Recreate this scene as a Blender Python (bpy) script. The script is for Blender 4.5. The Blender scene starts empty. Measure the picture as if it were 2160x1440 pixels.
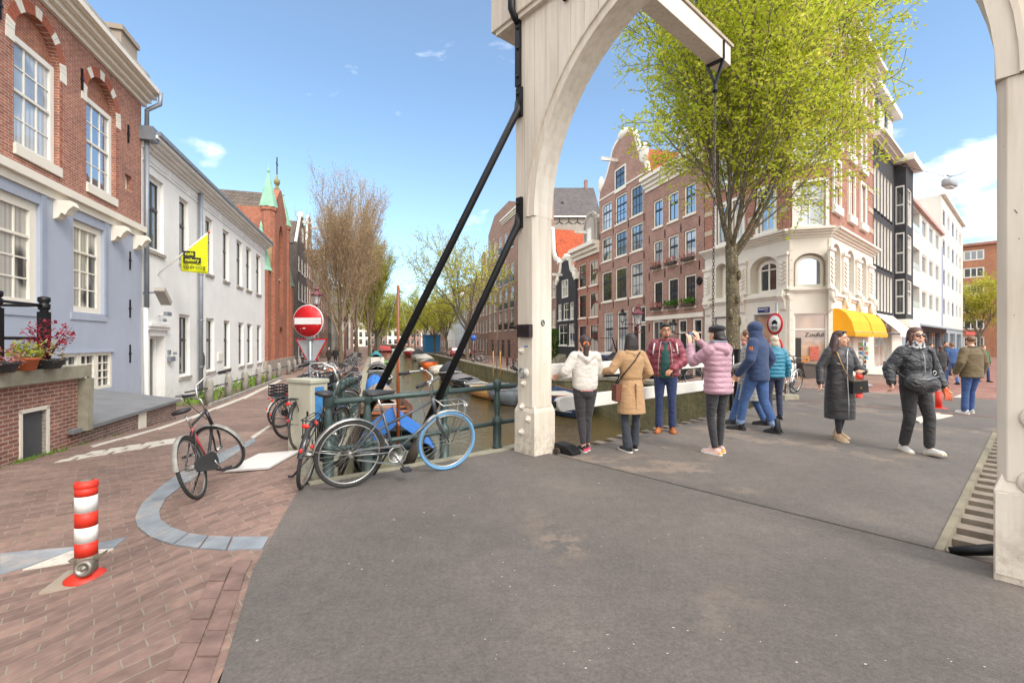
import bpy,math,random
from mathutils import Vector,Matrix,noise as mnoise
R=math.radians
rnd=random.Random(7)
FPX,CH=980.0,1.48
sc=bpy.context.scene;COL=sc.collection
def vec(*a):return Vector(a)
EU=Vector((-.2857,.9583));EV=Vector((.9583,.2857))
EB=Vector((.7497,.6619));EP=Vector((.6619,-.7497))
def uv(u,v,z=0):p=EU*u+EV*v;return Vector((p.x,p.y,z))
def bw(b,w,z=0):p=EB*b+EP*w;return Vector((p.x,p.y,z))
def ss(a,b,x):
 t=max(0,min(1,(x-a)/(b-a)));return t*t*(3-2*t)
def zg(x,y):
 p=Vector((x,y));u=p.dot(EU);v=p.dot(EV);b=p.dot(EB)
 if v<4:t=ss(5,21,u);return-.85*t-.28*ss(.75,2.3,-v)*(1-t)
 return-max(.9*ss(14,28,u),.3*ss(12,20,b))
def gp(px,py,z=None,dz=0):
 """point of the ground seen at a photo pixel"""
 k=(px-1080)/FPX;h=(py-720)/FPX
 zz=0 if z is None else z
 for i in range(40):
  Y=(CH-zz)/h
  if z is not None:break
  zz=.5*zz+.5*zg(k*Y,Y)
 return Vector((k*Y,Y,zz+dz))
def at(px,Y,z=None):
 x=(px-1080)/FPX*Y
 return Vector((x,Y,zg(x,Y)if z is None else z))
class MB:
 def __init__(s):s.v=[];s.f=[];s.m=[];s.sm=[]
 def add(s,vs,fs,mi=0,smooth=False,M=None):
  o=len(s.v)
  s.v+=[tuple(M@Vector(p))for p in vs]if M else[tuple(p)for p in vs]
  for f in fs:
   s.f.append(tuple(i+o for i in f));s.m.append(mi);s.sm.append(smooth)
  return s
 def box(s,x0,x1,y0,y1,z0,z1,mi=0,M=None):
  vs=[(x,y,z)for z in(z0,z1)for y in(y0,y1)for x in(x0,x1)]
  return s.add(vs,[(0,2,3,1),(4,5,7,6),(0,1,5,4),(2,6,7,3),(0,4,6,2),(1,3,7,5)],mi,False,M)
 def cbox(s,c,d,mi=0,rz=0,M=None):
  T=Matrix.Translation(c)@Matrix.Rotation(rz,4,'Z')
  if M:T=M@T
  return s.box(-d[0]/2,d[0]/2,-d[1]/2,d[1]/2,-d[2]/2,d[2]/2,mi,T)
 def beam(s,p,q,w,h,mi=0,up=(0,0,1)):
  p,q=Vector(p),Vector(q);d=(q-p);L=d.length;d.normalize()
  a=d.cross(Vector(up))
  if a.length<1e-4:a=d.cross(Vector((1,0,0)))
  a.normalize();b=a.cross(d)
  vs=[]
  for e in(p,q):
   for i,j in((-1,-1),(1,-1),(1,1),(-1,1)):vs.append(e+a*(i*w/2)+b*(j*h/2))
  return s.add(vs,[(0,1,2,3),(7,6,5,4),(0,4,5,1),(1,5,6,2),(2,6,7,3),(3,7,4,0)],mi)
 def tube(s,pts,r,n=8,mi=0,caps=True,smooth=True,closed=False,ell=None):
  pts=[Vector(p)for p in pts];m=len(pts)
  rs=r if isinstance(r,(list,tuple))else[r]*m
  vs=[];a=None
  for i,p in enumerate(pts):
   if closed:d=pts[(i+1)%m]-pts[i-1]
   else:d=pts[min(i+1,m-1)]-pts[max(i-1,0)]
   if d.length<1e-9:d=Vector((0,0,1))
   d.normalize()
   if a is None:
    a=d.cross(Vector((0,0,1)))
    if a.length<.05:a=d.cross(Vector((1,0,0)))
   a=a-d*a.dot(d)
   if a.length<1e-6:a=d.orthogonal()
   a.normalize();b=d.cross(a)
   for j in range(n):
    t=2*math.pi*j/n
    vs.append(p+(a*math.cos(t)+b*math.sin(t))*rs[i])
  fs=[]
  for i in range(m if closed else m-1):
   i2=(i+1)%m
   for j in range(n):
    j2=(j+1)%n
    fs.append((i*n+j,i*n+j2,i2*n+j2,i2*n+j))
  s.add(vs,fs,mi,smooth)
  if caps and not closed:
   o=len(s.v)-len(vs)
   s.f.append(tuple(o+j for j in reversed(range(n))));s.m.append(mi);s.sm.append(False)
   s.f.append(tuple(o+(m-1)*n+j for j in range(n)));s.m.append(mi);s.sm.append(False)
  return s
 def limb(s,pts,rs,n=10,mi=0):
  """tube with rounded ends"""
  pts=[Vector(p)for p in pts];P=[];Q=[]
  d0=(pts[1]-pts[0]).normalized();d1=(pts[-1]-pts[-2]).normalized()
  for a in(85,55,28):P.append(pts[0]-d0*rs[0]*math.sin(R(a)));Q.append(rs[0]*math.cos(R(a)))
  P+=pts;Q+=list(rs)
  for a in(28,55,85):P.append(pts[-1]+d1*rs[-1]*math.sin(R(a)));Q.append(rs[-1]*math.cos(R(a)))
  return s.tube(P,Q,n,mi)
 def loft(s,rings,n=20,mi=0,M=None,pw=2.0):
  """closed loft of horizontal ellipses (z, cx, cy, rx, ry)"""
  vs=[]
  for z,cx,cy,rx,ry in rings:
   for j in range(n):
    t=2*math.pi*j/n;c,q=math.cos(t),math.sin(t)
    vs.append((cx+rx*math.copysign(abs(c)**(2/pw),c),cy+ry*math.copysign(abs(q)**(2/pw),q),z))
  fs=[];m=len(rings)
  for i in range(m-1):
   for j in range(n):fs.append((i*n+j,i*n+(j+1)%n,(i+1)*n+(j+1)%n,(i+1)*n+j))
  fs.append(tuple(reversed(range(n))));fs.append(tuple((m-1)*n+j for j in range(n)))
  return s.add(vs,fs,mi,True,M)
 def lathe(s,prof,n=14,c=(0,0,0),mi=0,smooth=True,M=None):
  vs=[];m=len(prof)
  for r,z in prof:
   for j in range(n):
    t=2*math.pi*j/n;vs.append((c[0]+r*math.cos(t),c[1]+r*math.sin(t),c[2]+z))
  fs=[]
  for i in range(m-1):
   for j in range(n):fs.append((i*n+j,i*n+(j+1)%n,(i+1)*n+(j+1)%n,(i+1)*n+j))
  fs.append(tuple(reversed(range(n))));fs.append(tuple((m-1)*n+j for j in range(n)))
  return s.add(vs,fs,mi,smooth,M)
 def prism(s,poly,y0,y1,mi=0,M=None,smooth=False):
  """polygon in x,z pushed from y0 to y1"""
  n=len(poly)
  a=sum(poly[i][0]*poly[(i+1)%n][1]-poly[(i+1)%n][0]*poly[i][1]for i in range(n))
  if a<0:poly=poly[::-1]
  vs=[(x,y0,z)for x,z in poly]+[(x,y1,z)for x,z in poly]
  fs=[tuple(range(n)),tuple(range(2*n-1,n-1,-1))]
  fs+=[(i,i+n,(i+1)%n+n,(i+1)%n)for i in range(n)]
  return s.add(vs,fs,mi,smooth,M)
 def slab(s,poly,z0,z1,mi=0,M=None):
  """polygon in x,y pushed from z0 to z1"""
  n=len(poly)
  a=sum(poly[i][0]*poly[(i+1)%n][1]-poly[(i+1)%n][0]*poly[i][1]for i in range(n))
  if a<0:poly=poly[::-1]
  vs=[(x,y,z0)for x,y in poly]+[(x,y,z1)for x,y in poly]
  fs=[tuple(reversed(range(n))),tuple(range(n,2*n))]
  fs+=[(i,(i+1)%n,(i+1)%n+n,i+n)for i in range(n)]
  return s.add(vs,fs,mi,False,M)
 def ell(s,c,r,nu=12,nv=8,mi=0,M=None):
  if not isinstance(r,(tuple,list)):r=(r,r,r)
  vs=[(c[0],c[1],c[2]-r[2])]
  for i in range(1,nv):
   p=math.pi*i/nv
   for j in range(nu):
    t=2*math.pi*j/nu
    vs.append((c[0]+r[0]*math.sin(p)*math.cos(t),c[1]+r[1]*math.sin(p)*math.sin(t),c[2]-r[2]*math.cos(p)))
  vs.append((c[0],c[1],c[2]+r[2]));e=len(vs)-1;fs=[]
  for j in range(nu):
   j2=(j+1)%nu
   fs.append((0,1+j2,1+j));fs.append((e,1+(nv-2)*nu+j,1+(nv-2)*nu+j2))
   for i in range(nv-2):
    a=1+i*nu
    fs.append((a+j,a+j2,a+nu+j2,a+nu+j))
  return s.add(vs,fs,mi,True,M)
 def xform(s,M):
  s.v=[tuple(M@Vector(p))for p in s.v];return s
 def mesh(s,name,mats):
  me=bpy.data.meshes.new(name);me.from_pydata(s.v,[],s.f)
  for m in(mats if isinstance(mats,(list,tuple))else[mats]):me.materials.append(m)
  me.polygons.foreach_set('material_index',s.m);me.polygons.foreach_set('use_smooth',s.sm)
  me.update();return me
 def build(s,name,mats,parent=None,bevel=0):
  o=bpy.data.objects.new(name,s.mesh(name,mats));COL.objects.link(o)
  if parent:o.parent=parent
  if bevel:
   b=o.modifiers.new('bevel','BEVEL');b.width=bevel;b.segments=2;b.limit_method='ANGLE';b.angle_limit=R(40)
  return o
def tag(o,label=None,cat=None,group=None,kind=None):
 if label:o['label']=label
 if cat:o['category']=cat
 if group:o['group']=group
 if kind:o['kind']=kind
 return o
def thing(name,label,cat,loc=(0,0,0),rz=0,group=None):
 o=bpy.data.objects.new(name,None);COL.objects.link(o);o.empty_display_size=.2
 o.location=loc;o.rotation_euler=(0,0,rz);return tag(o,label,cat,group)
def struct(name,mb,mats):return tag(mb.build(name,mats),kind='structure')
KIDS={}
def copy_tree(o,parent=None,kids=None):
 c=o.copy();COL.objects.link(c)
 if parent:c.parent=parent;c.matrix_parent_inverse=o.matrix_parent_inverse
 for ch in kids[o]if o in kids else():copy_tree(ch,c,kids)
 return c
def kidmap(root):
 d={}
 def walk(o):
  d[o]=[c for c in COL.objects if c.parent==o]
  for c in d[o]:walk(c)
 walk(root);return d
def text_mb(body,size,bold=False,ext=.003,align='CENTER',sx=1.0):
 """lettering standing in the x,z plane and facing -y"""
 cu=bpy.data.curves.new('t','FONT');cu.body=body;cu.size=size;cu.align_x=align;cu.align_y='CENTER'
 cu.extrude=ext;cu.offset=size*.02 if bold else 0;cu.resolution_u=3
 ob=bpy.data.objects.new('t',cu);COL.objects.link(ob)
 me=bpy.data.meshes.new_from_object(ob.evaluated_get(bpy.context.evaluated_depsgraph_get()))
 mb=MB();mb.add([(v.co.x*sx,-v.co.z,v.co.y)for v in me.vertices],[tuple(p.vertices)for p in me.polygons])
 bpy.data.objects.remove(ob);bpy.data.curves.remove(cu);bpy.data.meshes.remove(me)
 return mb
def remesh(mb,voxel,name,mats,parent=None,it=3):
 me=mb.mesh(name,mats);ob=bpy.data.objects.new('tmp',me);COL.objects.link(ob)
 m=ob.modifiers.new('r','REMESH');m.mode='VOXEL';m.voxel_size=voxel;m.use_smooth_shade=True
 if it:
  q=ob.modifiers.new('s','SMOOTH');q.factor=.5;q.iterations=it
 dg=bpy.context.evaluated_depsgraph_get()
 me2=bpy.data.meshes.new_from_object(ob.evaluated_get(dg));me2.name=name
 bpy.data.objects.remove(ob);bpy.data.meshes.remove(me)
 if len(me2.materials)==0:
  for x in(mats if isinstance(mats,(list,tuple))else[mats]):me2.materials.append(x)
 me2.polygons.foreach_set('use_smooth',[True]*len(me2.polygons))
 o=bpy.data.objects.new(name,me2);COL.objects.link(o)
 if parent:o.parent=parent
 return o
def lin(h):
 if isinstance(h,(tuple,list)):return tuple(h)+(1,)
 h=h.lstrip('#');o=[]
 for i in(0,2,4):
  c=int(h[i:i+2],16)/255;o.append(c/12.92 if c<=.04045 else((c+.055)/1.055)**2.4)
 return tuple(o)+(1,)
class NT:
 def __init__(s,name):
  s.m=bpy.data.materials.new(name);s.m.use_nodes=True;s.t=s.m.node_tree;s.n=s.t.nodes;s.l=s.t.links
  s.b=s.n['Principled BSDF'];s.out=s.n['Material Output']
 def node(s,t,**kw):
  n=s.n.new(t)
  for k,v in kw.items():
   if hasattr(n,k):setattr(n,k,v)
   else:n.inputs[k.replace('_',' ')].default_value=v
  return n
 def link(s,a,b):s.l.new(a,b)
 def obj(s,scale=1.0,rz=0):
  tc=s.node('ShaderNodeTexCoord');mp=s.node('ShaderNodeMapping')
  sx=scale if isinstance(scale,tuple)else(scale,)*3
  mp.inputs['Scale'].default_value=sx;mp.inputs['Rotation'].default_value=(0,0,rz)
  s.link(tc.outputs['Object'],mp.inputs['Vector']);return mp.outputs[0]
 def noise(s,vecout,scale,detail=4,rough=.55):
  n=s.node('ShaderNodeTexNoise');n.inputs['Scale'].default_value=scale;n.inputs['Detail'].default_value=detail
  n.inputs['Roughness'].default_value=rough;s.link(vecout,n.inputs['Vector']);return n.outputs['Fac']
 def ramp(s,fac,stops):
  n=s.node('ShaderNodeValToRGB');e=n.color_ramp.elements
  while len(e)<len(stops):e.new(.5)
  for i,(p,c)in enumerate(stops):e[i].position=p;e[i].color=c if len(c)==4 else tuple(c)+(1,)
  s.link(fac,n.inputs[0]);return n.outputs[0]
 def mix(s,fac,a,b,mode='MIX'):
  n=s.node('ShaderNodeMix');n.data_type='RGBA';n.blend_type=mode
  for sock,v in((n.inputs[0],fac),(n.inputs[6],a),(n.inputs[7],b)):
   if hasattr(v,'is_linked'):s.link(v,sock)
   else:sock.default_value=v
  return n.outputs[2]
 def math(s,op,a,b=0,c=None):
  n=s.node('ShaderNodeMath',operation=op)
  for i,v in enumerate((a,b,c)):
   if v is None:continue
   if hasattr(v,'is_linked'):s.link(v,n.inputs[i])
   else:n.inputs[i].default_value=v
  return n.outputs[0]
 def bump(s,h,strength=.3,dist=.01):
  n=s.node('ShaderNodeBump');n.inputs['Strength'].default_value=strength;n.inputs['Distance'].default_value=dist
  s.link(h,n.inputs['Height']);s.link(n.outputs[0],s.b.inputs['Normal'])
def mul(c,f):return tuple(min(1,x*f)for x in c[:3])+(1,)
MATS={}
def plain(name,col,rough=.55,metal=0,var=.12,vs=2.5,bump=0,bs=60,coat=0,spec=None,sheen=0):
 if name in MATS:return MATS[name]
 t=NT(name);c=lin(col);b=t.b
 b.inputs['Roughness'].default_value=rough;b.inputs['Metallic'].default_value=metal
 if coat:b.inputs['Coat Weight'].default_value=coat;b.inputs['Coat Roughness'].default_value=.08
 if spec is not None:b.inputs['Specular IOR Level'].default_value=spec
 if sheen:b.inputs['Sheen Weight'].default_value=sheen
 o=t.obj()
 if var:
  f=t.noise(o,vs,5)
  t.link(t.ramp(f,[(.3,mul(c,1-var)),(.7,mul(c,1+var))]),b.inputs['Base Color'])
 else:b.inputs['Base Color'].default_value=c
 if bump:t.bump(t.noise(o,bs,3),bump,.01)
 MATS[name]=t.m;return t.m
def brickm(name,c1,c2,mort,bwid=.21,bh=.066,ms=.006,weather=.25,rz=None,rough=.85,bump=.4,stain=None):
 if name in MATS:return MATS[name]
 t=NT(name);tc=t.node('ShaderNodeTexCoord');sp=t.node('ShaderNodeSeparateXYZ');t.link(tc.outputs['Object'],sp.inputs[0])
 cb=t.node('ShaderNodeCombineXYZ')
 t.link(t.math('ADD',sp.outputs[0],sp.outputs[1]),cb.inputs[0]);t.link(sp.outputs[2],cb.inputs[1])
 br=t.node('ShaderNodeTexBrick');br.offset=.5
 for k,v in(('Scale',1),('Brick Width',bwid),('Row Height',bh),('Mortar Size',ms),('Mortar Smooth',.3),('Bias',0)):br.inputs[k].default_value=v
 br.inputs['Color1'].default_value=lin(c1);br.inputs['Color2'].default_value=lin(c2);br.inputs['Mortar'].default_value=lin(mort)
 t.link(cb.outputs[0],br.inputs['Vector'])
 f=t.noise(tc.outputs['Object'],.9,6,.65)
 g=t.ramp(f,[(.3,(1-weather,)*3),(.7,(1+weather*.5,)*3)])
 c=t.mix(1.0,br.outputs['Color'],g,'MULTIPLY')
 f2=t.noise(tc.outputs['Object'],7,3)
 c=t.mix(1.0,c,t.ramp(f2,[(.35,(.8,)*3),(.65,(1.12,)*3)]),'MULTIPLY')
 t.link(c,t.b.inputs['Base Color']);t.b.inputs['Roughness'].default_value=rough
 t.bump(t.math('SUBTRACT',1,br.outputs['Fac']),bump,.008)
 MATS[name]=t.m;return t.m
def tilem(name,c1,c2,w=.24,h=.3):
 if name in MATS:return MATS[name]
 t=NT(name);tc=t.node('ShaderNodeTexCoord');sp=t.node('ShaderNodeSeparateXYZ');t.link(tc.outputs['Object'],sp.inputs[0])
 x=t.math('ADD',sp.outputs[0],sp.outputs[1])
 cb=t.node('ShaderNodeCombineXYZ');t.link(x,cb.inputs[0]);t.link(sp.outputs[2],cb.inputs[1])
 br=t.node('ShaderNodeTexBrick');br.offset=0
 for k,v in(('Scale',1),('Brick Width',w),('Row Height',h),('Mortar Size',.025),('Mortar Smooth',.6)):br.inputs[k].default_value=v
 br.inputs['Color1'].default_value=lin(c1);br.inputs['Color2'].default_value=lin(c2);br.inputs['Mortar'].default_value=mul(lin(c2),.45)
 t.link(cb.outputs[0],br.inputs['Vector'])
 f=t.noise(tc.outputs['Object'],1.3,5)
 t.link(t.mix(1.0,br.outputs['Color'],t.ramp(f,[(.3,(.75,)*3),(.7,(1.15,)*3)]),'MULTIPLY'),t.b.inputs['Base Color'])
 t.b.inputs['Roughness'].default_value=.8
 sv=t.math('SINE',t.math('MULTIPLY',x,2*math.pi/w))
 fr=t.math('FRACT',t.math('DIVIDE',sp.outputs[2],h))
 t.bump(t.math('SUBTRACT',sv,fr),.7,.04)
 MATS[name]=t.m;return t.m
def glassm(name,col,rough=.04,refl=.35,curtain=None):
 if name in MATS:return MATS[name]
 t=NT(name);b=t.b
 o=t.obj();f=t.noise(o,.8,2)
 c=lin(col);base=t.ramp(f,[(.35,mul(c,.6)),(.65,mul(c,1.4))])
 if curtain:
  tc=t.node('ShaderNodeTexCoord');sp=t.node('ShaderNodeSeparateXYZ');t.link(tc.outputs['Object'],sp.inputs[0])
  w=t.math('SINE',t.math('MULTIPLY',t.math('ADD',sp.outputs[0],t.math('MULTIPLY',sp.outputs[1],1)),45))
  cur=t.ramp(t.math('MULTIPLY_ADD',w,.5,.5),[(0,mul(lin(curtain),.7)),(1,lin(curtain))])
  msk=t.ramp(t.noise(o,.55,1),[(.42,(0,0,0)),(.46,(1,1,1))])
  base=t.mix(msk,base,cur)
 t.link(base,b.inputs['Base Color']);b.inputs['Roughness'].default_value=.6;b.inputs['Specular IOR Level'].default_value=.3
 gl=t.node('ShaderNodeBsdfGlossy');gl.inputs['Roughness'].default_value=rough;gl.inputs['Color'].default_value=(.9,.95,1,1)
 fr=t.node('ShaderNodeFresnel');fr.inputs['IOR'].default_value=1.5
 mx=t.node('ShaderNodeMixShader');t.link(t.math('ADD',fr.outputs[0],refl-.04),mx.inputs[0])
 bn=t.node('ShaderNodeBump');bn.inputs['Strength'].default_value=.06;bn.inputs['Distance'].default_value=.02
 t.link(t.noise(o,3.5,2),bn.inputs['Height']);t.link(bn.outputs[0],gl.inputs['Normal'])
 t.link(b.outputs[0],mx.inputs[1]);t.link(gl.outputs[0],mx.inputs[2]);t.link(mx.outputs[0],t.out.inputs['Surface'])
 MATS[name]=t.m;return t.m
def leafm(name,c1,c2,trans=.35):
 if name in MATS:return MATS[name]
 t=NT(name);o=t.obj()
 f=t.noise(o,.9,3);f2=t.noise(o,9,2)
 col=t.ramp(t.math('MULTIPLY_ADD',f2,.5,t.math('MULTIPLY',f,.5)),[(.35,lin(c1)),(.65,lin(c2))])
 d=t.node('ShaderNodeBsdfDiffuse');tr=t.node('ShaderNodeBsdfTranslucent');mx=t.node('ShaderNodeMixShader')
 t.link(col,d.inputs[0]);t.link(col,tr.inputs[0]);mx.inputs[0].default_value=trans
 t.link(d.outputs[0],mx.inputs[1]);t.link(tr.outputs[0],mx.inputs[2]);t.link(mx.outputs[0],t.out.inputs['Surface'])
 MATS[name]=t.m;return t.m
cam=bpy.data.cameras.new('camera');co=bpy.data.objects.new('camera',cam);COL.objects.link(co)
co.location=(0,0,CH);co.rotation_euler=(R(90),0,0)
cam.sensor_width=36;cam.lens=36*FPX/2160;cam.clip_start=.05;cam.clip_end=4000
sc.camera=co
sc.view_settings.view_transform='Standard';sc.view_settings.look='None';sc.view_settings.gamma=1
sc.view_settings.exposure=1.0
SUN_DIR=Vector((.52,-.62,.75)).normalized()
el=math.asin(SUN_DIR.z);az=math.atan2(SUN_DIR.x,SUN_DIR.y)
sl=bpy.data.lights.new('sun','SUN');sl.energy=1.35;sl.angle=R(18);sl.color=(1,.95,.88)
so=bpy.data.objects.new('sun',sl);COL.objects.link(so);so.rotation_euler=(-SUN_DIR).to_track_quat('-Z','Y').to_euler()
w=bpy.data.worlds.new('World');sc.world=w;w.use_nodes=True
n,l=w.node_tree.nodes,w.node_tree.links
bg=n['Background']
sky=n.new('ShaderNodeTexSky');sky.sky_type='NISHITA';sky.sun_disc=False;sky.sun_elevation=el;sky.sun_rotation=az
sky.air_density=1.0;sky.dust_density=.6;sky.ozone_density=1.0
tc=n.new('ShaderNodeTexCoord');sp=n.new('ShaderNodeSeparateXYZ');l.new(tc.outputs['Generated'],sp.inputs[0])
def wm(op,a,b=0,c=None,clamp=False):
 q=n.new('ShaderNodeMath');q.operation=op;q.use_clamp=clamp
 for i,v_ in enumerate((a,b,c)):
  if v_ is None:continue
  if hasattr(v_,'is_linked'):l.new(v_,q.inputs[i])
  else:q.inputs[i].default_value=v_
 return q.outputs[0]
def wstep(x,a,b):
 q=n.new('ShaderNodeMapRange');q.interpolation_type='SMOOTHSTEP';l.new(x,q.inputs[0]);q.inputs[1].default_value=a;q.inputs[2].default_value=b;return q.outputs[0]
mp=n.new('ShaderNodeMapping');mp.inputs['Scale'].default_value=(1,1,2.6);l.new(tc.outputs['Generated'],mp.inputs[0])
nz=n.new('ShaderNodeTexNoise');nz.inputs['Scale'].default_value=4.2;nz.inputs['Detail'].default_value=7;nz.inputs['Roughness'].default_value=.55;nz.inputs['Distortion'].default_value=.3;l.new(mp.outputs[0],nz.inputs['Vector'])
def lobe(px,py,a,b,amt):
 d=Vector(((px-1080)/FPX,1,(720-py)/FPX)).normalized()
 q=n.new('ShaderNodeVectorMath');q.operation='DOT_PRODUCT';l.new(tc.outputs['Generated'],q.inputs[0]);q.inputs[1].default_value=d
 return wm('MULTIPLY',wstep(q.outputs['Value'],math.cos(R(a)),math.cos(R(b))),amt)
bias=wm("MULTIPLY",wstep(sp.outputs[1],.30,-.15),.46)  # unseen cloud bank behind the camera, added for white fill light
bias=wm('ADD',bias,wm('MULTIPLY',wstep(sp.outputs[2],.62,.85),.38))  # unseen overhead clouds, added for the same soft fill
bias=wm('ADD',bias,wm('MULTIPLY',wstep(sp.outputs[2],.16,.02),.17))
for a_ in((2010,470,14,2,.25),(880,590,14,2,.10),(370,285,7,1,.12)):bias=wm('ADD',bias,lobe(*a_))
veil=wm('ADD',wm('MULTIPLY',wstep(sp.outputs[2],.5,.0),.06),.045)
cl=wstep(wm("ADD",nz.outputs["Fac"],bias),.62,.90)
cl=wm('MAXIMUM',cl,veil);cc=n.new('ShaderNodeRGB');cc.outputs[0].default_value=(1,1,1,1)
hs=n.new('ShaderNodeHueSaturation');hs.inputs['Saturation'].default_value=1.0;hs.inputs['Value'].default_value=1.0;l.new(sky.outputs[0],hs.inputs['Color'])
mxw=n.new('ShaderNodeMix');mxw.data_type='RGBA';l.new(cl,mxw.inputs[0]);tn=n.new('ShaderNodeMix');tn.data_type='RGBA';tn.blend_type='MULTIPLY';tn.inputs[0].default_value=1;l.new(hs.outputs[0],tn.inputs[6]);tn.inputs[7].default_value=(.79,1.05,1.15,1);l.new(tn.outputs[2],mxw.inputs[6])
CLOUD_FILL=12.0  # cloud brightness, raised so the added unseen clouds fill the scene
mxw.inputs[7].default_value=(CLOUD_FILL,CLOUD_FILL*.985,CLOUD_FILL*.96,1)
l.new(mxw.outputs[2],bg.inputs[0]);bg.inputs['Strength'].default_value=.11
def mat_paving(name,c1,c2,mort,rz,bwid=.215,bh=.1,tint=1):
 t=NT(name);tc=t.node('ShaderNodeTexCoord');mp=t.node('ShaderNodeMapping');mp.inputs['Rotation'].default_value=(0,0,rz)
 t.link(tc.outputs['Object'],mp.inputs[0])
 nv=t.node('ShaderNodeTexNoise');nv.inputs['Scale'].default_value=1.6;nv.inputs['Detail'].default_value=3;t.link(tc.outputs['Object'],nv.inputs['Vector'])
 va=t.node('ShaderNodeVectorMath',operation='MULTIPLY_ADD');t.link(nv.outputs['Color'],va.inputs[0]);va.inputs[1].default_value=(.09,.09,0);t.link(mp.outputs[0],va.inputs[2])
 br=t.node('ShaderNodeTexBrick');br.offset=.5
 for k,v in(('Scale',1),('Brick Width',bwid),('Row Height',bh),('Mortar Size',.0055),('Mortar Smooth',.35),('Bias',-.1)):br.inputs[k].default_value=v
 br.inputs['Color1'].default_value=lin(c1);br.inputs['Color2'].default_value=lin(c2);br.inputs['Mortar'].default_value=lin(mort)
 t.link(va.outputs[0],br.inputs['Vector'])
 o=tc.outputs['Object']
 c=t.mix(1,br.outputs['Color'],t.ramp(t.noise(o,.55,6,.65),[(.28,(.72,)*3),(.72,(1.22,1.19,1.15))]),'MULTIPLY')
 c=t.mix(1,c,t.ramp(t.noise(o,14,4),[(.3,(.8,)*3),(.7,(1.15,)*3)]),'MULTIPLY')
 c=t.mix(t.ramp(t.noise(o,.35,5,.7),[(.52,(0,0,0)),(.75,(.55,)*3)]),c,lin('b9a08f'))
 mossm=t.math('MULTIPLY',t.math('MULTIPLY',br.outputs['Fac'],.8),t.ramp(t.noise(o,1.1,4),[(.55,(0,0,0)),(.68,(1,1,1))]))
 c=t.mix(mossm,c,lin('5f6b3a'))
 t.link(c,t.b.inputs['Base Color']);t.b.inputs['Roughness'].default_value=.88
 h=t.math('SUBTRACT',t.math('MULTIPLY',t.noise(o,22,4),.25),br.outputs['Fac'])
 t.bump(h,.55,.012)
 return t.m
RZB=-math.atan2(EB.y,EB.x)
M_pave=mat_paving('street_brick','8a7066','6f5a53','8a7f73',RZB,.21,.11)
M_pave2=mat_paving('street_brick_red','8d6257','7f564e','80685c',RZB+R(90))
def mat_asphalt():
 t=NT('asphalt');tc=t.node('ShaderNodeTexCoord');o=tc.outputs['Object']
 c=t.ramp(t.noise(o,.6,7,.62),[(.28,lin('57524e')),(.52,lin('615b57')),(.74,lin('6f6761'))])
 c=t.mix(1,c,t.ramp(t.noise(o,55,3,.7),[(.3,(.76,)*3),(.7,(1.24,)*3)]),'MULTIPLY')
 c=t.mix(1,c,t.ramp(t.noise(o,7,6,.7),[(.35,(.91,.9,.9)),(.65,(1.07,1.07,1.06))]),'MULTIPLY')
 st=t.math('MULTIPLY',t.ramp(t.noise(o,.42,4,.5),[(.56,(0,0,0)),(.62,(1,1,1))]),t.ramp(t.noise(o,1.9,5,.7),[(.48,(0,0,0)),(.55,(1,1,1))]))
 c=t.mix(t.math('MULTIPLY',st,.34),c,lin('a08c7a'))
 nv=t.node('ShaderNodeTexNoise');nv.inputs['Scale'].default_value=2.2;nv.inputs['Detail'].default_value=5;t.link(o,nv.inputs['Vector'])
 va=t.node('ShaderNodeVectorMath',operation='MULTIPLY_ADD');t.link(nv.outputs['Color'],va.inputs[0]);va.inputs[1].default_value=(.35,.35,0);t.link(o,va.inputs[2])
 ve=t.node('ShaderNodeTexVoronoi');ve.feature='DISTANCE_TO_EDGE';ve.inputs['Scale'].default_value=.42;t.link(va.outputs[0],ve.inputs['Vector'])
 cr_=t.math('MULTIPLY',t.math('LESS_THAN',ve.outputs['Distance'],.0035),t.ramp(t.noise(o,.9,2),[(.58,(0,)*3),(.62,(1,)*3)]))
 c=t.mix(t.math('MULTIPLY',cr_,.35),c,lin('3b3733'))
 c=t.mix(1,c,t.ramp(t.noise(o,.16,3,.5),[(.42,(.9,.9,.91)),(.5,(1.03,1.02,1))]),'MULTIPLY')
 vo=t.node('ShaderNodeTexVoronoi');vo.inputs['Scale'].default_value=3.4;vo.inputs['Randomness'].default_value=1;t.link(o,vo.inputs['Vector'])
 sel=t.math('GREATER_THAN',t.node('ShaderNodeSeparateColor').outputs[0]if 0 else vo.outputs['Distance'],0)
 sepc=t.node('ShaderNodeSeparateColor');t.link(vo.outputs['Color'],sepc.inputs[0])
 sz=t.math('MULTIPLY',t.math('GREATER_THAN',sepc.outputs[0],.62),t.math('MULTIPLY',sepc.outputs[1],.03))
 sp_=t.math('LESS_THAN',vo.outputs['Distance'],sz)
 c=t.mix(t.math('MULTIPLY',sp_,.55),c,lin('c9c0b6'))
 t.link(c,t.b.inputs['Base Color']);t.b.inputs['Roughness'].default_value=.8
 t.bump(t.noise(o,130,3,.7),.5,.008)
 return t.m
M_asph=mat_asphalt()
_t=NT('bluestone');_o=_t.obj();_c=_t.ramp(_t.noise(_o,3,5),[(.3,lin('6d747b')),(.7,lin('8d949a'))])
_c=_t.mix(_t.ramp(_t.noise(_o,1.7,6,.7),[(.5,(0,)*3),(.66,(.75,)*3)]),_c,lin('b3a294'));_t.link(_c,_t.b.inputs['Base Color']);_t.b.inputs['Roughness'].default_value=.75;_t.bump(_t.noise(_o,30,4),.3,.01);M_stone=_t.m
M_kerb=plain('kerb_stone','8f8a78',.85,var=.25,vs=4,bump=.3)
M_wall_quay=brickm('quay_brick','7d7550','666445','807a5c',.22,.07,.008,.5)
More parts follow.
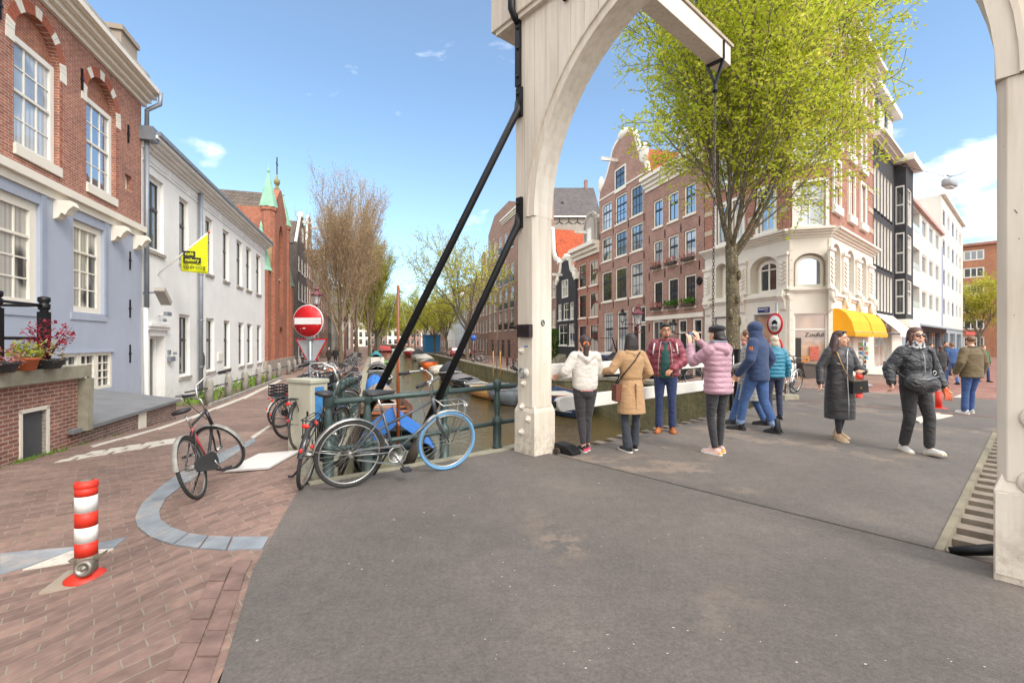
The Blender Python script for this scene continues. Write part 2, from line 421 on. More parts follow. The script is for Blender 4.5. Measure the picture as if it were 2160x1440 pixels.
_t=NT('road_white');_o=_t.obj();_c=_t.mix(_t.ramp(_t.noise(_o,9,6,.75),[(.5,(0,)*3),(.66,(.85,)*3)]),lin('c4beb2'),lin('8a7468'));_t.link(_c,_t.b.inputs['Base Color']);_t.b.inputs['Roughness'].default_value=.75;M_whitep=_t.m
M_black=plain('black_iron','17181b',.42,.3,var=.3,vs=9)
def paint(name,c,dirt):
 t=NT(name);tc=t.node('ShaderNodeTexCoord');o=tc.outputs['Object'];cc=lin(c)
 mp=t.node('ShaderNodeMapping');mp.inputs['Scale'].default_value=(9,9,.5);t.link(o,mp.inputs[0])
 col=t.ramp(t.noise(o,1.6,5),[(.3,mul(cc,.93)),(.7,mul(cc,1.05))])
 col=t.mix(1,col,t.ramp(t.noise(mp.outputs[0],1.5,5,.6),[(.35,(.86,.83,.79)),(.6,(1,1,1))]),'MULTIPLY')
 sp=t.node('ShaderNodeSeparateXYZ');t.link(o,sp.inputs[0])
 low=t.math('MULTIPLY',t.ramp(sp.outputs[2],[(0,(1,)*3),(.5,(0,)*3)]),t.ramp(t.noise(o,11,5,.7),[(.45,(0,)*3),(.62,(1,)*3)]))
 col=t.mix(t.math('MULTIPLY',low,.55),col,lin('7d6a55'))
 vo=t.ramp(t.noise(o,26,3,.6),[(.70,(0,)*3),(.73,(1,)*3)]);col=t.mix(t.math('MULTIPLY',vo,dirt),col,lin('6e6255'))
 t.link(col,t.b.inputs['Base Color']);t.b.inputs['Roughness'].default_value=.5;t.bump(t.noise(mp.outputs[0],6,3),.12,.01);MATS[name]=t.m;return t.m
M_cream=paint('cream_paint','ded6c9',.25)
M_creamd=paint('cream_paint_worn','d9d0c2',.6)
M_white=plain('white_paint','dedbd3',.55,var=.06,vs=2)
M_greeni=plain('green_iron','3d4d4b',.42,.2,var=.2,vs=6)
M_chrome=plain('chrome','c9c9c6',.22,1,var=.05)
M_steel=plain('galvanised','9a9fa3',.45,.7,var=.12,vs=8)
M_darkwood=plain('dark_wood','3d342d',.85,var=.3,vs=5,bump=.3)
M_deckwood=plain('deck_wood','7d7266',.85,var=.25,vs=5,bump=.3)
g=MB();g.add([(-1500,-1500,-3.2),(1500,-1500,-3.2),(1500,1500,-3.2),(-1500,1500,-3.2)],[(0,1,2,3)]);struct('ground',g,plain('earth','6e685c',.95,var=.2,vs=.3))
g=MB();P=[uv(-30,-.2),uv(-30,10.8),uv(215,10.8),uv(215,-.2)]
g.add([(p.x,p.y,-1.95)for p in P],[(0,1,2,3)][::1])
def mat_water():
 t=NT('canal_water');b=t.b;tc=t.node('ShaderNodeTexCoord');o=tc.outputs['Object']
 t.link(t.ramp(t.noise(o,.25,4),[(.3,lin('4b3f28')),(.7,lin('5f5233'))]),b.inputs['Base Color'])
 b.inputs['Roughness'].default_value=.03;b.inputs['IOR'].default_value=1.45;b.inputs['Specular IOR Level'].default_value=.9
 mp=t.node('ShaderNodeMapping');mp.inputs['Rotation'].default_value=(0,0,R(-17));mp.inputs['Scale'].default_value=(.9,3.4,1);t.link(o,mp.inputs[0])
 n1=t.noise(mp.outputs[0],2.2,3,.5);n2=t.noise(o,.35,2)
 t.bump(t.math('MULTIPLY',n1,t.math('ADD',n2,.25)),.3,.10)
 return t.m
struct('canal_water',g,mat_water())
def strip(us,v0,v1,nv,zf=zg,dz=0):
 g=MB();vs=[];fs=[]
 for u in us:
  for j in range(nv+1):
   p=uv(u,v0+(v1-v0)*j/nv);vs.append((p.x,p.y,zf(p.x,p.y)+dz))
 for i in range(len(us)-1):
  for j in range(nv):a=i*(nv+1)+j;fs.append((a,a+1,a+nv+2,a+nv+1))
 g.add(vs,fs,0,True);return g
US=[-6+i*.25 for i in range(112)]+[22+i*1.5 for i in range(6)]+[32+i*8 for i in range(24)]
struct('street_paving',strip(US,-17,-.65,70),M_pave)
US2=[8.6+i*.9 for i in range(26)]+[32+i*8 for i in range(24)]
g=strip(US2,10.45,26,10);struct('quay_street',g,M_pave)
g=MB();vs=[];fs=[]
bs=[13.2,15,17,19,21,24,28,34,44,60,80,110];ws=[-4.6,-3,-1,2,6,12,22]
for b_ in bs:
 for w_ in ws:p=bw(b_,w_);vs.append((p.x,p.y,zg(p.x,p.y)+.004))
for i in range(len(bs)-1):
 for j in range(len(ws)-1):a=i*len(ws)+j;fs.append((a,a+len(ws),a+len(ws)+1,a+1))
g.add(vs,fs,0,True);struct('side_street',g,M_pave2)
A_EDGE=[(-2.16,4.74),(-1.68,3.02),(-1.26,2.0),(-.5,-.2),(.3,-3.2)]
near=A_EDGE+[(9,-3.2)]+[tuple(bw(4.42,5)[:2]),tuple(bw(4.42,-.30)[:2]),tuple(bw(4.42,-4.25)[:2]),(.03,6.36)]
g=MB();g.slab(near,-.25,.008);struct('bridge_roadway',g,M_asph)
g=MB();g.slab([bw(10.93,-4.3)[:2],bw(10.93,1.0)[:2],bw(14.2,1.4)[:2],bw(17.4,1.6)[:2],bw(17.0,-5.4)[:2],bw(14,-4.6)[:2]],-.5,-.02);struct('road_beyond_bridge',g,M_asph)
g=MB();g.slab([(-1.95,4.88),(.03,6.36),(.12,7.1),(-1.75,5.3),(-1.95,5.12)],-.5,-.065);struct('kerb_lip',g,M_kerb)
g=MB()
pts=[(-2.16+.012,4.74),(.03,6.36)]
g.beam((-2.1,4.8,-.02),(.0,6.40,-.02),.10,.09);struct('roadway_kerb',g,M_kerb)
def quay(name,label,us,v,thick,top=0.0):
 g=MB()
 for a,b in zip(us[:-1],us[1:]):
  pa,pb=uv(a,v),uv(b,v);qa,qb=uv(a,v+thick),uv(b,v+thick)
  za,zb=zg(*(uv(a,v-.3 if v<4 else v+.3)[:2]))+top,zg(*(uv(b,v-.3 if v<4 else v+.3)[:2]))+top
  g.add([(pa.x,pa.y,-3.1),(pb.x,pb.y,-3.1),(qb.x,qb.y,-3.1),(qa.x,qa.y,-3.1),(pa.x,pa.y,za),(pb.x,pb.y,zb),(qb.x,qb.y,zb),(qa.x,qa.y,za)],[(0,1,5,4),(3,7,6,2),(4,5,6,7)],0)
 o=g.build(name,M_wall_quay);tag(o,label,'wall');
 c=MB()
 for a,b in zip(us[:-1],us[1:]):
  m=v+thick*.5
  za,zb=zg(*(uv(a,v-.3 if v<4 else v+.3)[:2]))+top+.06,zg(*(uv(b,v-.3 if v<4 else v+.3)[:2]))+top+.06
  pa,pb=uv(a,m),uv(b,m);c.beam((pa.x,pa.y,za),(pb.x,pb.y,zb),abs(thick)+.12,.14)
 c.build('coping',M_kerb,o)
quay('quay_wall','mossy brick quay wall along the left bank of the canal',[5.5,7,9,11,13,15,18,21,26,34,50,90,150,212],-.45,-.3,-.09)
quay('quay_wall','mossy green quay wall along the right bank under the parked cars',[9.4,11,13,15,17,19,21,23,25,28,34,50,90,150,212],10.15,.35)
g=MB();g.slab([bw(3.3,-6.7)[:2],bw(4.2,-4.7)[:2],bw(4.2,4)[:2],bw(3.0,4)[:2],bw(.5,-1)[:2],(-1.9,5.1)],-3.1,-.27)
tag(g.build('abutment_wall',M_wall_quay),'dark brick bridge abutment under the near end of the bridge','wall')
g=MB();g.slab([bw(13.0,-5.0)[:2],bw(12.4,3)[:2],bw(14.5,3)[:2],bw(15.5,-5.2)[:2]],-3.1,-.52)
tag(g.build('abutment_wall',M_wall_quay),'brick bridge abutment under the far end of the bridge','wall')
def ground_poly(pxs,dz,th=.01):
 P=[gp(*p)for p in pxs];return P,dz
def gslab(mb,pxs,top,mi=0):
 P=[gp(*p)for p in pxs]
 n_=len(P);a=sum(P[i].x*P[(i+1)%n_].y-P[(i+1)%n_].x*P[i].y for i in range(n_))
 if a<0:P=P[::-1]
 mb.add([(p.x,p.y,p.z-.05)for p in P]+[(p.x,p.y,p.z+top)for p in P],[tuple(range(n_,2*n_))]+[(i,(i+1)%n_,(i+1)%n_+n_,i+n_)for i in range(n_)],mi)
outer=[(536,924),(497,941),(450,962),(400,985),(340,1026),(300,1062),(285,1092),(290,1112),(318,1134),(365,1150),(420,1158),(478,1161),(556,1159)]
inner=[(540,932),(508,950),(475,972),(440,990),(388,1022),(350,1052),(336,1078),(338,1096),(360,1113),(398,1126),(440,1132),(490,1134),(570,1134)]
g=MB()
for i in range(len(outer)-1):
 a,b,c,d=outer[i],outer[i+1],inner[i+1],inner[i]
 sh=lambda p,q,t:(p[0]+(q[0]-p[0])*t,p[1]+(q[1]-p[1])*t)
 gap=.0 if i<8 else .035
 gslab(g,[sh(a,b,gap),sh(b,a,gap),sh(c,d,gap),sh(d,c,gap)],.012)
struct('kerb_stones',g,M_stone)
g=MB();gslab(g,[(0,1168),(180,1152),(268,1133),(238,1158),(150,1163),(60,1195),(0,1212)],.008);struct('stone_slab',g,M_stone)
g=MB();gslab(g,[(48,1203),(150,1164),(240,1159),(196,1178),(120,1192)],.012);struct('road_marking',g,M_whitep)
g=MB()
for i in range(7):
 x=118+i*38;y=974-i*6.2
 for j,(dx,dy)in enumerate(((0,0),(30,-9),(62,-17))):
  if i+j*.3>6.2:continue
  gslab(g,[(x+dx+(i%2)*8-4,y+dy+2),(x+dx+30,y+dy-3),(x+dx+44,y+dy-9),(x+dx+14,y+dy-5)],.006)
struct('road_marking',g,M_whitep)
g=MB()
L=[(190,940),(260,922),(330,903),(400,880),(450,860),(510,838),(560,815),(590,800)]
for a,b in zip(L[:-1],L[1:]):gslab(g,[a,b,(b[0]+4,b[1]+2.2),(a[0]+6,a[1]+3.5)],.006)
gslab(g,[(528,922),(566,897),(571,899),(535,925)],.006)
struct('road_marking',g,M_whitep)
t_=MB()
for r_ in range(2):
 for i in range(26):
  f0,f1=(i*.21+.1*r_)/5.4,(i*.21+.2+.1*r_)/5.4
  def pt(f,off):
   Y=4.7-5.0*f;
   for(xa,ya),(xb,yb)in zip(A_EDGE[:-1],A_EDGE[1:]):
    if yb<=Y<=ya:X=xa+(xb-xa)*(Y-ya)/(yb-ya);break
   else:X=-2.1
   return(X-off,Y)
  o0,o1=.045+r_*.112,.145+r_*.112
  if f1>.97 or f0<.30:continue
  P=[pt(f0,o0),pt(f1,o0),pt(f1,o1),pt(f0,o1)]
  t_.slab(P,-.05,.003+.006*((i*7+r_*3)%5)/4)
struct('gutter_bricks',t_,plain('gutter_brick','735c55',.85,var=.3,vs=7,bump=.35))
deck=thing('bridge_deck','grey asphalt drawbridge leaf on protruding timber planks across the canal','bridge deck',bw(4.45,-4.16),math.atan2(EB.y,EB.x))
g=MB();g.box(0,6.45,-3.67,.0,-.03,.008);g.build('roadway',M_asph,deck)
g=MB()
g.box(0,6.45,-3.66,-3.55,-.32,-.035);g.box(0,6.45,-.16,-.04,-.32,-.035)
for y in(-2.9,-2.0,-1.1):g.box(0,6.45,y-.06,y+.06,-.4,-.10)
g.build('girder',M_black,deck)
for i in range(20):
 g=MB();x=.12+i*.325;g.box(x,x+.15,-4.15,.30 if i%5 else .34,-.098,-.032);g.build('plank',M_deckwood,deck)
g=MB();g.box(-.02,6.45,-3.72,-3.672,-.09,.015);g.build('edge_strip',plain('worn_edge','7d7563',.85,var=.35),deck)
GA=Vector((.050,6.237,0));GRZ=math.atan2(EP.y,EP.x)
gate=thing('bridge_gate','cream painted timber drawbridge gate with round arch, balance beams and black iron braces','bridge gate',GA,GRZ)
W=.36;XR=4.47
def post(x0,x1):
 g=MB()
 bvl=.045
 pl=[(x0+bvl,0),(x1-bvl,0),(x1,bvl),(x1,W-bvl),(x1-bvl,W),(x0+bvl,W),(x0,W-bvl),(x0,bvl)]
 g.slab(pl,.62,3.1)
 e=.012
 g.slab([(x0-e,-e),(x1+e,-e),(x1+e,W+e),(x0-e,W+e)],-.06,.56)
 a=[(x0-e,-e),(x1+e,-e),(x1+e,W+e),(x0-e,W+e)];b=[(x0+.02,.02),(x1-.02,.02),(x1-.02,W-.02),(x0+.02,W-.02)]
 vs=[(p[0],p[1],.56)for p in a]+[(p[0],p[1],.66)for p in b]
 g.add(vs,[(i,(i+1)%4,(i+1)%4+4,i+4)for i in range(4)]+[(4,5,6,7)])
 return g
post(0,W).build('post',M_creamd,gate,bevel=.006)
post(XR,XR+.42).build('post',M_creamd,gate,bevel=.006)
CX,AA,BB_,SP=(W+XR)/2,(XR-W)/2,2.2,3.1
def arc_z(x):
 t=(x-CX)/AA;return SP+BB_*math.sqrt(max(0,1-t*t))
g=MB();N=40
ths=[math.pi*(1-i/N)for i in range(N+1)]
ins=[(CX+AA*math.cos(t),SP+BB_*math.sin(t))for t in ths]
def ring(g,d0,d1,y0,y1):
 A=[(CX+(AA+d0)*math.cos(t),SP+(BB_+d0)*math.sin(t))for t in ths];B=[(CX+(AA+d1)*math.cos(t),SP+(BB_+d1)*math.sin(t))for t in ths]
 vs=[(x,y0,z)for x,z in A]+[(x,y0,z)for x,z in B]+[(x,y1,z)for x,z in A]+[(x,y1,z)for x,z in B];m=N+1;fs=[]
 for i in range(N):fs+=[(i,i+1,m+i+1,m+i),(2*m+i,3*m+i,3*m+i+1,2*m+i+1),(i,2*m+i,2*m+i+1,i+1),(m+i,m+i+1,3*m+i+1,3*m+i)]
 g.add(vs,fs)
ring(g,0,.10,-.012,W-.03)
g.build('arch',M_cream,gate)
g=MB();ring(g,.10,.13,-.035,.012);g.build('arch_moulding',M_creamd,gate)
g=MB();xs=[0,.17,.36]
x=.36
while x<XR-.02:x+=.205;xs.append(min(x,XR))
xs+=[XR+.2,XR+.42]
TOPB=5.78
def foot(x):
 if x<=W+.001 or x>=XR-.001:return SP-.001
 t=(x-CX)/(AA+.06);return SP+(BB_+.06)*math.sqrt(max(0,1-t*t))
for a,b in zip(xs[:-1],xs[1:]):
 a2,b2=a+.0025,b-.0025
 n_=5
 bot=[(a2+(b2-a2)*i/n_,foot(a2+(b2-a2)*i/n_))for i in range(n_+1)]
 if a<W-.001 or b>XR+.001:bot=[(a2,SP),(b2,SP)]
 g.prism(bot+[(b2,TOPB),(a2,TOPB)],.0,.10);g.prism(bot+[(b2,TOPB),(a2,TOPB)],.11,W-.045)
g.build('boarding',M_cream,gate)
g=MB();g.box(-.42,XR+.85,-.09,W+.06,TOPB,6.32);g.box(-.45,XR+.9,-.12,W+.09,6.32,6.40);g.build('cross_beam',M_creamd,gate,bevel=.01)
g=MB();g.box(-.35,XR+.8,-.06,0,TOPB-.06,TOPB);g.build('cornice',M_cream,gate)
for x0,x1 in((0,W),(XR,XR+.42)):
 g=MB();g.box(x0+.03,x1-.03,.02,W-.02,6.40,6.94);g.build('post_head',M_creamd,gate)
for xc in(.45,XR-.05):
 g=MB();g.box(xc-.15,xc+.15,-5.2,5.2,6.95,7.33);g.build('balance_beam',M_cream,gate,bevel=.012)
 g=MB();g.box(xc-.18,xc+.18,-5.25,5.27,7.332,7.39);g.build('beam_cap',plain('weathered_board','a79a8b',.8,var=.2),gate)
 g=MB();y=4.85
 for s in(-1,1):
  g.beam((xc+s*.156,y,7.30),(xc+s*.156,y,6.93),.012,.07,up=(1,0,0));g.beam((xc+s*.156,y,6.93),(xc,y,6.52),.05,.05,up=(0,1,0))
 g.tube([(xc,y,6.54),(xc,y,6.36)],.035);g.ell((xc,y,6.40),.055)
 g.box(xc-.16,xc+.16,y-.05,y+.05,6.925,6.948)
 g.build('chain_yoke',M_black,gate)
g=MB();g.box(.2,XR+.1,-5.2,-4.3,6.5,7.6);g.build('counterweight',M_cream,gate)
def chain(name,p,q,parent,mat):
 p,q=Vector(p),Vector(q);d=q-p;Ln=d.length;d.normalize();a=d.orthogonal().normalized();b=d.cross(a)
 g=MB();n_=int(Ln/.066)
 for i in range(n_):
  c=p+d*(Ln*(i+.5)/n_);s=a if i%2 else b
  g.tube([c+d*(.048*math.cos(t))+s*(.021*math.sin(t))for t in[2*math.pi*j/8 for j in range(8)]],.007,5,closed=True)
 return g.build(name,mat,parent)
M_chain=plain('chain_steel','5d5a58',.5,.6,var=.4,vs=4)
chain('chain',(.45,4.85,6.38),(.18,4.85+.45,.1),gate,M_chain)
chain('chain',(XR-.05,4.85,6.38),(XR-.05,4.85+.45,.1),gate,M_chain)
g=MB()
def strap(x,z0,z1,w_=.085):g.box(x-w_/2,x+w_/2,-.045,-.002,z0,z1)
strap(.075,4.86,5.72);strap(.10,4.45,4.83,.10);strap(.10,2.98,3.38,.10);strap(.92,5.55,5.9,.08)
for z in(4.98,5.35,5.62,4.75,4.6,3.3,3.15):g.ell((.085,-.05,z),(.025,.02,.025),8,5)
g.tube([(.075,-.02,5.70),(.07,-.08,5.76),(.065,-.13,5.84),(.06,-.13,6.4)],.05,6)
g.build('iron_strap',M_black,gate)
for zt,bot in((4.52,(-2.07,5.41,-.12)),(3.02,(-1.335,5.87,-.12))):
 G=Matrix.Translation(GA)@Matrix.Rotation(GRZ,4,'Z');top=G@Vector((.10,-.05,zt));bot=Vector(bot)
 top2=top+(bot-top).normalized()*.2
 inv=G.inverted();knee=inv@bot;k2=inv@top2;mid=inv@(bot+(top-bot)*.13)
 o=MB().tube([inv@top+Vector((0,0,.12)),inv@top,k2+Vector((-.01,-.01,-.02)),mid],[.04,.052,.046,.046],10).build('brace',M_black,gate)
 MB().tube([mid,knee],[.06,.068],8).build('brace_foot',M_darkwood,gate)
def bolt(x,y,z,r,nx,ny,mi=0):
 g=MB();g.lathe([(r,0),(r*.97,.012),(r*.8,.018),(r*.45,.02),(r*.42,.045),(.004,.05)],18)
 n3=Vector((nx,ny,0));g.xform(Matrix.Translation((x,y,z))@n3.to_track_quat('Z','Y').to_matrix().to_4x4())
 g.build('bolt',M_cream,gate)
for z,x in((1.36,.12),(.93,.16),(.62,.13),(.47,.26),(.29,.13),(1.07,.2)):bolt(x,-.002 if z>.6 else-.014,z,.048 if z!=1.07 else .06,0,-1)
for z,x in((1.02,.17),(.63,.16),(1.25,.34),(.9,.36),(.5,.36),(.36,.30)):bolt(XR+x,-.002 if z>.6 else-.014,z,.075 if x<.3 else .05,0,-1)
MB().tube([(.2+.05*math.cos(t),-.07,1.07+.06*math.sin(t))for t in[2*math.pi*i/14 for i in range(14)]],.013,6,closed=True).build('mooring_ring',M_steel,gate)
g=MB();g.box(.10,.33,-.07,-.003,1.535,1.70);g.tube([(.12,-.05,1.66),(-.04,-.07,1.675)],.022,6);g.box(-.06,.1,-.062,-.04,1.66,1.69)
g.build('lock_box',plain('rust_box','2c2122',.5,.3,var=.4,vs=12),gate)
MB().box(XR-.003,XR+.16,-.024,-.0125,.05,.55).build('base_plate',M_cream,gate)
g=MB();r2=random.Random(3)
for i in range(46):
 x=XR+r2.uniform(.07,.36);z=r2.uniform(.1,2.6);a=r2.uniform(.6,2.2);q=r2.uniform(.004,.03)
 g.box(-q/2,q/2,0,.001,-.0022,.0022,0,Matrix.Translation((x,-.0012 if z>.62 else-.0138,z))@Matrix.Rotation(a,4,'Y'))
for(x,z)in((.05,.08),(.12,.05),(.2,.10),(.28,.06),(.33,.09)):g.box(XR+x,XR+x+.035,-.0135,-.0125,z,z+.02)
g.build('chipped_paint',plain('chip','4d4540',.8),gate)
g=MB();x0=XR+.2
pts=[(x0+.06*math.cos(t)*(1+.25*math.sin(2*t)),-.006,1.86+.035*math.sin(t)+.02*math.cos(t))for t in[2*math.pi*i/18 for i in range(17)]]
g.tube(pts,.0028,4);g.build('scribble',plain('marker_ink','5a514e',.7),gate)
g=MB();g.ell((XR+.24,-.003,1.70),(.035,.003,.03),10,6);g.ell((XR+.27,-.003,1.64),(.03,.003,.02),10,6);g.build('paint_flake',plain('ochre_flake','b99a63',.8),gate)
g=MB();g.lathe([(.035,0),(.034,.002),(.003,.0025)],14);g.xform(Matrix.Translation((W-.004,.12,1.72))@Vector((1,0,0)).to_track_quat('Z','Y').to_matrix().to_4x4())
g=MB();g.tube([(W+.004,.15+.028*math.cos(t),1.72+.036*math.sin(t))for t in[2*math.pi*i/12 for i in range(12)]],.007,5,closed=True);g.tube([(W+.004,.13,1.70),(W+.004,.17,1.745)],.006,5)
g.build('sticker',plain('sticker_dark','2f4a4c',.6),gate)
MB().box(.17,.24,-.004,-.0025,1.405,1.425).build('sticker',plain('sticker_blue','5b86b8',.6),gate)
hb=thing('hinge_block','black iron hinge bearing block at the foot of the left gate post','hinge',gp(1192,955,0),R(-48))
g=MB();g.prism([(-.2,-.05),(.2,-.05),(.2,.05),(.08,.12),(-.12,.13),(-.2,.06)],-.09,.09);g.build('bearing',M_black,hb,.01)
MB().tube([(-.05,-.13,.03),(-.05,.13,.03)],.05,10).build('axle',M_darkwood,hb)
o=MB().tube([bw(4.55,-.42,-.02),bw(4.62,-.2,.045),bw(4.72,0,.05),bw(4.8,.3,.0)],[.03,.04,.045,.04],6).build('hinge_strap',M_black)
tag(o,'curved black iron strap in the pit beside the right gate post','strap')
def guard(name,label,z,h,b0,b1,wv):
 o=thing(name,label,'railing',bw(b0,wv,z),math.atan2(EB.y,EB.x),'white bridge rails beside the deck')
 g=MB();L_=b1-b0;N_=8
 top=[(L_,h/2),(.1,h/2)];arc=[(.1+.1*math.cos(t),h/2*math.sin(t))for t in[math.pi*(.5+i/N_)for i in range(1,N_)]]
 g.prism([(L_,-h/2),(L_,h/2),(.1,h/2)]+arc+[(.1,-h/2)],-.05,.05);g.build('rail',M_white,o,.008)
 g=MB();g.beam((-.42,.02,.0),(.12,.02,0),.05,.09);g.ell((-.12,.02,0),(.12,.05,.07));g.build('fitting',M_black,o)
guard('bridge_rail','lower white rail of the bridge, behind the knees of the bystanders',.58,.20,4.85,10.6,-4.55)
guard('bridge_rail','upper white rail of the bridge, behind the arms of the bystanders',1.06,.21,4.65,10.6,-4.55)
o=thing('rail_post','dark iron rail post at the far end of the white bridge rails','post',bw(10.75,-4.5),math.atan2(EB.y,EB.x))
MB().box(-.05,.05,-.05,.05,-.2,1.25).build('shaft',M_black,o);MB().cbox((0,0,1.28),(.14,.14,.06)).build('cap',M_black,o)
MB().box(-.32,-.27,-.03,.03,-.1,1.2).build('stay',M_black,o)
def baluster(h,base=True):
 g=MB()
 g.lathe([(.075,0),(.075,.02),(.062,.03),(.062,.34),(.07,.36),(.07,.43),(.04,.45),(.033,.48),(.05,.60),(.053,.66),(.035,.80),(.033,.83),(.06,.85),(.06,h-.03),(.05,h),(.01,h+.012)],8)
 return g
bal_me=baluster(.98).mesh('baluster',M_greeni)
def railing(label,P,hs=(.88,.36),extra=True):
 o=thing('canal_railing',label,'railing',P[0]);o0=P[0]
 for h in hs:
  pts=[p-o0+Vector((0,0,h))for p in P]
  MB().tube(pts,.036 if h>.5 else .03,10).build('rail',M_greeni,o)
 return o
C0=Vector((-1.99,5.03,-.06));C1=Vector((.05,7.0,-.06))
ra=railing('green iron railing behind the leaning bicycle, from the gate post to the canal corner',[C1,C0])
for f in(.13,.46,.84):
 p=C1+(C0-C1)*f;b_=bpy.data.objects.new('baluster',bal_me);COL.objects.link(b_);b_.parent=ra;b_.location=p-C1
Q=[Vector((uv(5.42+i*1.25,-.47).x,uv(5.42+i*1.25,-.47).y,0))for i in range(8)]
for q in Q:q.z=zg(q.x,q.y)-.04
Q[0]=C0.copy()
rb=railing('green iron railing along the left quay beside the crowded bicycles',Q)
for q in Q:b_=bpy.data.objects.new('baluster',bal_me);COL.objects.link(b_);b_.parent=rb;b_.location=q-Q[0]
def arcpts(x0,x1,z0,rise,n=10):
 """points of a segmental / round arch from left spring to right spring"""
 c=(x0+x1)/2;a=(x1-x0)/2
 return[(c-a*math.cos(math.pi*i/n),z0+rise*math.sin(math.pi*i/n))for i in range(n+1)]
class House:
 def __init__(s,name,label,cat,o,rz,zb=0,group=None):
  s.o=Vector((o[0],o[1],zb));s.rz=rz;s.X=Vector((math.cos(rz),math.sin(rz)));s.N=Vector((-math.sin(rz),math.cos(rz)));s.zb=zb
  s.r=thing(name,label,cat,s.o,rz,group)
 def px(s,px,py):
  k=(px-1080)/FPX;h=(720-py)/FPX;d=Vector((k,1));o=Vector((s.o.x,s.o.y))
  t=o.dot(s.N)/d.dot(s.N);p=d*t
  return((p-o).dot(s.X),CH+h*t-s.zb)
 def x(s,px):return s.px(px,720)[0]
 def z(s,px,py):return s.px(px,py)[1]
 def part(s,mb,name,mats,parent=None,bevel=0):
  return mb.build(name,mats,parent or s.r,bevel)
 def wall(s,x0,x1,z0,z1,ops,mat,depth=.18,name='wall',y=0,back=0,topz=None,rev=None):
  g=MB();xs=sorted({x0,x1}|{v for o in ops for v in o[:2]});zs=sorted({z0,z1}|{v for o in ops for v in o[2:4]})
  def hit(a,b):
   for o in ops:
    if o[0]<a<o[1]and o[2]<b<o[3]:return True
  for i in range(len(xs)-1):
   j=0
   while j<len(zs)-1:
    if hit((xs[i]+xs[i+1])/2,(zs[j]+zs[j+1])/2):j+=1;continue
    k=j
    while k+1<len(zs)-1 and not hit((xs[i]+xs[i+1])/2,(zs[k+1]+zs[k+2])/2):k+=1
    a,b,c,d=xs[i],xs[i+1],zs[j],zs[k+1]
    g.add([(a,y,c),(b,y,c),(b,y,d),(a,y,d)],[(0,1,2,3)]);j=k+1
  for o in ops:
   a,b,c,d=o[:4];rise=o[4]if len(o)>4 else 0;e=y+(o[5]if len(o)>5 else depth);mi=1 if rev else 0
   zt=d-rise
   q=[(a,y,c),(b,y,c),(b,y,zt),(a,y,zt),(a,e,c),(b,e,c),(b,e,zt),(a,e,zt)]
   g.add(q,[(0,4,5,1),(1,5,6,2),(3,7,4,0)]+([(2,6,7,3)]if not rise else[]),mi)
   if rise:
    P=arcpts(a,b,zt,rise,12);m=6
    g.add([(x_,y,z_)for x_,z_ in P[:m+1]]+[(a,y,d)],[tuple(reversed(range(m+2)))],0)
    g.add([(x_,y,z_)for x_,z_ in P[m:]]+[(b,y,d)],[tuple(reversed(range(m+2)))],0)
    g.add([(x_,y,z_)for x_,z_ in P]+[(x_,e,z_)for x_,z_ in P],[(i,i+13,i+14,i+1)for i in range(12)],mi,True)
  if back:
   g.add([(x0,y,z0),(x0,y,z1),(x0,back,z1),(x0,back,z0)],[(0,1,2,3)]);g.add([(x1,y,z0),(x1,back,z0),(x1,back,z1),(x1,y,z1)],[(0,1,2,3)])
   g.add([(x0,y,z1),(x1,y,z1),(x1,back,z1),(x0,back,z1)],[(0,1,2,3)]);g.add([(x0,back,z0),(x0,back,z1),(x1,back,z1),(x1,back,z0)],[(0,1,2,3)])
  return s.part(g,name,[mat,rev]if rev else mat)
 def win(s,x0,x1,z0,z1,cols=2,top=1,bot=2,split=.42,fm=None,gm=None,y=.10,fw=.075,mw=.028,sill=None,rise=0,bare=False,name='window',lm=None,sash=None):
  """a framed window standing in the opening: bars, pane and stone sill"""
  g=MB();sm=1 if sash else 0
  zt=z1-rise;yf,yb=y-.035,y+.05
  g.box(x0,x0+fw,yf,yb,z0,zt);g.box(x1-fw,x1,yf,yb,z0,zt);g.box(x0+fw,x1-fw,yf,yb,z0,z0+fw*.9)
  if not rise:g.box(x0+fw,x1-fw,yf,yb,zt-fw,zt)
  else:
   A=arcpts(x0,x1,zt,rise,12);B=arcpts(x0+fw,x1-fw,zt,rise-fw,12);m=13
   vs=[(a_,yf,b_)for a_,b_ in A]+[(a_,yf,b_)for a_,b_ in B]+[(a_,yb,b_)for a_,b_ in B]
   g.add(vs,[(i,m+i,m+i+1,i+1)for i in range(12)]+[(m+i,2*m+i,2*m+i+1,m+i+1)for i in range(12)])
  ix0,ix1,iz0,iz1=x0+fw,x1-fw,z0+fw*.9,(z1 if rise else z1-fw)
  zm=iz1-(iz1-iz0)*split
  if top and bot:
   g.box(ix0,ix1,yf+.012,yb-.01,zm-.03,zm+.03,sm)
  yy0,yy1=y+.0,y+.035
  def bars(a,b,rows):
   ztop=b
   for i in range(1,cols):
    xx=ix0+(ix1-ix0)*i/cols;g.box(xx-mw/2,xx+mw/2,yy0,yy1,a,min(b,z1-rise+rise*.98)if rise else b,sm)
   for j in range(1,rows):
    zz=a+(b-a)*j/rows;g.box(ix0,ix1,yy0+.004,yy1-.004,zz-mw/2,zz+mw/2,sm)
  if top:bars(zm+.03 if bot else iz0,iz1-(0 if not rise else .02),top)
  if bot:bars(iz0,zm-.03 if top else iz1,bot)
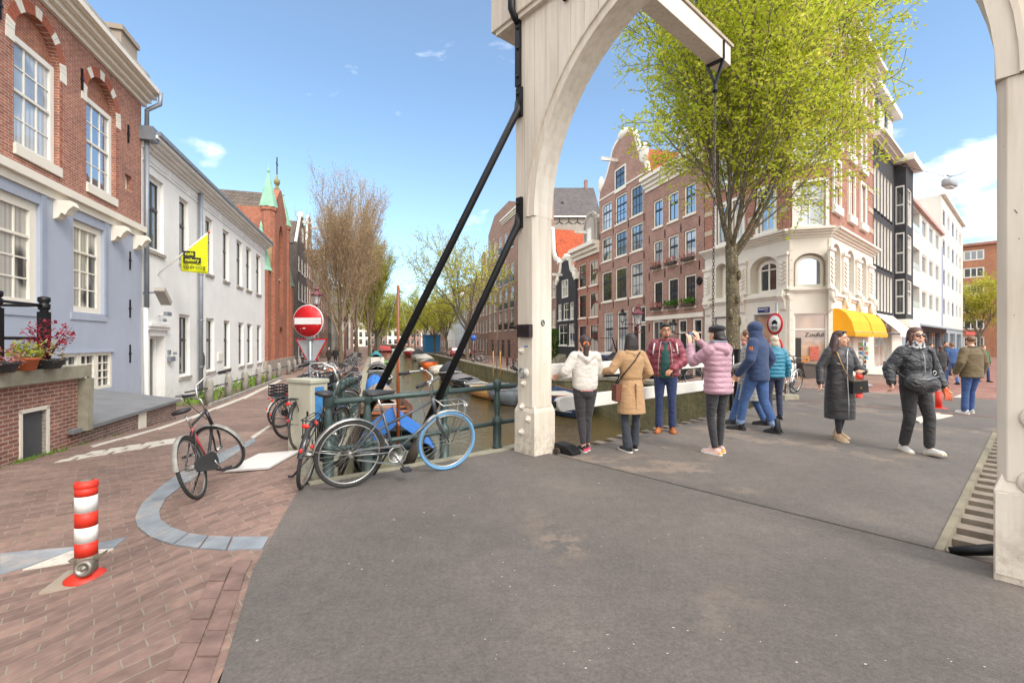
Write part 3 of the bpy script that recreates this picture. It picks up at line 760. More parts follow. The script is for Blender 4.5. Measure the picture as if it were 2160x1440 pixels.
  if sash:
   q=.04
   for a,b in((iz0,zm-.03),(zm+.03,iz1-(rise*.4))):
    g.box(ix0,ix0+q,yy0-.008,yy1,a,b,1);g.box(ix1-q,ix1,yy0-.008,yy1,a,b,1);g.box(ix0+q,ix1-q,yy0-.008,yy1,a,a+q,1);g.box(ix0+q,ix1-q,yy0-.008,yy1,b-q,b,1)
  f=s.part(g,name,[fm or M_white,sash]if sash else(fm or M_white))
  p=MB();yp=y+.022
  if not rise:p.box(ix0-.01,ix1+.01,yp,yp+.02,iz0-.01,iz1+.01)
  else:p.prism([(ix0,iz0),(ix1,iz0)]+arcpts(x0+fw*.8,x1-fw*.8,zt,rise-fw*.8,12)[::-1],yp,yp+.02)
  s.part(p,'pane',gm or G_dark,f)
  if sill:s.part(MB().box(x0-.06,x1+.06,-.07,y+.0,z0-sill,z0-.002),'sill',lm or fm or M_white,f)
  return f
 def door(s,x0,x1,z0,z1,mat,light=.6,fm=None,y=.14,fw=.1,gm=None):
  g=MB();fm=fm or M_white
  g.box(x0,x0+fw,y-.06,y+.06,z0,z1);g.box(x1-fw,x1,y-.06,y+.06,z0,z1);g.box(x0+fw,x1-fw,y-.06,y+.06,z1-fw,z1)
  zt=z1-fw-light
  if light:g.box(x0+fw,x1-fw,y-.05,y+.05,zt-.05,zt+.05)
  d=s.part(g,'door',fm)
  p=MB();p.box(x0+fw,x1-fw,y,y+.05,z0,zt-(.05 if light else 0))
  w_=(x1-x0-2*fw)
  for a,b in((.12,.42),(.5,.92)):p.box(x0+fw+w_*.16,x1-fw-w_*.16,y-.015,y,z0+(zt-z0)*a,z0+(zt-z0)*b)
  s.part(p,'door_leaf',mat,d)
  if light:s.part(MB().box(x0+fw,x1-fw,y+.01,y+.03,zt+.05,z1-fw),'pane',gm or G_dark,d)
  return d
 def cornice(s,x0,x1,z,h,out,mat,name='cornice',steps=3,brackets=0):
  g=MB();zz=z
  for i in range(steps):
   f=(i+1)/steps;g.box(x0-.04*f-i*.002,x1+.04*f+i*.002,-out*f**1.3,.05+i*.003,zz,zz+h/steps+(.0 if i==steps-1 else-.002));zz+=h/steps
  return s.part(g,name,mat)
 def anchors(s,pts,mat=None):
  for x_,z_ in pts:
   g=MB();g.box(x_-.018,x_+.018,-.05,-.004,z_-.28,z_+.28);g.box(x_-.045,x_+.045,-.056,-.01,z_-.03,z_+.03);s.part(g,'wall_anchor',mat or M_black)
 def gable_roof(s,x0,x1,z,rise,y0,y1,mat,name='roof',axis='y',over=.1):
  """ridge along y (axis y) or along x (axis x)"""
  g=MB()
  if axis=='y':
   c=(x0+x1)/2;g.prism([(x0-over,z),(x1+over,z),(c,z+rise)],y0,y1)
  else:
   c=(y0+y1)/2
   vs=[(x0,y0,z),(x0,y1,z),(x0,c,z+rise),(x1,y0,z),(x1,y1,z),(x1,c,z+rise)]
   g.add(vs,[(0,2,1),(3,4,5),(0,3,5,2),(1,2,5,4),(0,1,4,3)])
  return s.part(g,name,mat)
 def chimney(s,x0,x1,y0,y1,z0,z1,mat,parent=None):
  g=MB();g.box(x0,x1,y0,y1,z0,z1);g.box(x0-.05,x1+.05,y0-.05,y1+.05,z1,z1+.12)
  for i in range(2):g.lathe([(.09,0),(.08,.3),(.01,.3)],8,((x0*(1-i)+x1*i)*.6+(x0+x1)*.2,(y0+y1)/2,z1+.12))
  return s.part(g,'chimney',mat,parent)
 def hoist(s,x_,z_,L=1.0,mat=None):
  g=MB();g.box(x_-.09,x_+.09,-L,.1,z_,z_+.2);g.box(x_-.12,x_+.12,-L-.02,.05,z_+.2,z_+.24);g.tube([(x_,-L*.85,z_),(x_,-L*.85,z_-.14)],.025,6)
  return s.part(g,'hoist_beam',mat or M_white)
G_dark=glassm('window_glass','1d2226',.03,.16)
G_sky=glassm('window_glass_reflecting','2a3138',.02,.42)
G_curt=glassm('window_glass_curtain','2a2c2c',.05,.10,curtain='b9b5ac')
G_curt2=glassm('window_glass_net','8d9296',.06,.16,curtain='c5c7c6')
G_far=glassm('window_glass_far','23282c',.1,.14)
B_red=brickm('red_brick','a86b55','8f5748','c0b2a3',weather=.2)
B_redo=brickm('orange_brick','a9644b','98553f','a08874',weather=.2)
B_brown=brickm('brown_brick','9c7666','886658','a89a90',weather=.25)
B_brown2=brickm('brown_brick_rosy','a47d6e','926c60','b0a196',weather=.22)
B_warm=brickm('warm_brick','a97260','965f4e','ad9a8b',weather=.2)
B_dark=brickm('dark_brick','5c5450','4f4845','6a625c',weather=.3)
B_black=brickm('black_brick','37373b','2f2f33','454548',weather=.2)
B_path=brickm('purple_brick','86675e','70564f','a49a90',.21,.066,.009,weather=.3)
def plaster(name,c,dirt):
 t=NT(name);tc=t.node('ShaderNodeTexCoord');o=tc.outputs['Object'];cc=lin(c)
 mp=t.node('ShaderNodeMapping');mp.inputs['Scale'].default_value=(1.6,1.6,.3);t.link(o,mp.inputs[0])
 col=t.ramp(t.noise(o,.8,6,.6),[(.3,mul(cc,.94)),(.7,mul(cc,1.05))])
 col=t.mix(1,col,t.ramp(t.noise(mp.outputs[0],1.3,6,.65),[(.36,(1-dirt,1-dirt,1-dirt*1.1)),(.56,(1,1,1))]),'MULTIPLY')
 sp=t.node('ShaderNodeSeparateXYZ');t.link(o,sp.inputs[0])
 low=t.math('MULTIPLY',t.ramp(t.math('MULTIPLY',sp.outputs[2],.5),[(0,(1,)*3),(.55,(0,)*3)]),t.ramp(t.noise(o,4,5,.7),[(.4,(0,)*3),(.7,(1,)*3)]))
 col=t.mix(t.math('MULTIPLY',low,.4),col,lin('8d877c'));t.link(col,t.b.inputs['Base Color']);t.b.inputs['Roughness'].default_value=.8;t.bump(t.noise(o,14,5),.18,.015);MATS[name]=t.m;return t.m
P_blue=plaster('blue_plaster','a3aab9',.045)
P_white=plaster('white_plaster','e6e5e2',.035)
P_stone=plain('cream_stone','d9d2c6',.7,var=.05,vs=1.5,bump=.1,bs=15)
P_stonec=plain('cream_window_paint','e0d9cb',.5,var=.03)
P_beige=plain('beige_render','9c9082',.85,var=.12,vs=.8)
P_grey=plain('grey_render','9f978d',.85,var=.1,vs=.6)
T_brown=tilem('brown_tile','6d6056','594f48')
T_red=tilem('orange_tile','c4592f','a84824')
T_slate=tilem('slate_tile','6b6565','5a5556',.2,.22)
M_dgreen=plain('dark_door_green','232c2b',.4)
M_ddoor=plain('dark_door','2b2f33',.4,var=.15)
M_zinc=plain('zinc','8d939a',.55,.5,var=.1,vs=4)
M_maroon=plain('maroon_paint','6a2a2a',.5)
M_copper=plain('green_copper','86b59a',.7,var=.2,vs=1.5)
M_sash=plain('dark_sash','2a3038',.45)
RZL=math.atan2(EU.y,EU.x);RZR=math.atan2(-EU.y,-EU.x);RZS=math.atan2(EB.y,EB.x)
VL,VR=-7.3,19.0
h=House('brick_house','red brick house with blue plastered ground floor and arched window niches','house',uv(6.0,VL),RZL,-.6)
x1=h.x(298);zB0,zB1,zC=5.45,5.82,9.85
a0,a1=h.x(38),h.x(125);b0,b1=h.x(187),h.x(244);zw0,zw1=h.z(244,412),h.z(243,247)
wz0,wz1=6.28,8.68
ops=[]
for a,b in((a0-.12,a1+.02),(b0-.1,b1+.02),(a0-4.0,a1-3.9)):ops.append((a,b,wz0-.25,wz1+.72,(b-a)/2*1.0,.24))
n0,n1=h.x(264),h.x(278);ops.append((n0,n1,h.z(272,403),h.z(266,366),0,.16))
B_niche=brickm('niche_brick','a8694f','96573f','b3a08d')
h.wall(-7,x1,zB1,zC-.02,ops,B_red,name='upper_wall',back=9)
for a,b,c,d,rs,dp in ops[:3]:
 h.part(MB().prism([(a,wz1-.02),(b,wz1-.02)]+arcpts(a,b,d-rs,rs,12)[::-1],.17,.23),'niche_wall',B_niche)
 h.win(a+.02,b-.02,wz0,wz1,3,2,2,.48,M_white,G_sky if b==ops[1][1]else G_curt2,y=.14,fw=.13,mw=.03,sill=None)
 h.part(MB().box(a-.02,b+.02,-.05,.20,wz0-.22,wz0-.002),'sill',P_stonec)
 c_=(a+b)/2;ra_=(b-a)/2;zs_=d-rs
 g=MB();K=26
 for i in range(K):
  t0,t1=math.pi*(i+.06)/K,math.pi*(i+.94)/K;white=i in(0,1,6,7,12,13,18,19,24,25)and(i%6 in(0,1))
  r0,r1=ra_,ra_+.24;e=.018 if white else .008
  q=[(c_-r*math.cos(t),zs_+r*math.sin(t))for r,t in((r0,t0),(r1,t0),(r1,t1),(r0,t1))]
  g.prism(q,-e,-.001 if not white else .0,1 if white else 0)
 for sx in(a-.24,b):g.box(sx,sx+.24,-.018,.0,zs_-.24,zs_-.005,1)
 h.part(g,'arch_blocks',[plain('rubbed_brick','a05a42',.85,var=.2,vs=20),P_stonec])
 g=MB()
 for i in range(18):g.box(b,b+(.10 if i%2 else .05),-.010,-.001,wz0+i*.135,wz0+i*.135+.062)
 h.part(g,'brick_jamb',plain('rubbed_brick','a05a42'))
h.part(MB().box(n0,n1,.13,.16,ops[3][2],ops[3][3]),'niche_wall',P_stonec)
h.anchors([(h.x(20)-.3,8.9),(h.x(171),8.9),(h.x(269),8.5)])
l0,l1=h.x(-75),h.x(83);m0,m1=h.x(153),h.x(218);k0,k1=h.x(125),h.x(235)
lz0,lz1=2.84,5.2;kz0,kz1=h.z(128,838)+.05,h.z(234,742)
ops=[(l0,l1,lz0,lz1,0,.2),(m0,m1,lz0,lz1,0,.2),(k0,k1,kz0,kz1,0,.12)]
h.wall(-7,x1,-.6,zB0-.01,ops,P_blue,name='ground_floor_wall',y=-.015)
h.win(l0,l1,lz0,lz1,4,1,3,.3,P_stonec,G_curt,y=.10,fw=.2,mw=.035)
h.win(m0,m1,lz0,lz1,3,1,3,.3,P_stonec,G_curt,y=.10,fw=.17,mw=.035)
for(a,b)in((l0,l1),(m0,m1)):
 h.part(MB().box(a-.12,b+.12,-.04,.0,lz0-.2,lz0-.01),'sill',P_blue)
 h.part(MB().box(b+.0,b+.16,-.055,-.014,lz0-.02,zB0-.02),'pilaster',plain('blue_plaster_shaded','9098a9',.8,var=.06))  # raised strip whose darker colour paints in the window reveal shading
nk=3
for i in range(nk):
 p0,p1=k0+(k1-k0)*i/nk,k0+(k1-k0)*(i+1)/nk;h.win(p0+.01,p1-.01,kz0,kz1,2,0,4,.5,P_stonec,G_dark,y=.03,fw=.085,mw=.035)
h.part(MB().box(k0-.06,k1+.06,-.06,-.0,kz1,kz1+.05),'drip_mould',P_blue)
h.cornice(-7,x1+.05,zB0,.37,.16,P_stonec,'band',2)
for px_ in(118,238,284):
 c_=h.x(px_);g=MB()
 g.prism([(0,0),(.34,0),(.40,-.12),(.3,-.22),(.24,-.34),(.16,-.30),(.1,-.42),(0,-.46)],-.13,.13,0,Matrix.Translation((c_,-.005,zB0-.005))@Matrix.Rotation(R(-90),4,'Z'));h.part(g,'corbel',P_stonec)
h.cornice(-7,x1+.2,zC,.55,.5,P_stonec,steps=4)
h.part(MB().box(-7,x1,-.25,-.1,zC+.56,zC+.95),'parapet',plain('worn_parapet','a79f95',.8,var=.3))
g=MB();g.add([(-7,-.1,zC+.6),(x1,-.1,zC+.6),(x1,6,zC+4.2),(-7,6,zC+4.2)],[(0,1,2,3)]);g.add([(x1,-.1,zC+.3),(x1,6,zC+.3),(x1,6,zC+4.2)],[(0,1,2)]);h.part(g,'roof',T_brown)
cc_=h.x(281);h.part(MB().box(cc_-.5,cc_+.5,.1,.9,zC+.5,zC+1.75).box(cc_-.56,cc_+.56,.04,.96,zC+1.75,zC+1.9),'chimney',P_beige)
g=MB();dx=x1+.06
g.tube([(dx,-.52,zC+.5),(dx,-.5,zC+.1),(dx,-.13,zC-.15),(dx,-.13,zC-.75)],.07,10);g.tube([(dx,-.13,zC-1.15),(dx,-.13,3.2)],.07,10)
g.prism([(-.2,0),(.2,0),(.26,.42),(-.26,.42)],-.2,.2,0,Matrix.Translation((dx,-.2,zC-1.17)));h.part(g,'rain_pipe',M_zinc)
MBp=MB().tube([(dx,-.1,3.2),(dx,-.1,.35),(dx+.05,-.22,.2)],.07,10);h.part(MBp,'rain_pipe',M_white)
for z_ in(4.6,3.1,1.7):h.anchors([(h.x(272),z_)])
def fproj(px,py,v):
 """pixel on a vertical plane parallel to the facades"""
 k=(px-1080)/FPX;t=v/(Vector((k,1)).dot(EV));return Vector((k*t,t,CH+(720-py)/FPX*t))
def uvf(p):return Vector((p.x,p.y)).dot(EU)
VW=-5.25
st=thing('area_wall','brick area wall with grey stone lid sloping in front of the blue house','wall',uv(6,VW,-.6),RZL)
def sx(px,v=VW):return uvf(fproj(px,720,v))-6
e0,e1=sx(160),sx(372);zt0,zt1=fproj(160,908,VW).z+.6,fproj(372,838,VW).z+.6
g=MB();g.box(e0-.3,e1,0,.3,-.4,min(zt0,zt1)-.03);g.box(e1-.3,e1,.3,2.0,-.4,min(zt0,zt1)-.03);g.build('wall',B_path,st)
MB().box(e0+(e1-e0)*.52,e0+(e1-e0)*.60,-.02,.0,-.4,min(zt0,zt1)-.04).build('white_pier',P_stonec,st)
zl=min(zt0,zt1)
g=MB();vs=[(e0-.25,-.08,zl-.03),(e1+.08,-.08,zl-.03),(e1+.08,2.0,zl+.32),(e0-.25,2.0,zl+.32)]
g.add(vs+[(a,b,c+.07)for a,b,c in vs],[(3,2,1,0),(4,5,6,7),(0,1,5,4),(1,2,6,5),(2,3,7,6),(3,0,4,7)]);g.build('stone_lid',plain('lid_stone','747577',.8,var=.12,bump=.1),st)
q1=sx(158);zp=fproj(130,800,VW).z+.6
sp_=thing('stoop','brick entrance stoop with stone coping and a dark cellar hatch','steps',uv(6,VW,-.6),RZL)
h0,h1=sx(45),sx(97);hz1=fproj(97,862,VW).z+.6
g=MB();g.box(-7,h0,0,2.0,-.4,zp);g.box(h1,q1+.1,0,2.0,-.4,zp);g.box(h0,h1,0,2.0,hz1,zp);g.box(h0,h1,.15,2,-.4,hz1);g.build('wall',brickm('stoop_brick','9a6552','85564a','b5a69a',.21,.066,.009),sp_)
MB().box(-7,q1+.28,-.12,2.0,zp+.002,zp+.22).build('coping',M_kerb,sp_)
g=MB();g.beam((q1+.2,-.05,zp-.02),(e0+.12,-.05,zl-.02),.22,.16,up=(0,0,1));g.build('raking_stone',M_kerb,sp_)
g=MB();g.box(h0+.02,h1-.02,.05,.12,-.2,hz1-.02);g.build('hatch',plain('hatch_grey','45474b',.6),sp_)
g=MB();g.box(h0-.05,h0,-.02,.05,-.2,hz1+.05);g.box(h1,h1+.06,-.02,.05,-.2,hz1+.05);g.box(h0-.05,h1+.06,-.02,.05,hz1,hz1+.06);g.build('hatch_frame',P_stonec,sp_)
MB().box(h0-.1,h1+.2,-.05,.1,-.4,-.05).build('threshold',M_kerb,sp_)
rl=thing('stoop_railing','black iron railing with square posts on the stoop','railing',uv(6,VW,-.6),RZL)
zc_=zp+.22
pa,pb=sx(20),sx(118)
for xx in(pa,pb):
 g=MB();g.box(xx-.065,xx+.065,.1,.23,zc_,zc_+.95);g.lathe([(.07,.95),(.05,.97),(.08,1.0),(.085,1.08),(.06,1.1),(.085,1.13),(.085,1.2),(.02,1.22)],10,(xx,.165,zc_));g.build('post',M_black,rl)
for zz in(.5,1.06):
 MB().tube([(-5,.165,zc_+zz+.35),(pa-.3,.165,zc_+zz+.05),(pa,.165,zc_+zz),(pb,.165,zc_+zz),(pb+.06,.4,zc_+zz),(pb,1.9,zc_+zz)],.024,8).build('rail',M_black,rl)
def leafclump(mb,c,r,n_,size,mi,seed,flat=.7,up=0):
 q=random.Random(seed)
 for i in range(n_):
  d=Vector((q.gauss(0,1),q.gauss(0,1),q.gauss(0,flat))).normalized()*r*q.uniform(.3,1)**.5
  p=Vector(c)+Vector((d.x,d.y,abs(d.z)*(1+up)if up else d.z));a=q.uniform(0,6.28);t=q.uniform(-.9,.9);s_=size*q.uniform(.6,1.3)
  M=Matrix.Translation(p)@Matrix.Rotation(a,4,'Z')@Matrix.Rotation(t,4,'X')
  mb.add([(-s_*.35,0,0),(0,-s_*.1,s_*.1),(s_*.35,0,0),(s_*.12,s_*.7,.1*s_),(0,s_,0),(-s_*.12,s_*.7,.1*s_)],[(0,1,2,3,4,5)],mi,False,M)
 return mb
L_green=leafm('leaf_green','4f7a2c','8aa646');L_red=leafm('leaf_red','8d2c36','b5505a');L_pale=leafm('leaf_pale','a59a62','c9b794');L_pink=leafm('leaf_pink','b06a66','c99a8c')
M_terra=plain('terracotta','b5623c',.8,var=.12)
def potplant(label,px,v,rad,h_,leaves,pot=None,cat='potted plant'):
 p=fproj(px,720,v);o=thing('potted_plant',label,cat,(p.x,p.y,-.6+zc_),RZL)
 MB().lathe([(rad*.72,0),(rad,h_*.8),(rad*1.12,h_*.8),(rad*1.12,h_),(rad*.95,h_),(rad*.9,h_*.85),(.01,h_*.85)],16).build('pot',pot or M_terra,o)
 for i,(nm,mat,r_,n_,s_,dx,dz)in enumerate(leaves):
  g=MB();leafclump(g,(dx,0,h_+dz),r_,n_,s_,0,i+int(px));g.build(nm,mat,o)
 return o
potplant('terracotta pot with yellow green leaves on the stoop coping',55,VW+.12,.15,.2,[('foliage',leafm('leaf_lime','7d8f35','b3ad55'),.2,130,.09,0,.08)])
o=potplant('dark planter with a red maple like shrub beside the railing post',100,VW+.1,.22,.16,[('foliage',L_pale,.26,150,.08,-.05,.08),('red_foliage',L_red,.33,230,.065,0,.36)],plain('dark_pot','3b3d42',.6))
g=MB();q=random.Random(4)
for i in range(14):a=q.uniform(0,6.28);g.tube([(0,0,.1),(.12*math.cos(a),.12*math.sin(a),.4),(.3*math.cos(a),.3*math.sin(a),.45+q.uniform(0,.3))],[.008,.006,.003],4)
g.build('stems',L_red,o)
potplant('pot with pink grey flower heads at the edge of the stoop',8,VW+.15,.16,.15,[('flowers',L_pink,.22,150,.07,0,.06)],plain('dark_pot','3b3d42',.6))
h=House('white_building','long white plastered two storey building with grey cornice and tall sash windows','building',uv(14.6,VL),RZL,-.85)
xa,xb=h.x(300),h.x(559);zc_top=h.z(306.7,268)
ztop=zc_top-.75
up=[(312,345),(378,398),(433,449),(470,483),(499,511),(519,530),(540,550)]
lo=[(378,401),(435,452),(472,485),(503,514),(521,532),(542,551)]
uz0,uz1=h.z(312,525),h.z(310,362);gz0,gz1=h.z(378,795),h.z(378,662)
d0,d1,dz1=h.x(312),h.x(345),h.z(314,708)
ops=[(h.x(a),h.x(b),uz0,uz1,0,.2)for a,b in up]+[(h.x(a),h.x(b),gz0,gz1,0,.2)for a,b in lo]+[(d0,d1,.05,dz1,0,.35)]
h.wall(xa,xb,-.3,ztop,ops,P_white,back=9)
M_wgrey=plain('window_grey','4b4744',.5);M_greysill=plain('grey_sill','9c948b',.8,var=.1)
for i,(a,b,c,d,_,_)in enumerate(ops[:-1]):
 h.win(a+.015,b-.015,c,d,2 if i==0 else 1,1,1,.40,P_white if i==0 else M_white,G_dark,y=.14,fw=.11 if i else .16,mw=.1,sill=.12,lm=M_greysill,sash=M_wgrey)
h.door(d0+.1,d1-.05,.05,dz1,plain('gallery_door','6b6760',.5),0,P_white,y=.28)
g=MB();g.box(d0-.16,d0,-.05,0,.05,dz1+.2);g.box(d1,d1+.16,-.05,0,.05,dz1+.2);g.box(d0-.16,d1+.16,-.05,0,dz1+.0,dz1+.2);g.box(d0-.25,d1+.25,-.2,0,dz1+.32,dz1+.42);g.box(d0-.2,d1+.2,-.13,0,dz1+.2,dz1+.318);h.part(g,'door_surround',P_white)
h.part(MB().box(d0+.4,d0+.62,.262,.268,1.0,1.55),'notice',plain('paper','d8dbe6',.7))
g=MB();g.box(xa,xb,-.03,-.0,ztop-.42,ztop-.36);h.part(g,'string_course',P_white)
g=MB();n_=9
for i in range(n_):
 p0=xa+(xb-xa)*(i+.08)/n_;p1=xa+(xb-xa)*(i+.92)/n_;g.box(p0,p1,-.02,-.0,ztop-.28,ztop-.06)
h.part(g,'frieze_panels',P_white)
h.cornice(xa,xb+.15,ztop,.42,.45,P_white,steps=4)
h.part(MB().box(xa,xb+.17,-.52,-.4,ztop+.422,ztop+.56).box(xa,xb+.1,-.4,9,ztop+.43,ztop+.5),'gutter',M_zinc)
pxp=h.x(416);g=MB();g.tube([(pxp,-.14,ztop+.0),(pxp,-.14,.0)],.085,12)
for z_ in(1.2,3.2,5.2):g.tube([(pxp,-.14,z_),(pxp,-.14,z_+.06)],.1,12)
h.part(g,'rain_pipe',M_zinc)
h.part(MB().prism([(0,.3),(.17,.1),(.17,-.22),(0,-.42),(-.17,-.22),(-.17,.1)],-.03,-.002,0,Matrix.Translation((h.x(428),0,h.z(428,757)))),'plaque',M_wgrey)
h.part(MB().box(h.x(458),h.x(468),-.06,-.002,h.z(463,761),h.z(463,744)),'notice_box',M_white)
h.part(MB().box(h.x(362),h.x(373),-.02,-.002,h.z(367,758),h.z(367,738)),'name_board',M_white)
t_=text_mb('DROOG',.1);t_.xform(Matrix.Translation((h.x(367.5),-.024,h.z(367,745))));h.part(t_,'lettering',plain('letter_blue','4a5a80',.6))
g=MB();g.box(h.x(352),h.x(361),-.14,-.002,h.z(356,762),h.z(356,752));g.box(h.x(353),h.x(357.5),-.06,-.002,h.z(355,747),h.z(355,738));h.part(g,'intercom',M_zinc)
def wall_lamp(px,py,s=1):
 x_,z_=h.px(px,py);p=h.o+Vector((h.X.x*x_,h.X.y*x_,z_));return p
o=thing('flood_light','grey outdoor flood light on the white wall above the gallery door','lamp',wall_lamp(303,618),RZL)
MB().tube([(-.05,0,0),(-.05,-.25,.02),(.0,-.45,.05)],.03,6).build('arm',M_zinc,o);MB().cbox((.12,-.52,-.02),(.7,.3,.16),0,0,Matrix.Rotation(R(38),4,'Y')).build('housing',plain('lamp_grey','a59d93',.5),o)
o=thing('security_camera','small white security camera over the gallery doorway','camera',wall_lamp(334,664),RZL)
MB().tube([(0,0,0),(0,-.2,.02)],.03,6).build('arm',M_white,o);MB().cbox((.06,-.26,.04),(.36,.13,.13)).build('housing',M_zinc,o);MB().ell((-.02,-.2,-.18),.07).build('sensor',M_zinc,o)
fp=wall_lamp(333,578);fl=thing('flag','bright yellow flag reading cafe gallery droog hanging from a white pole','flag',fp,RZL)
def flagpt(px,py,out):
 k=(px-1080)/FPX;N2=-h.N;o2=Vector((h.o.x,h.o.y))+N2*out;t=o2.dot(h.N)/Vector((k,1)).dot(h.N);p=Vector((k*t,t,CH+(720-py)/FPX*t))-fp
 return Vector((Vector((p.x,p.y)).dot(h.X),Vector((p.x,p.y)).dot(h.N),p.z))
tip=flagpt(440,490,1.5);g=MB();g.tube([(0,0,0),tip],.028,8);g.build('pole',M_white,fl);MB().ell(tip,.05).build('finial',plain('finial_orange','c05a30',.6),fl)
pA=tip*.45;pB=tip*.985;bot=flagpt(388,573,.72).z;bot2=flagpt(436,577,1.46).z
nU,nV=14,12;vs=[]
for i in range(nU+1):
 t=i/nU;tp=pA+(pB-pA)*t;zb_=bot+(bot2-bot)*t
 for j in range(nV+1):
  q_=j/nV;wv=.035*math.sin(t*9+q_*2)*q_
  vs.append((tp.x+wv*.8,tp.y+wv*.3,tp.z+(zb_-tp.z)*q_))
g=MB();g.add(vs,[(i*(nV+1)+j,i*(nV+1)+j+1,(i+1)*(nV+1)+j+1,(i+1)*(nV+1)+j)for i in range(nU)for j in range(nV)],0,True)
M_flag=plain('flag_yellow','d2d610',.7,var=.05);clo=g.build('cloth',M_flag,fl);sm_=clo.modifiers.new('thick','SOLIDIFY');sm_.thickness=.004
fd=(pB-pA);fd.z=0;L_=fd.length;fd.normalize();face=Matrix.Rotation(math.atan2(fd.y,fd.x),4,'Z');P0=Vector((pA.x,pA.y,bot))
face=Matrix.Translation(P0+Vector((0,0,0)))@face
def flagtext(s_,size,x_,z_,mat,bg_=None,bold=True):
 t=text_mb(s_,size,bold,.004,'LEFT');w_=max(v[0]for v in t.v)
 off=-.055
 if bg_:MB().box(x_-.05,x_+w_+.05,off,off+.008,z_-size*.62,z_+size*.62).xform(face).build('label',bg_,fl)
 t.xform(Matrix.Translation((x_,off-.006,z_)));t.xform(face);t.build('lettering',mat,fl)
M_flagk=plain('flag_black','1c1d14',.7)
Hf=pB.z-bot2;flagtext('café',.11*Hf,.12,Hf*.42,M_flag,M_flagk);flagtext('gallery',.11*Hf,.12,Hf*.275,M_flag,M_flagk);flagtext('@droog',L_*.25,.05,Hf*.115,M_flagk,None,False)
h=House('brick_church','red brick church front with pointed windows and green copper spires','church',uv(32,VL+.1),RZL,-.9)
cL,cR=h.x(562),h.x(622);T0,T1=h.x(562),h.x(592);
tw=1.5
xL,xR=h.x(577),h.x(606.5);xm=(xL+xR)/2;hw=(xR-xL)/2
Hs=h.z(577,446)
gz=h.z(591,400)
ops=[(xm-.95,xm+.95,4.6,h.z(591,455)-.5,1.7,.45)]
h.wall(xL-.3,xR+.3,-.3,Hs+.2,[(ops[0][0],ops[0][1],ops[0][2],min(ops[0][3],Hs-.4),1.7,.45),(xm-.7,xm+.7,.2,3.6,.8,.4)],B_redo,back=16)
h.part(MB().box(ops[0][0],ops[0][1],.3,.42,4.6,Hs),'window',plain('leaded_glass','4a3a34',.3,var=.3,vs=8))
h.part(MB().box(xm-.05,xm+.05,.2,.32,4.6,Hs-.6).box(xm-.95,xm+.95,.2,.32,7.4,7.5),'tracery',P_stonec)
h.part(MB().box(xm-.7,xm+.7,.3,.38,-.1,3.6),'door',plain('church_door','5c3a2a',.6))
h.part(MB().prism([(xL-.3,Hs+.2),(xR+.3,Hs+.2),(xm+.3,gz),(xm-.3,gz)],0,.6),'gable',B_redo)
h.part(MB().lathe([(.2,0),(.2,.2),(.12,.25),(.12,.45),(.2,.52),(.25,.7),(.2,.88),(.08,.96),(.04,1.3)],12,(xm,.3,gz+.0)),'finial',plain('mossy_stone','7f7a52',.85,var=.3))
g=MB();g.box(xm-.04,xm+.04,.26,.34,gz+1.3,gz+2.7);g.box(xm-.3,xm+.3,.27,.33,gz+2.1,gz+2.2);h.part(g,'cross',M_black)
for xc in(xL,xR):
 g=MB();g.slab([(xc+.52*math.cos(R(22.5+45*i)),.35+.52*math.sin(R(22.5+45*i)))for i in range(8)],-.3,Hs);g.slab([(xc+.62*math.cos(R(22.5+45*i)),.35+.62*math.sin(R(22.5+45*i)))for i in range(8)],Hs,Hs+.25);h.part(g,'turret',B_redo)
 top=h.z(575,362)if xc==xL else h.z(575,362)
 g=MB();g.lathe([(.66,Hs+.25),(.55,Hs+.75),(.44,Hs+1.2),(.05,top),(.1,top+.05),(.12,top+.18),(.03,top+.3),(.015,top+.6)],8,(xc,.35,0),0,False);h.part(g,'spire',M_copper)
for xc,s_ in((xL-1.9,-1),(xR+1.9,1)):
 g=MB();g.box(xc-.55,xc+.55,-.1,1.0,-.3,7.4);g.box(min(xc,xc-s_*1.9),max(xc,xc-s_*1.9),.15,1,-.3,6.4);h.part(g,'buttress',B_redo)
 g=MB();g.lathe([(.75,7.4),(.62,7.7),(.1,10.4),(.1,10.6),(.03,10.9)],8,(xc,.45,0),0,False);h.part(g,'spirelet',M_copper if s_<0 else plain('dull_copper','5d6f66',.7,var=.2))
 g=MB()
 for i in range(7):g.box(min(xc-s_*(.5+i*.12),xc-s_*(.62+i*.12)),max(xc-s_*(.5+i*.12),xc-s_*(.62+i*.12)),-.05,.6,7+i*.42,7.42+i*.42)
 h.part(g,'stepped_coping',plain('sandstone','9a8363',.85,var=.2))
 xa_=xc-s_*1.25
 h.part(MB().prism([(xa_-.45,.6),(xa_+.45,.6),(xa_+.45,4.6),(xa_,5.7),(xa_-.45,4.6)],.1,.149),'blind_window',plain('blind_brick','b0532c',.85,var=.1))
 for z_ in(2.6,6.2):h.part(MB().box(xa_-.55,xa_+.55,.05,.148,z_,z_+.3),'stone_band',plain('sandstone','9a8363'))
g=MB();zr=h.z(520,434)+.4
g.add([(xL-2.6,1,6.5),(xL-2.6,18,6.5),(xm,18,Hs+2.2),(xm,.8,Hs+2.2),(xR+2.6,1,6.5),(xR+2.6,18,6.5)],[(0,3,2,1),(3,4,5,2)]);rf=h.part(g,'roof',T_brown)
h.chimney(xm-2,xm-1.4,14,15,Hs+.6,Hs+3.2,P_beige)
g=MB();g.box(xL-3,xR+3,-.16,.1,-.3,1.0);h.part(g,'plinth',plain('plinth_stone','9b9286',.85,var=.2))
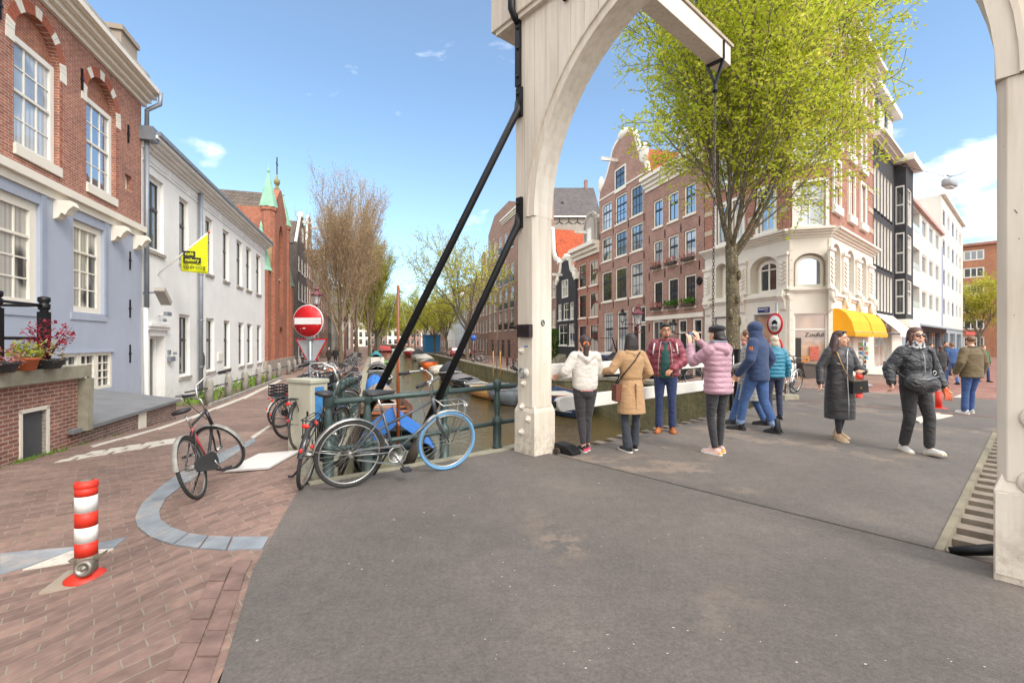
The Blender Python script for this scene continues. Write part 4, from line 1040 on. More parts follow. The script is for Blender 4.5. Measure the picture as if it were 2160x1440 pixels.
def rowhouse(name,label,cat,u0,wid,ht,V,rz,zb,wall,cols,floors,fm=M_white,gm=G_far,roof=T_brown,style='flat',z0=.5,ww=.95,wh=1.9,door=True,gable_mat=None,trim=None,group=None,topfloor=True,shop=False,mw=.04,det=True,base=None):
 """a canal house; local x starts at its left edge"""
 o=uv(u0,V)if not isinstance(u0,Vector)else u0
 h=House(name,label,cat,o,rz,zb,group);trim=trim or fm
 fh=(ht-z0)/floors;ops=[];wins=[]
 for f in range(floors):
  for c in range(cols):
   xc=wid*(c+.5)/cols;zz=z0+f*fh+.35;hh=min(wh*(1 if f<floors-1 else .85),fh-.6)
   if f==0 and door and c==cols-1:ops.append((xc-.55,xc+.55,.15,zz+hh,0,.2));wins.append('d');continue
   ops.append((xc-ww/2,xc+ww/2,zz,zz+hh,0,.14));wins.append('w')
 h.wall(0,wid,-.4,ht,ops,wall,back=9)
 for o_,k in zip(ops,wins):
  if k=='d':h.door(o_[0]+.01,o_[1]-.01,o_[2],o_[3],M_dgreen,.5,fm)
  elif det:h.win(o_[0]+.01,o_[1]-.01,o_[2],o_[3],2,1,1,.4,fm,gm,y=.1,fw=.09,mw=mw,sill=.12)
  else:h.win(o_[0]+.01,o_[1]-.01,o_[2],o_[3],1,1,1,.4,fm,gm,y=.1,fw=.12,mw=.06)
 if style=='flat':
  h.cornice(0,wid,ht+.002,.55,.4,trim);h.gable_roof(0,wid,ht+.4,2.4,.4,8.6,roof,axis='x')
 elif style=='neck':
  c=wid/2;nw=wid*.24;H2=wid*.75
  pts=[(0,ht),(wid,ht)]
  right=[(wid-.15,ht+.3),(wid*.78,ht+.75),(c+nw*1.25,ht+1.5),(c+nw,ht+2.3),(c+nw,ht+H2-.6),(c+nw*.6,ht+H2-.1),(c,ht+H2+.15)]
  left=[(2*c-a,b)for a,b in right[:-1]][::-1]
  h.part(MB().prism(pts+right+left,.0,.35),'gable',gable_mat or wall)
  full=[(wid,ht)]+right+left+[(0,ht)]
  g=MB()
  for a,b in zip(full[:-1],full[1:]):g.beam((a[0],.15,a[1]),(b[0],.15,b[1]),.45,.2,up=(0,1,0))
  h.part(g,'gable_trim',trim);h.hoist(c,ht+H2*.72,.9,trim)
  h.win(c-.45,c+.45,ht+.9,ht+2.2,2,1,1,.4,fm,gm,y=-.03,fw=.1,mw=.05,sill=.1)
  h.gable_roof(0,wid,ht,H2*.8,.36,9,roof)
 elif style=='point':
  h.part(MB().prism([(0,ht),(wid,ht),(wid/2+.5,ht+wid*.5),(wid/2-.5,ht+wid*.5)],0,.35),'gable',gable_mat or wall)
  h.part(MB().beam((0,.15,ht),(wid/2-.5,.15,ht+wid*.5),.5,.22,up=(0,1,0)).beam((wid,.15,ht),(wid/2+.5,.15,ht+wid*.5),.5,.22,up=(0,1,0)).box(wid/2-.6,wid/2+.6,-.1,.4,ht+wid*.5,ht+wid*.5+.5),'gable_trim',trim)
  h.win(wid/2-.45,wid/2+.45,ht+.7,ht+2.2,2,1,1,.4,fm,gm,y=-.03,fw=.1,mw=.05)
  h.hoist(wid/2,ht+wid*.42,1.0,trim);h.gable_roof(0,wid,ht,wid*.45,.36,9,roof)
 return h
zb=-.9
uu=House('tmp','x','x',uv(32,VL),RZL,zb);
def ul(px):return uu.x(px)+32
cu0=ul(627)
bpy.data.objects.remove(uu.r)
specs=[('warehouse','dark brick warehouse with white gable trim and hoist beams beside the church',B_dark,3,4,12.2,'point',6.8,M_white),('canal_house','narrow brown house in the left row, next after the dark warehouse',B_brown,3,4,12.6,'neck',6.2,M_white),('canal_house','pale rendered house behind the street lamp in the left row',plain('pale_render','c9c2b8',.8),3,4,13.0,'flat',6.5,M_white),('canal_house','plum brown house behind the bare trees of the left row',B_brown2,3,4,12.0,'flat',7,M_white),('canal_house','red brick house behind the bare trees of the left row',B_warm,3,4,13.5,'neck',6,M_white),('canal_house','dark brown house far along the left row, before the last pale ones',B_dark,3,4,12.5,'flat',7,M_white)]
uu_=cu0+.1
for i,(nm,lb,wl,c_,f_,ht,stl,wd,fm_)in enumerate(specs):
 rowhouse(nm,lb,'warehouse' if nm=='warehouse' else 'house',uu_,wd-.04,ht,VL-.02*(i%2),RZL,zb,wl,c_,f_,fm_,style=stl,ww=1.05,wh=2.0,det=i<3)
 if i==0:
  g=MB();M_sh=plain('black_shutter','2b2726',.6)
 uu_+=wd
farL=[('grey',P_grey),('brown',B_brown),('white',P_white),('russet',B_warm),('dark',B_dark),('pale',P_stone),('rosy',B_brown2),('brown',B_brown)]
for i in range(8):
 rowhouse('canal_house',f'distant {farL[i][0]} canal house of the far left row, {"partly" if i < 4 else "almost wholly"} hidden by tree trunks','house',uu_,11.9,12+(i*37%5)*.7,VL,RZL,zb,farL[i][1],4,4,style='flat',ww=1.1,det=False,group='distant houses of the left bank')
 uu_+=12
def uR(px,V=VR):k=(px-1080)/FPX;Y=V/(.9583*k+.2857);return Y*(-.2857*k+.9583)
def rhouse(name,label,cat,pxL,pxR,zb,V=VR):
 h=House(name,label,cat,uv(uR(pxL,V),V),RZR,zb);h.W=h.x(pxR);return h
def rows(h,cols,rws,fm,gm,ncol=2,tb=(1,1,.4),sill=.12,fw=.09,sash=None,mw=.035,inset=.1,boxes=None):
 """window openings: cols = pixel spans, rws = (pixel column, top, bottom)"""
 O=[]
 for r in rws:
  z1,z0=h.z(r[0],r[1]),h.z(r[0],r[2])
  for c in(r[3]if len(r)>3 else cols):O.append((h.x(c[0]),h.x(c[1]),z0,z1,0,.14))
 return O
def fill(h,O,fm,gms,ncol=2,t=1,b=1,split=.4,sill=.12,fw=.09,sash=None,mw=.035,lm=None):
 for i,o in enumerate(O):
  h.win(o[0]+.008,o[1]-.008,o[2],o[3],ncol,t,b,split,fm,gms[i%len(gms)]if isinstance(gms,list)else gms,y=.1,fw=fw,mw=mw,sill=sill,sash=sash,lm=lm)
zrb=-.75
h=rhouse('brick_block','tall plain brown brick block with white framed French windows left of the gate post','building',1030,1092,-.9)
z_,Wd=h.z(1030,497),h.W
O=[]
for yb,yt in((548,513),(612,577),(660,620),(700,660)):
 zt,zb_=h.z(1043,yt-2),h.z(1043,yb-2)
 for i in range(5):
  a=Wd*(.04+i*.19);O.append((a,a+Wd*.085,zb_,zt,0,.15))
dO=[(Wd*(.12+.19*i),Wd*(.22+.19*i),.1,2.6,0,.3)for i in range(4)]
h.wall(0,Wd,-.4,z_,O+dO,B_brown,back=2.5)
fill(h,O,M_white,[G_dark,G_far],2,0,2,.4,fw=.12,mw=.08)
for o in O:
 if int(o[0]*10)%3:h.part(MB().box(o[0]-.05,o[1]+.05,-.08,-.04,o[2]+.1,o[2]+1.0),'balconet',M_black)
for o in dO:h.door(o[0]+.01,o[1]-.01,o[2],o[3],M_ddoor,.4,B_brown)
h.part(MB().prism([(0,z_),(Wd,z_),(Wd,z_+.9),(Wd*.75,z_+2.3),(Wd*.25,z_+2.3)],.0,2.4),'gable',B_brown)
h.cornice(Wd*.55,Wd+3,z_-.5,.7,.5,P_stonec)
h=rhouse('warehouse','brown brick warehouse with cream pediment, half hidden by the gate post','warehouse',1093,1158,-.9)
Wd=h.W;zz=h.z(1093,470);O=[]
for yb,yt in((600,560),(540,505),(658,620),(712,674)):
 for i in range(4):a=Wd*(.06+i*.24);O.append((a,a+1.0,h.z(1093,yb),h.z(1093,yt),0,.15))
h.wall(0,Wd,-.4,zz,O,B_brown2,back=.6);fill(h,O,P_stonec,G_far,2,1,1,fw=.1)
h.cornice(0,Wd,zz,.6,.5,P_stonec);h.part(MB().prism([(0,zz+.6),(Wd,zz+.6),(Wd/2,zz+3)],-.3,.4),'pediment',P_stonec);
h=House('grey_building','big grey rendered block with slate roof rising behind the small gabled houses','building',(5,66),0,-.9)
a,b=h.x(1120),h.x(1268);zw,zr=h.z(1200,458),h.z(1200,389)
h.wall(a,b,-.4,zw,[],P_grey,back=12)
g=MB();g.add([(a,-.3,zw),(b,-.3,zw),(b,6,zr+1.5),(a,6,zr+1.5),(a,12,zw),(b,12,zw)],[(0,1,2,3),(3,2,5,4),(1,5,2),(0,3,4)]);h.part(g,'roof',T_slate)
h.part(MB().box(a,b,-.4,-.302,zw-.12,zw+.1),'gutter',M_white)
h.chimney(h.x(1247),h.x(1253),5.6,6.6,zr-.5,zr+2.4,B_brown)
for px_ in(1162,1180,1200,1218,1236):
 x_,z_=h.px(px_,468);g=MB()
 for an in(90,210,330):g.beam((x_,-.05,z_),(x_+.6*math.cos(R(an)),-.05,z_+.6*math.sin(R(an))),.08,.08)
 h.part(g,'wall_anchor',M_black)
x_,z_=h.px(1190,430);h.part(MB().box(x_-.2,x_+.2,2.4,2.9,z_-.2,z_+1.0),'vent_pipe',M_black)
h=rhouse('brick_house','brown brick house with orange tiled roof and white scroll gable edge beside the gate post','house',1140,1177.5,zrb)
Wd=h.W;zt=h.z(1177,556)
O=rows(h,[(1164.5,1171.5)],[(1168,590,627),(1168,652,690)],None,None)
h.wall(0,Wd,-.4,zt,O,B_brown,back=9);fill(h,O,P_stonec,G_curt,2)
pts=[(0,zt),(Wd,zt),(Wd-.3,zt+.5),(Wd-1.0,zt+.7),(Wd-1.6,zt+1.6),(Wd-1.9,zt+4.2),(Wd-3.6,zt+4.6),(0,zt+4.6)]
h.part(MB().prism(pts,0,.3),'gable',B_brown)
g=MB()
for a,b in zip(pts[1:6],pts[2:7]):g.beam((a[0],.12,a[1]),(b[0],.12,b[1]),.42,.3,up=(0,1,0))
h.part(g,'gable_trim',P_stonec)
h.gable_roof(Wd-6.4,Wd,zt,4.5,.31,9,T_red)
h=rhouse('black_gable_house','small black painted neck gable house with white scroll trim and hoist beam','house',1173.5,1214,zrb,VR-.25)
Wd=h.W;zt=h.z(1193,595)
O=rows(h,[(1186.5,1198.5)],[(1192,591,626)],None,None)+rows(h,[(1177,1184.5),(1188,1199),(1202,1210)],[(1193,639,674)],None,None)+rows(h,[(1178,1196),(1199.5,1211.5)],[(1190,684,728)],None,None)
h.wall(0,Wd,-.4,zt,O[1:],B_black,back=9);fill(h,O[1:],M_white,[G_curt,G_dark],2,1,1)
h.win(O[0][0],O[0][1],O[0][2],O[0][3],2,1,1,.4,M_white,G_curt,y=-.04,sill=.1)
c=Wd*.5;top=h.z(1193,545)
half=[(Wd-.05,zt),(Wd-.15,zt+.7),(Wd*.80,zt+1.1),(Wd*.76,top-.9),(Wd*.73,top-.2)]
pts=half+[(c+.5,top),(c,top+.25),(c-.5,top)]+[(2*c-a,b)for a,b in half[::-1]]
h.part(MB().prism(pts,0,.3),'gable',B_black)
g=MB()
for a,b in zip(pts[:-1],pts[1:]):g.beam((a[0],.1,a[1]),(b[0],.1,b[1]),.5,.34,up=(0,1,0))
for s in(.42,-.42):g.ell((c+s*Wd,.0,zt+.5),(.35,.15,.35),10,6)
g.ell((c,.0,top+.1),(.8,.15,.35),12,6);h.part(g,'gable_trim',P_stonec)
h.hoist(h.x(1186),h.z(1186,582),1.1,M_white)
h.gable_roof(.1,Wd-.1,zt,2.6,.32,9,T_red)
iv=thing('ivy','dense green ivy climbing the wall right beside the gate post','climbing plant',uv(uR(1167,VR-.7),VR-.7,zrb))
g=MB();q=random.Random(8)
for i in range(1500):
 z=q.uniform(-.1,3.6);w_=.75*(1-.35*abs(z/3.6-.35));x,y=q.uniform(-w_,w_),q.uniform(-.35,.3)
 M=Matrix.Translation((x,y,z))@Matrix.Rotation(q.uniform(0,6),4,'Z')@Matrix.Rotation(q.uniform(-1,1),4,'X');s_=q.uniform(.1,.2)
 g.add([(-s_/2,0,0),(s_/2,0,0),(0,0,-s_)],[(0,1,2)],0,False,M)
L_ivy=leafm('ivy_leaf','355a1e','587f2c');g.build('foliage',L_ivy,iv)
MB().tube([(0,.3,-.1),(.1,.3,1.6),(-.1,.3,3)],.05,6).build('stem',M_darkwood,iv)
h=rhouse('brick_house','rosy brick house with maroon sashes under a cream cornice and round hoist dormer','house',1214.5,1264,zrb)
Wd=h.W;zt=h.z(1240,541)
O=rows(h,[(1220,1236),(1243,1261)],[(1251,549,601),(1251,616,668),(1251,684,745)],None,None)
h.wall(0,Wd,-.4,zt,O,B_warm,back=9);fill(h,O,P_stonec,[G_dark,G_curt],2,1,1,sash=M_maroon)
h.cornice(-.35,Wd,zt,h.z(1240,517)-zt,.7,P_stonec)
ca=h.x(1242);ra=.9*(h.x(1255)-h.x(1229))/2;zc0=h.z(1240,512);zc1=h.z(1242,478)
h.part(MB().prism([(ca-ra,zc0),(ca+ra,zc0)]+arcpts(ca-ra,ca+ra,zc1,ra)[::-1],.1,2),'dormer',P_grey)
g=MB();P=[(ca+ra,zc0)]+arcpts(ca-ra,ca+ra,zc1,ra)[::-1]+[(ca-ra,zc0)]
for a,b in zip(P[:-1],P[1:]):g.beam((a[0],.2,a[1]),(b[0],.2,b[1]),.5,.2,up=(0,1,0))
h.part(g,'dormer_trim',P_grey);h.hoist(h.x(1238),h.z(1238,493),1.2,M_white)
h.win(ca-.4,ca+.4,zc0+.1,zc0+1.3,1,0,1,.4,M_white,P_white,y=.04)
h.gable_roof(0,Wd,zt+.4,2.5,.5,9,T_brown,axis='x')
h.anchors([(h.x(p),z)for p in(1217,1240,1262)for z in(h.z(1240,610),h.z(1240,678))])
h=rhouse('neck_gable_house','tall brown brick canal house with neck gable, white scrolls and hoist beam','house',1264,1362,zrb)
Wd=h.W;zs=h.z(1264,430)+.1
C3=[(1269.5,1290.5),(1298,1322),(1330,1356)]
R4,R3,R2=(1310,410,470),(1310,487,540),(1310,564,631)
O=rows(h,C3,[R4,R3,R2],None,None)
gO=[(h.x(a),h.x(b),h.z(1310,745),h.z(1310,656),0,.16)for a,b in((1274,1293),(1302,1325))]
dO=(h.x(1332),h.x(1362),.2,h.z(1345,646),0,.2)
zs=max(zs,O[0][3]+.5)
h.wall(0,Wd,-.4,zs,O+gO+[dO],B_brown2,back=9)
M_sashd=M_sash
fill(h,O,P_stonec,[G_curt2,G_sky,G_dark,G_curt,G_dark,G_sky,G_dark,G_dark,G_curt2],3,1,2,.33,sash=M_sashd,fw=.12)
fill(h,gO,P_stonec,[G_curt2],3,2,1,.4,sash=M_sashd,fw=.12)
h.win(dO[0]+.05,dO[1]-.05,h.z(1345,682),dO[3],3,0,1,.4,P_stonec,G_dark,y=.1,fw=.12)
m_=(dO[0]+dO[1])/2
h.door(dO[0]+.05,m_,dO[2],h.z(1345,684),M_dgreen,0,P_stonec);h.door(m_+.02,dO[1]-.05,dO[2],h.z(1345,684),M_dgreen,0,P_stonec)
for i in(1,):h.part(MB().tube([(O[i][0]+.1,-.1,O[i][2]+.9),(O[i][1]-.1,-.1,O[i][2]+.9)],.03).tube([(O[i][0]+.1,-.1,O[i][2]+.2),(O[i][1]-.1,-.1,O[i][2]+.2)],.03),'balconet',M_black)
tz=h.z(1315,292);cx=h.x(1313)
def gx(px):return h.x(px)
dz=tz+.2-zs;prof=[(gx(a),zs+dz*f)for a,f in((1362,0),(1358,.2),(1352,.28),(1347,.42),(1340,.66),(1337,.82),(1333,.93),(1326,1))]
left=[(gx(a),zs+dz*f)for a,f in((1264,0),(1266,.22),(1275,.32),(1282,.5),(1289,.72),(1292,.86),(1298,.95),(1306,1))]
pts=prof+[(cx+.4,tz+.35),(cx-.2,tz+.35)]+left[::-1]
h.part(MB().prism(pts,.0,.4),'gable',B_brown2)
g=MB()
for a,b in zip(pts[:-1],pts[1:]):g.beam((a[0],.15,a[1]),(b[0],.15,b[1]),.6,.22,up=(0,1,0))
g.ell((left[0][0]+.15,.1,zs+1.4),(.4,.2,.75),10,6);g.ell((prof[0][0]-.4,.1,zs+1.6),(.6,.2,.8),10,6);g.ell((cx,.1,tz+.45),(.9,.25,.4),12,6)
h.part(g,'gable_trim',P_stonec)
h.part(MB().box(gx(1264)+.1,gx(1360)-.1,-.05,-.002,zs-.02,zs+.1),'string_course',P_stonec)
a,b=h.x(1298),h.x(1321);h.win(a,b,h.z(1310,399),h.z(1310,352),2,1,2,.3,P_stonec,G_dark,y=-.03,fw=.13,sash=M_sashd,sill=.12)
h.hoist(h.x(1303),h.z(1303,342),1.5,M_white)
h.gable_roof(.2,Wd-.2,zs+.3,dz*.8,.42,9,T_red)
h.anchors([(h.x(p),h.z(1310,y))for p in(1266,1294,1326,1359)for y in(480,553,640)])
h=rhouse('brick_house','three bay brown brick house with flower boxes beside the white corner shop','house',1362.5,1485,zrb)
Wd=h.W;zt=h.z(1420,377)
C3=[(1378,1398),(1408.5,1431),(1443,1468)]
O=rows(h,C3,[(1420,405,466),(1420,496,558),(1420,586,650)],None,None)
zb2=h.z(1420,668)
gO=[(h.x(1376),h.x(1399),.3,h.z(1385,676),0,.15),(h.x(1406),h.x(1420),1.3,h.z(1415,674),0,.15)]
dO=[(h.x(1429),h.x(1449),.1,h.z(1440,672),0,.2),(h.x(1459),h.x(1481),.1,h.z(1470,670),0,.2)]
h.wall(0,Wd,-.4,zt,O+gO+dO,B_brown2,back=9)
fill(h,O,P_stonec,[G_sky,G_sky,G_sky,G_curt2,G_curt2,G_curt2,G_dark,G_dark,G_dark],2,1,1,.36,sash=M_sashd,fw=.12)
fill(h,gO,P_stonec,[G_dark],2,1,1,.4,fw=.11)
for o in dO:h.door(o[0]+.02,o[1]-.02,o[2],o[3],M_ddoor,.75,P_stonec,fw=.15)
h.part(MB().box(0,Wd,-.07,0,zb2-.14,zb2+.14),'string_course',P_stonec)
h.cornice(0,Wd,zt,1.0,.55,P_stonec,steps=4)
rf=h.gable_roof(0,Wd,zt+.8,4.2,.3,9,T_red,axis='x')
h.part(MB().box(Wd*.45,Wd*.7,.7,3,zt+1,zt+3.1).box(Wd*.42,Wd*.73,.55,3.1,zt+3.1,zt+3.3),'dormer',M_white);h.win(Wd*.48,Wd*.67,zt+1.3,zt+2.9,2,1,1,.4,M_white,G_sky,y=.66)
L_box=leafm('box_green','3d6a24','6f9440')
for i,o in enumerate(O[3:]):
 h.part(MB().box(o[0]+.05,o[1]-.05,-.32,-.08,o[2]-.02,o[2]+.17),'flower_box',plain('box_brown','4b3b32',.8))
 g=MB();n_=70 if i>3 else 34
 q=random.Random(i)
 for j in range(n_):
  M=Matrix.Translation((q.uniform(o[0],o[1]),q.uniform(-.36,-.06),o[2]+.15+q.uniform(0,.3)))@Matrix.Rotation(q.uniform(0,6),4,'Z')@Matrix.Rotation(q.uniform(-1,1),4,'X');g.add([(-.07,0,0),(.07,0,0),(0,0,.18)],[(0,1,2)],0,False,M)
 h.part(g,'flowers',L_box if i>3 else L_pink)
h.anchors([(h.x(p),h.z(1420,y))for p in(1370,1403,1437,1476)for y in(487,572,688)])
x_,z_=h.px(1476,592);h.part(MB().lathe([(.26,0),(.26,.05),(.16,.06),(.01,.02)],14,M=Matrix.Translation((x_,0,z_))@Matrix.Rotation(R(90),4,'X')),'vent',M_black)
def bracket_lamp(h,px,py,out=.9):
 x_,z_=h.px(px,py);p=h.o+Vector((h.X.x*x_,h.X.y*x_,z_))
 return p
def lantern_head(o,z,s=1.0,mat=None,gl=None):
 """glass frustum with crown roof, foot at z"""
 mat=mat or M_plum
 g=MB();g.lathe([(.05*s,0),(.13*s,.02*s),(.13*s,.06*s),(.11*s,.07*s)],8,(0,0,z),0,False)
 for i in range(6):
  t=2*math.pi*i/6;g.beam((.125*s*math.cos(t),.125*s*math.sin(t),z+.05*s),(.24*s*math.cos(t),.24*s*math.sin(t),z+.52*s),.016*s,.016*s)
 g.lathe([(.27*s,.52*s),(.30*s,.54*s),(.28*s,.58*s),(.20*s,.66*s),(.11*s,.76*s),(.10*s,.82*s),(.13*s,.84*s),(.1*s,.9*s),(.05*s,.94*s),(.05*s,.98*s),(.01,1.04*s)],12,(0,0,z))
 for i in range(6):
  t=2*math.pi*i/6;g.ell((.29*s*math.cos(t),.29*s*math.sin(t),z+.6*s),.035*s,6,4)
 L=g.build('lantern',mat,o)
 g=MB();g.lathe([(.11*s,.07*s),(.225*s,.52*s)],6,(0,0,z),0,False);g.build('glass',M_lglass,L)
 MB().ell((0,0,z+.22*s),(.05*s,.05*s,.11*s)).build('bulb',plain('milk_bulb','e8e4da',.4),L)
M_plum=plain('plum_iron','6b333b',.45,.1,var=.15,vs=6)
_t=NT('lantern_glass');_t.b.inputs['Base Color'].default_value=(.75,.8,.82,1);_t.b.inputs['Roughness'].default_value=.1;_t.b.inputs['Alpha'].default_value=.32;M_lglass=_t.m
def lamp_post(label,p,H,s=1.0):
 o=thing('street_lamp',label,'street lamp',p,.3,'crown lantern street lamps')
 z=H-1.04*s
 MB().lathe([(.20,0),(.20,.1),(.15,.14),(.13,.5),(.15,.53),(.10,.6),(.085,1.1),(.10,1.12),(.06,1.2),(.05,z*.6),(.065,z*.6+.03),(.045,z*.6+.08),(.04,z-.25),(.08,z-.2),(.05,z-.1),(.05,z)],12).build('post',M_plum,o)
 g=MB();g.beam((-.32,0,z-.35),(.32,0,z-.35),.03,.03)
 for s_ in(-1,1):g.tube([(s_*.04,0,z-.4),(s_*.22,0,z-.2),(s_*.2,0,z+.15)],.016,5)
 g.build('ladder_bar',M_plum,o)
 lantern_head(o,z,s);return o
lp=at(668,30.5);
lamp_post('plum coloured crown lantern street lamp just behind the no entry sign',lp,1.48+(720-603)/FPX*30.5-lp.z,1.25)
for(px,Y,py,lb)in((728,62,667,'plum street lamp between the first two bare tree trunks'),(748,84,685,'distant plum street lamp in front of the second bare tree'),(1345.5,25.2,640,'plum crown lantern street lamp in front of the neck gable house'),(1001,62,703,'plum street lamp on the right quay beside the parked dark car')):
 p=at(px,Y);lamp_post(lb,p,1.48+(720-py)/FPX*Y-p.z,1.15)
h=rhouse('tmp','x','x',1300,1362,zrb);x_,z_=h.px(1322,690);pw=h.o+Vector((h.X.x*x_,h.X.y*x_,z_));bpy.data.objects.remove(h.r)
for(px,py,lb,s)in((1313,680,'black bracket lantern on the front of the neck gable house',1.0),(1421,700,'small black bracket lantern beside the door of the three bay house',.8)):
 p=uv(uR(px,VR-.8),VR-.8);Y=p.y;o=thing('wall_lantern',lb,'lamp',(p.x,p.y,CH+(720-py)/FPX*Y),RZR)
 lantern_head(o,0,s*1.05,M_black);MB().tube([(0,0,.0),(0,0,-.08),(.1,.4,-.15),(.1,.8,-.1)],.025,6).build('bracket',M_black,o)
Cc=uv(uR(1665),VR);
h=House('corner_shop','corner building with white rusticated shop floors below striped brick upper storeys','building',Cc,RZR,-.35)
za=h.z(1620,514);zm_=h.z(1620,622);zu=16.5
xl=h.x(1486.5)
def arch_bay(h,pa,pb,ytop,ybot,pref,V=None):
 a,b=h.x(pa),h.x(pb);return(a,b,h.z(pref,ybot),h.z(pref,ytop),min((b-a)/2*.7,1.0),.5)
bays=[arch_bay(h,1510,1532,556,628,1521),arch_bay(h,1583,1640,541,617,1612)]
shopw=(h.x(1590),h.x(1643),.5,h.z(1620,662),0,.2)
shop2=(h.x(1505),h.x(1538),.5,h.z(1520,668),0,.2)
h.wall(xl,0,-.6,za,bays+[shopw,shop2],P_stone,name='shop_wall')
def arched(h,o,cols=2):
 h.win(o[0]+.25,o[1]-.25,o[2]+.02,o[3]-.22,cols,1,1,.3,P_stonec,G_dark,y=.36,fw=.13,mw=.09,rise=max(.3,o[4]-.25))
 h.part(MB().prism([(o[0],o[2]),(o[1],o[2]),(o[1],o[3]-o[4])]+arcpts(o[0],o[1],o[3]-o[4],o[4])[::-1][1:-1]+[(o[0],o[3]-o[4])],.44,.5),'reveal_panel',P_stone)
for o in bays:arched(h,o)
_t=NT('shop_interior');_o=_t.obj();_t.link(_t.ramp(_t.noise(_o,1.4,3),[(.35,lin('6b5040')),(.5,lin('b08d70')),(.65,lin('d0b496'))]),_t.b.inputs['Base Color']);M_shopin=_t.m
M_shopin=glassm('shop_glass','a88a72',.03,.10)
h.win(shopw[0]+.02,shopw[1]-.02,shopw[2],shopw[3],1,0,1,.4,M_zinc,M_shopin,y=.12,fw=.08)
h.win(shop2[0]+.02,shop2[1]-.02,shop2[2],shop2[3],1,0,1,.4,M_zinc,P_stone,y=.12,fw=.08)
def pil(h,x0,x1,z0,z1,out,mat=P_stone,name='pilaster'):return h.part(MB().box(x0,x1,-out,-.002,z0,z1),name,mat)
def rust(h,x0,x1,z0,z1,n_,out=.035):
 g=MB()
 for i in range(n_):g.box(x0,x1,-out,-.002,z0+(z1-z0)*i/n_+.015,z0+(z1-z0)*(i+1)/n_-.015)
 h.part(g,'rustication',P_stone)
def ornament(h,x0,x1,z0,z1):
 """pilaster with chevron relief, console below"""
 c=(x0+x1)/2;w_=x1-x0
 pil(h,x0,x1,z0,z1,.10)
 g=MB();n_=6
 for i in range(n_):
  z=z0+(z1-z0)*(.12+.72*i/n_)
  g.beam((x0+.07,-.115,z+.14),(c,-.115,z),.04,.07,up=(0,1,0));g.beam((x1-.07,-.115,z+.14),(c,-.115,z),.04,.07,up=(0,1,0))
 g.box(x0-.06,x1+.06,-.16,-.003,z1-.02,z1+.12);g.box(x0-.05,x1+.05,-.14,-.003,z0-.1,z0+.02)
 h.part(g,'relief',P_stone)
 g=MB();g.lathe([(w_*.42,0),(w_*.42,.12),(w_*.3,.14),(w_*.26,.10),(w_*.14,.1),(w_*.1,.18),(.01,.19)],14,M=Matrix.Translation((c,-.09,z0-.1-w_*.5))@Matrix.Rotation(R(90),4,'X'))
 g.prism([(0,0),(.26,0),(.30,-.3),(.14,-.55),(.1,-.9),(0,-1.0)],-w_*.3,w_*.3,0,Matrix.Translation((c,-.002,z0-.12))@Matrix.Rotation(R(-90),4,'Z'));h.part(g,'console',P_stone)
zq=zm_+.1
for a,b in((1487,1503),(1560,1576),(1644,1663)):
 ornament(h,h.x(a),h.x(b),zq+.15,za-.75);pil(h,h.x(a)+.05,h.x(b)-.05,-.5,zq-1.2,.07)
 g=MB()
 for i in range(5):
  x_=h.x(a)+.1+(h.x(b)-h.x(a)-.2)*(i+.5)/5;g.box(x_-.03,x_+.03,-.095,-.07,.3,zq-1.4)
 h.part(g,'fluting',P_stone)
for a,b in((1578,1584),(1640,1645),(1534,1540)):rust(h,h.x(a),h.x(b),bays[1][2],bays[1][3]-.5,5)
h.cornice(xl,0,zm_-.25,.22,.16,P_stone,'string_course',2)
h.cornice(xl,.05,za,.42,.38,P_stone,steps=4)
UZ=za+.42
uw=[(1508,1523,380,505),(1597,1632,396,494)]
ops=[]
for lev,(y1,y0)in enumerate(((400,490),(268,350),(150,225))):
 z0,z1=h.z(1612,y0),h.z(1612,y1)
 for a,b in((1512,1532),(1547,1568),(1600,1634)):ops.append((h.x(a),h.x(b),z0,z1,0,.2))
zu=ops[-1][3]+.9
M_stripe=B_warm
h.wall(xl,0,UZ,zu,ops,B_warm,name='brick_wall')
g=MB();g.add([(xl,0,-.6),(xl,0,zu),(xl,9,zu),(xl,9,-.6)],[(0,1,2,3)]);h.part(g,'side_wall',B_warm)
for i,o in enumerate(ops):
 h.win(o[0]+.01,o[1]-.01,o[2],o[3],2,1,1,.35,M_white,[G_sky,G_curt2][i%2],y=.1,fw=.12,mw=.05)
 g=MB();g.box(o[0]-.22,o[1]+.22,-.12,-.0,o[2]-.32,o[2]-.02);g.box(o[0]-.18,o[0]-.02,-.10,0,o[2]-.55,o[2]-.322);g.box(o[1]+.02,o[1]+.18,-.1,0,o[2]-.55,o[2]-.322);g.box(o[0]-.14,o[0],-.06,0,o[2]-.02,o[3]+.15);g.box(o[1],o[1]+.14,-.06,0,o[2]-.02,o[3]+.15);g.box(o[0],o[1],-.06,0,o[3],o[3]+.15)
 h.part(g,'window_surround',M_white)
M_band=plain('sand_band','b8a591',.8,var=.12)
g=MB()
for i in range(9):
 z=UZ+.9+i*1.15
 for a,b in((1487,1503),(1578,1590),(1646,1664)):h.part(MB().box(h.x(a),h.x(b),-.03,0,z,z+.28),'stone_band',M_band)
h.cornice(xl,.05,zu,.9,.7,M_white,steps=4)
cd=Vector((.961,-.276));ch_end=Cc.to_2d()+cd*1.75 if hasattr(Cc,'to_2d')else Cc
rzc=math.atan2(cd.y,cd.x)
hc=House('tmp','x','x',Cc,rzc,-.35)
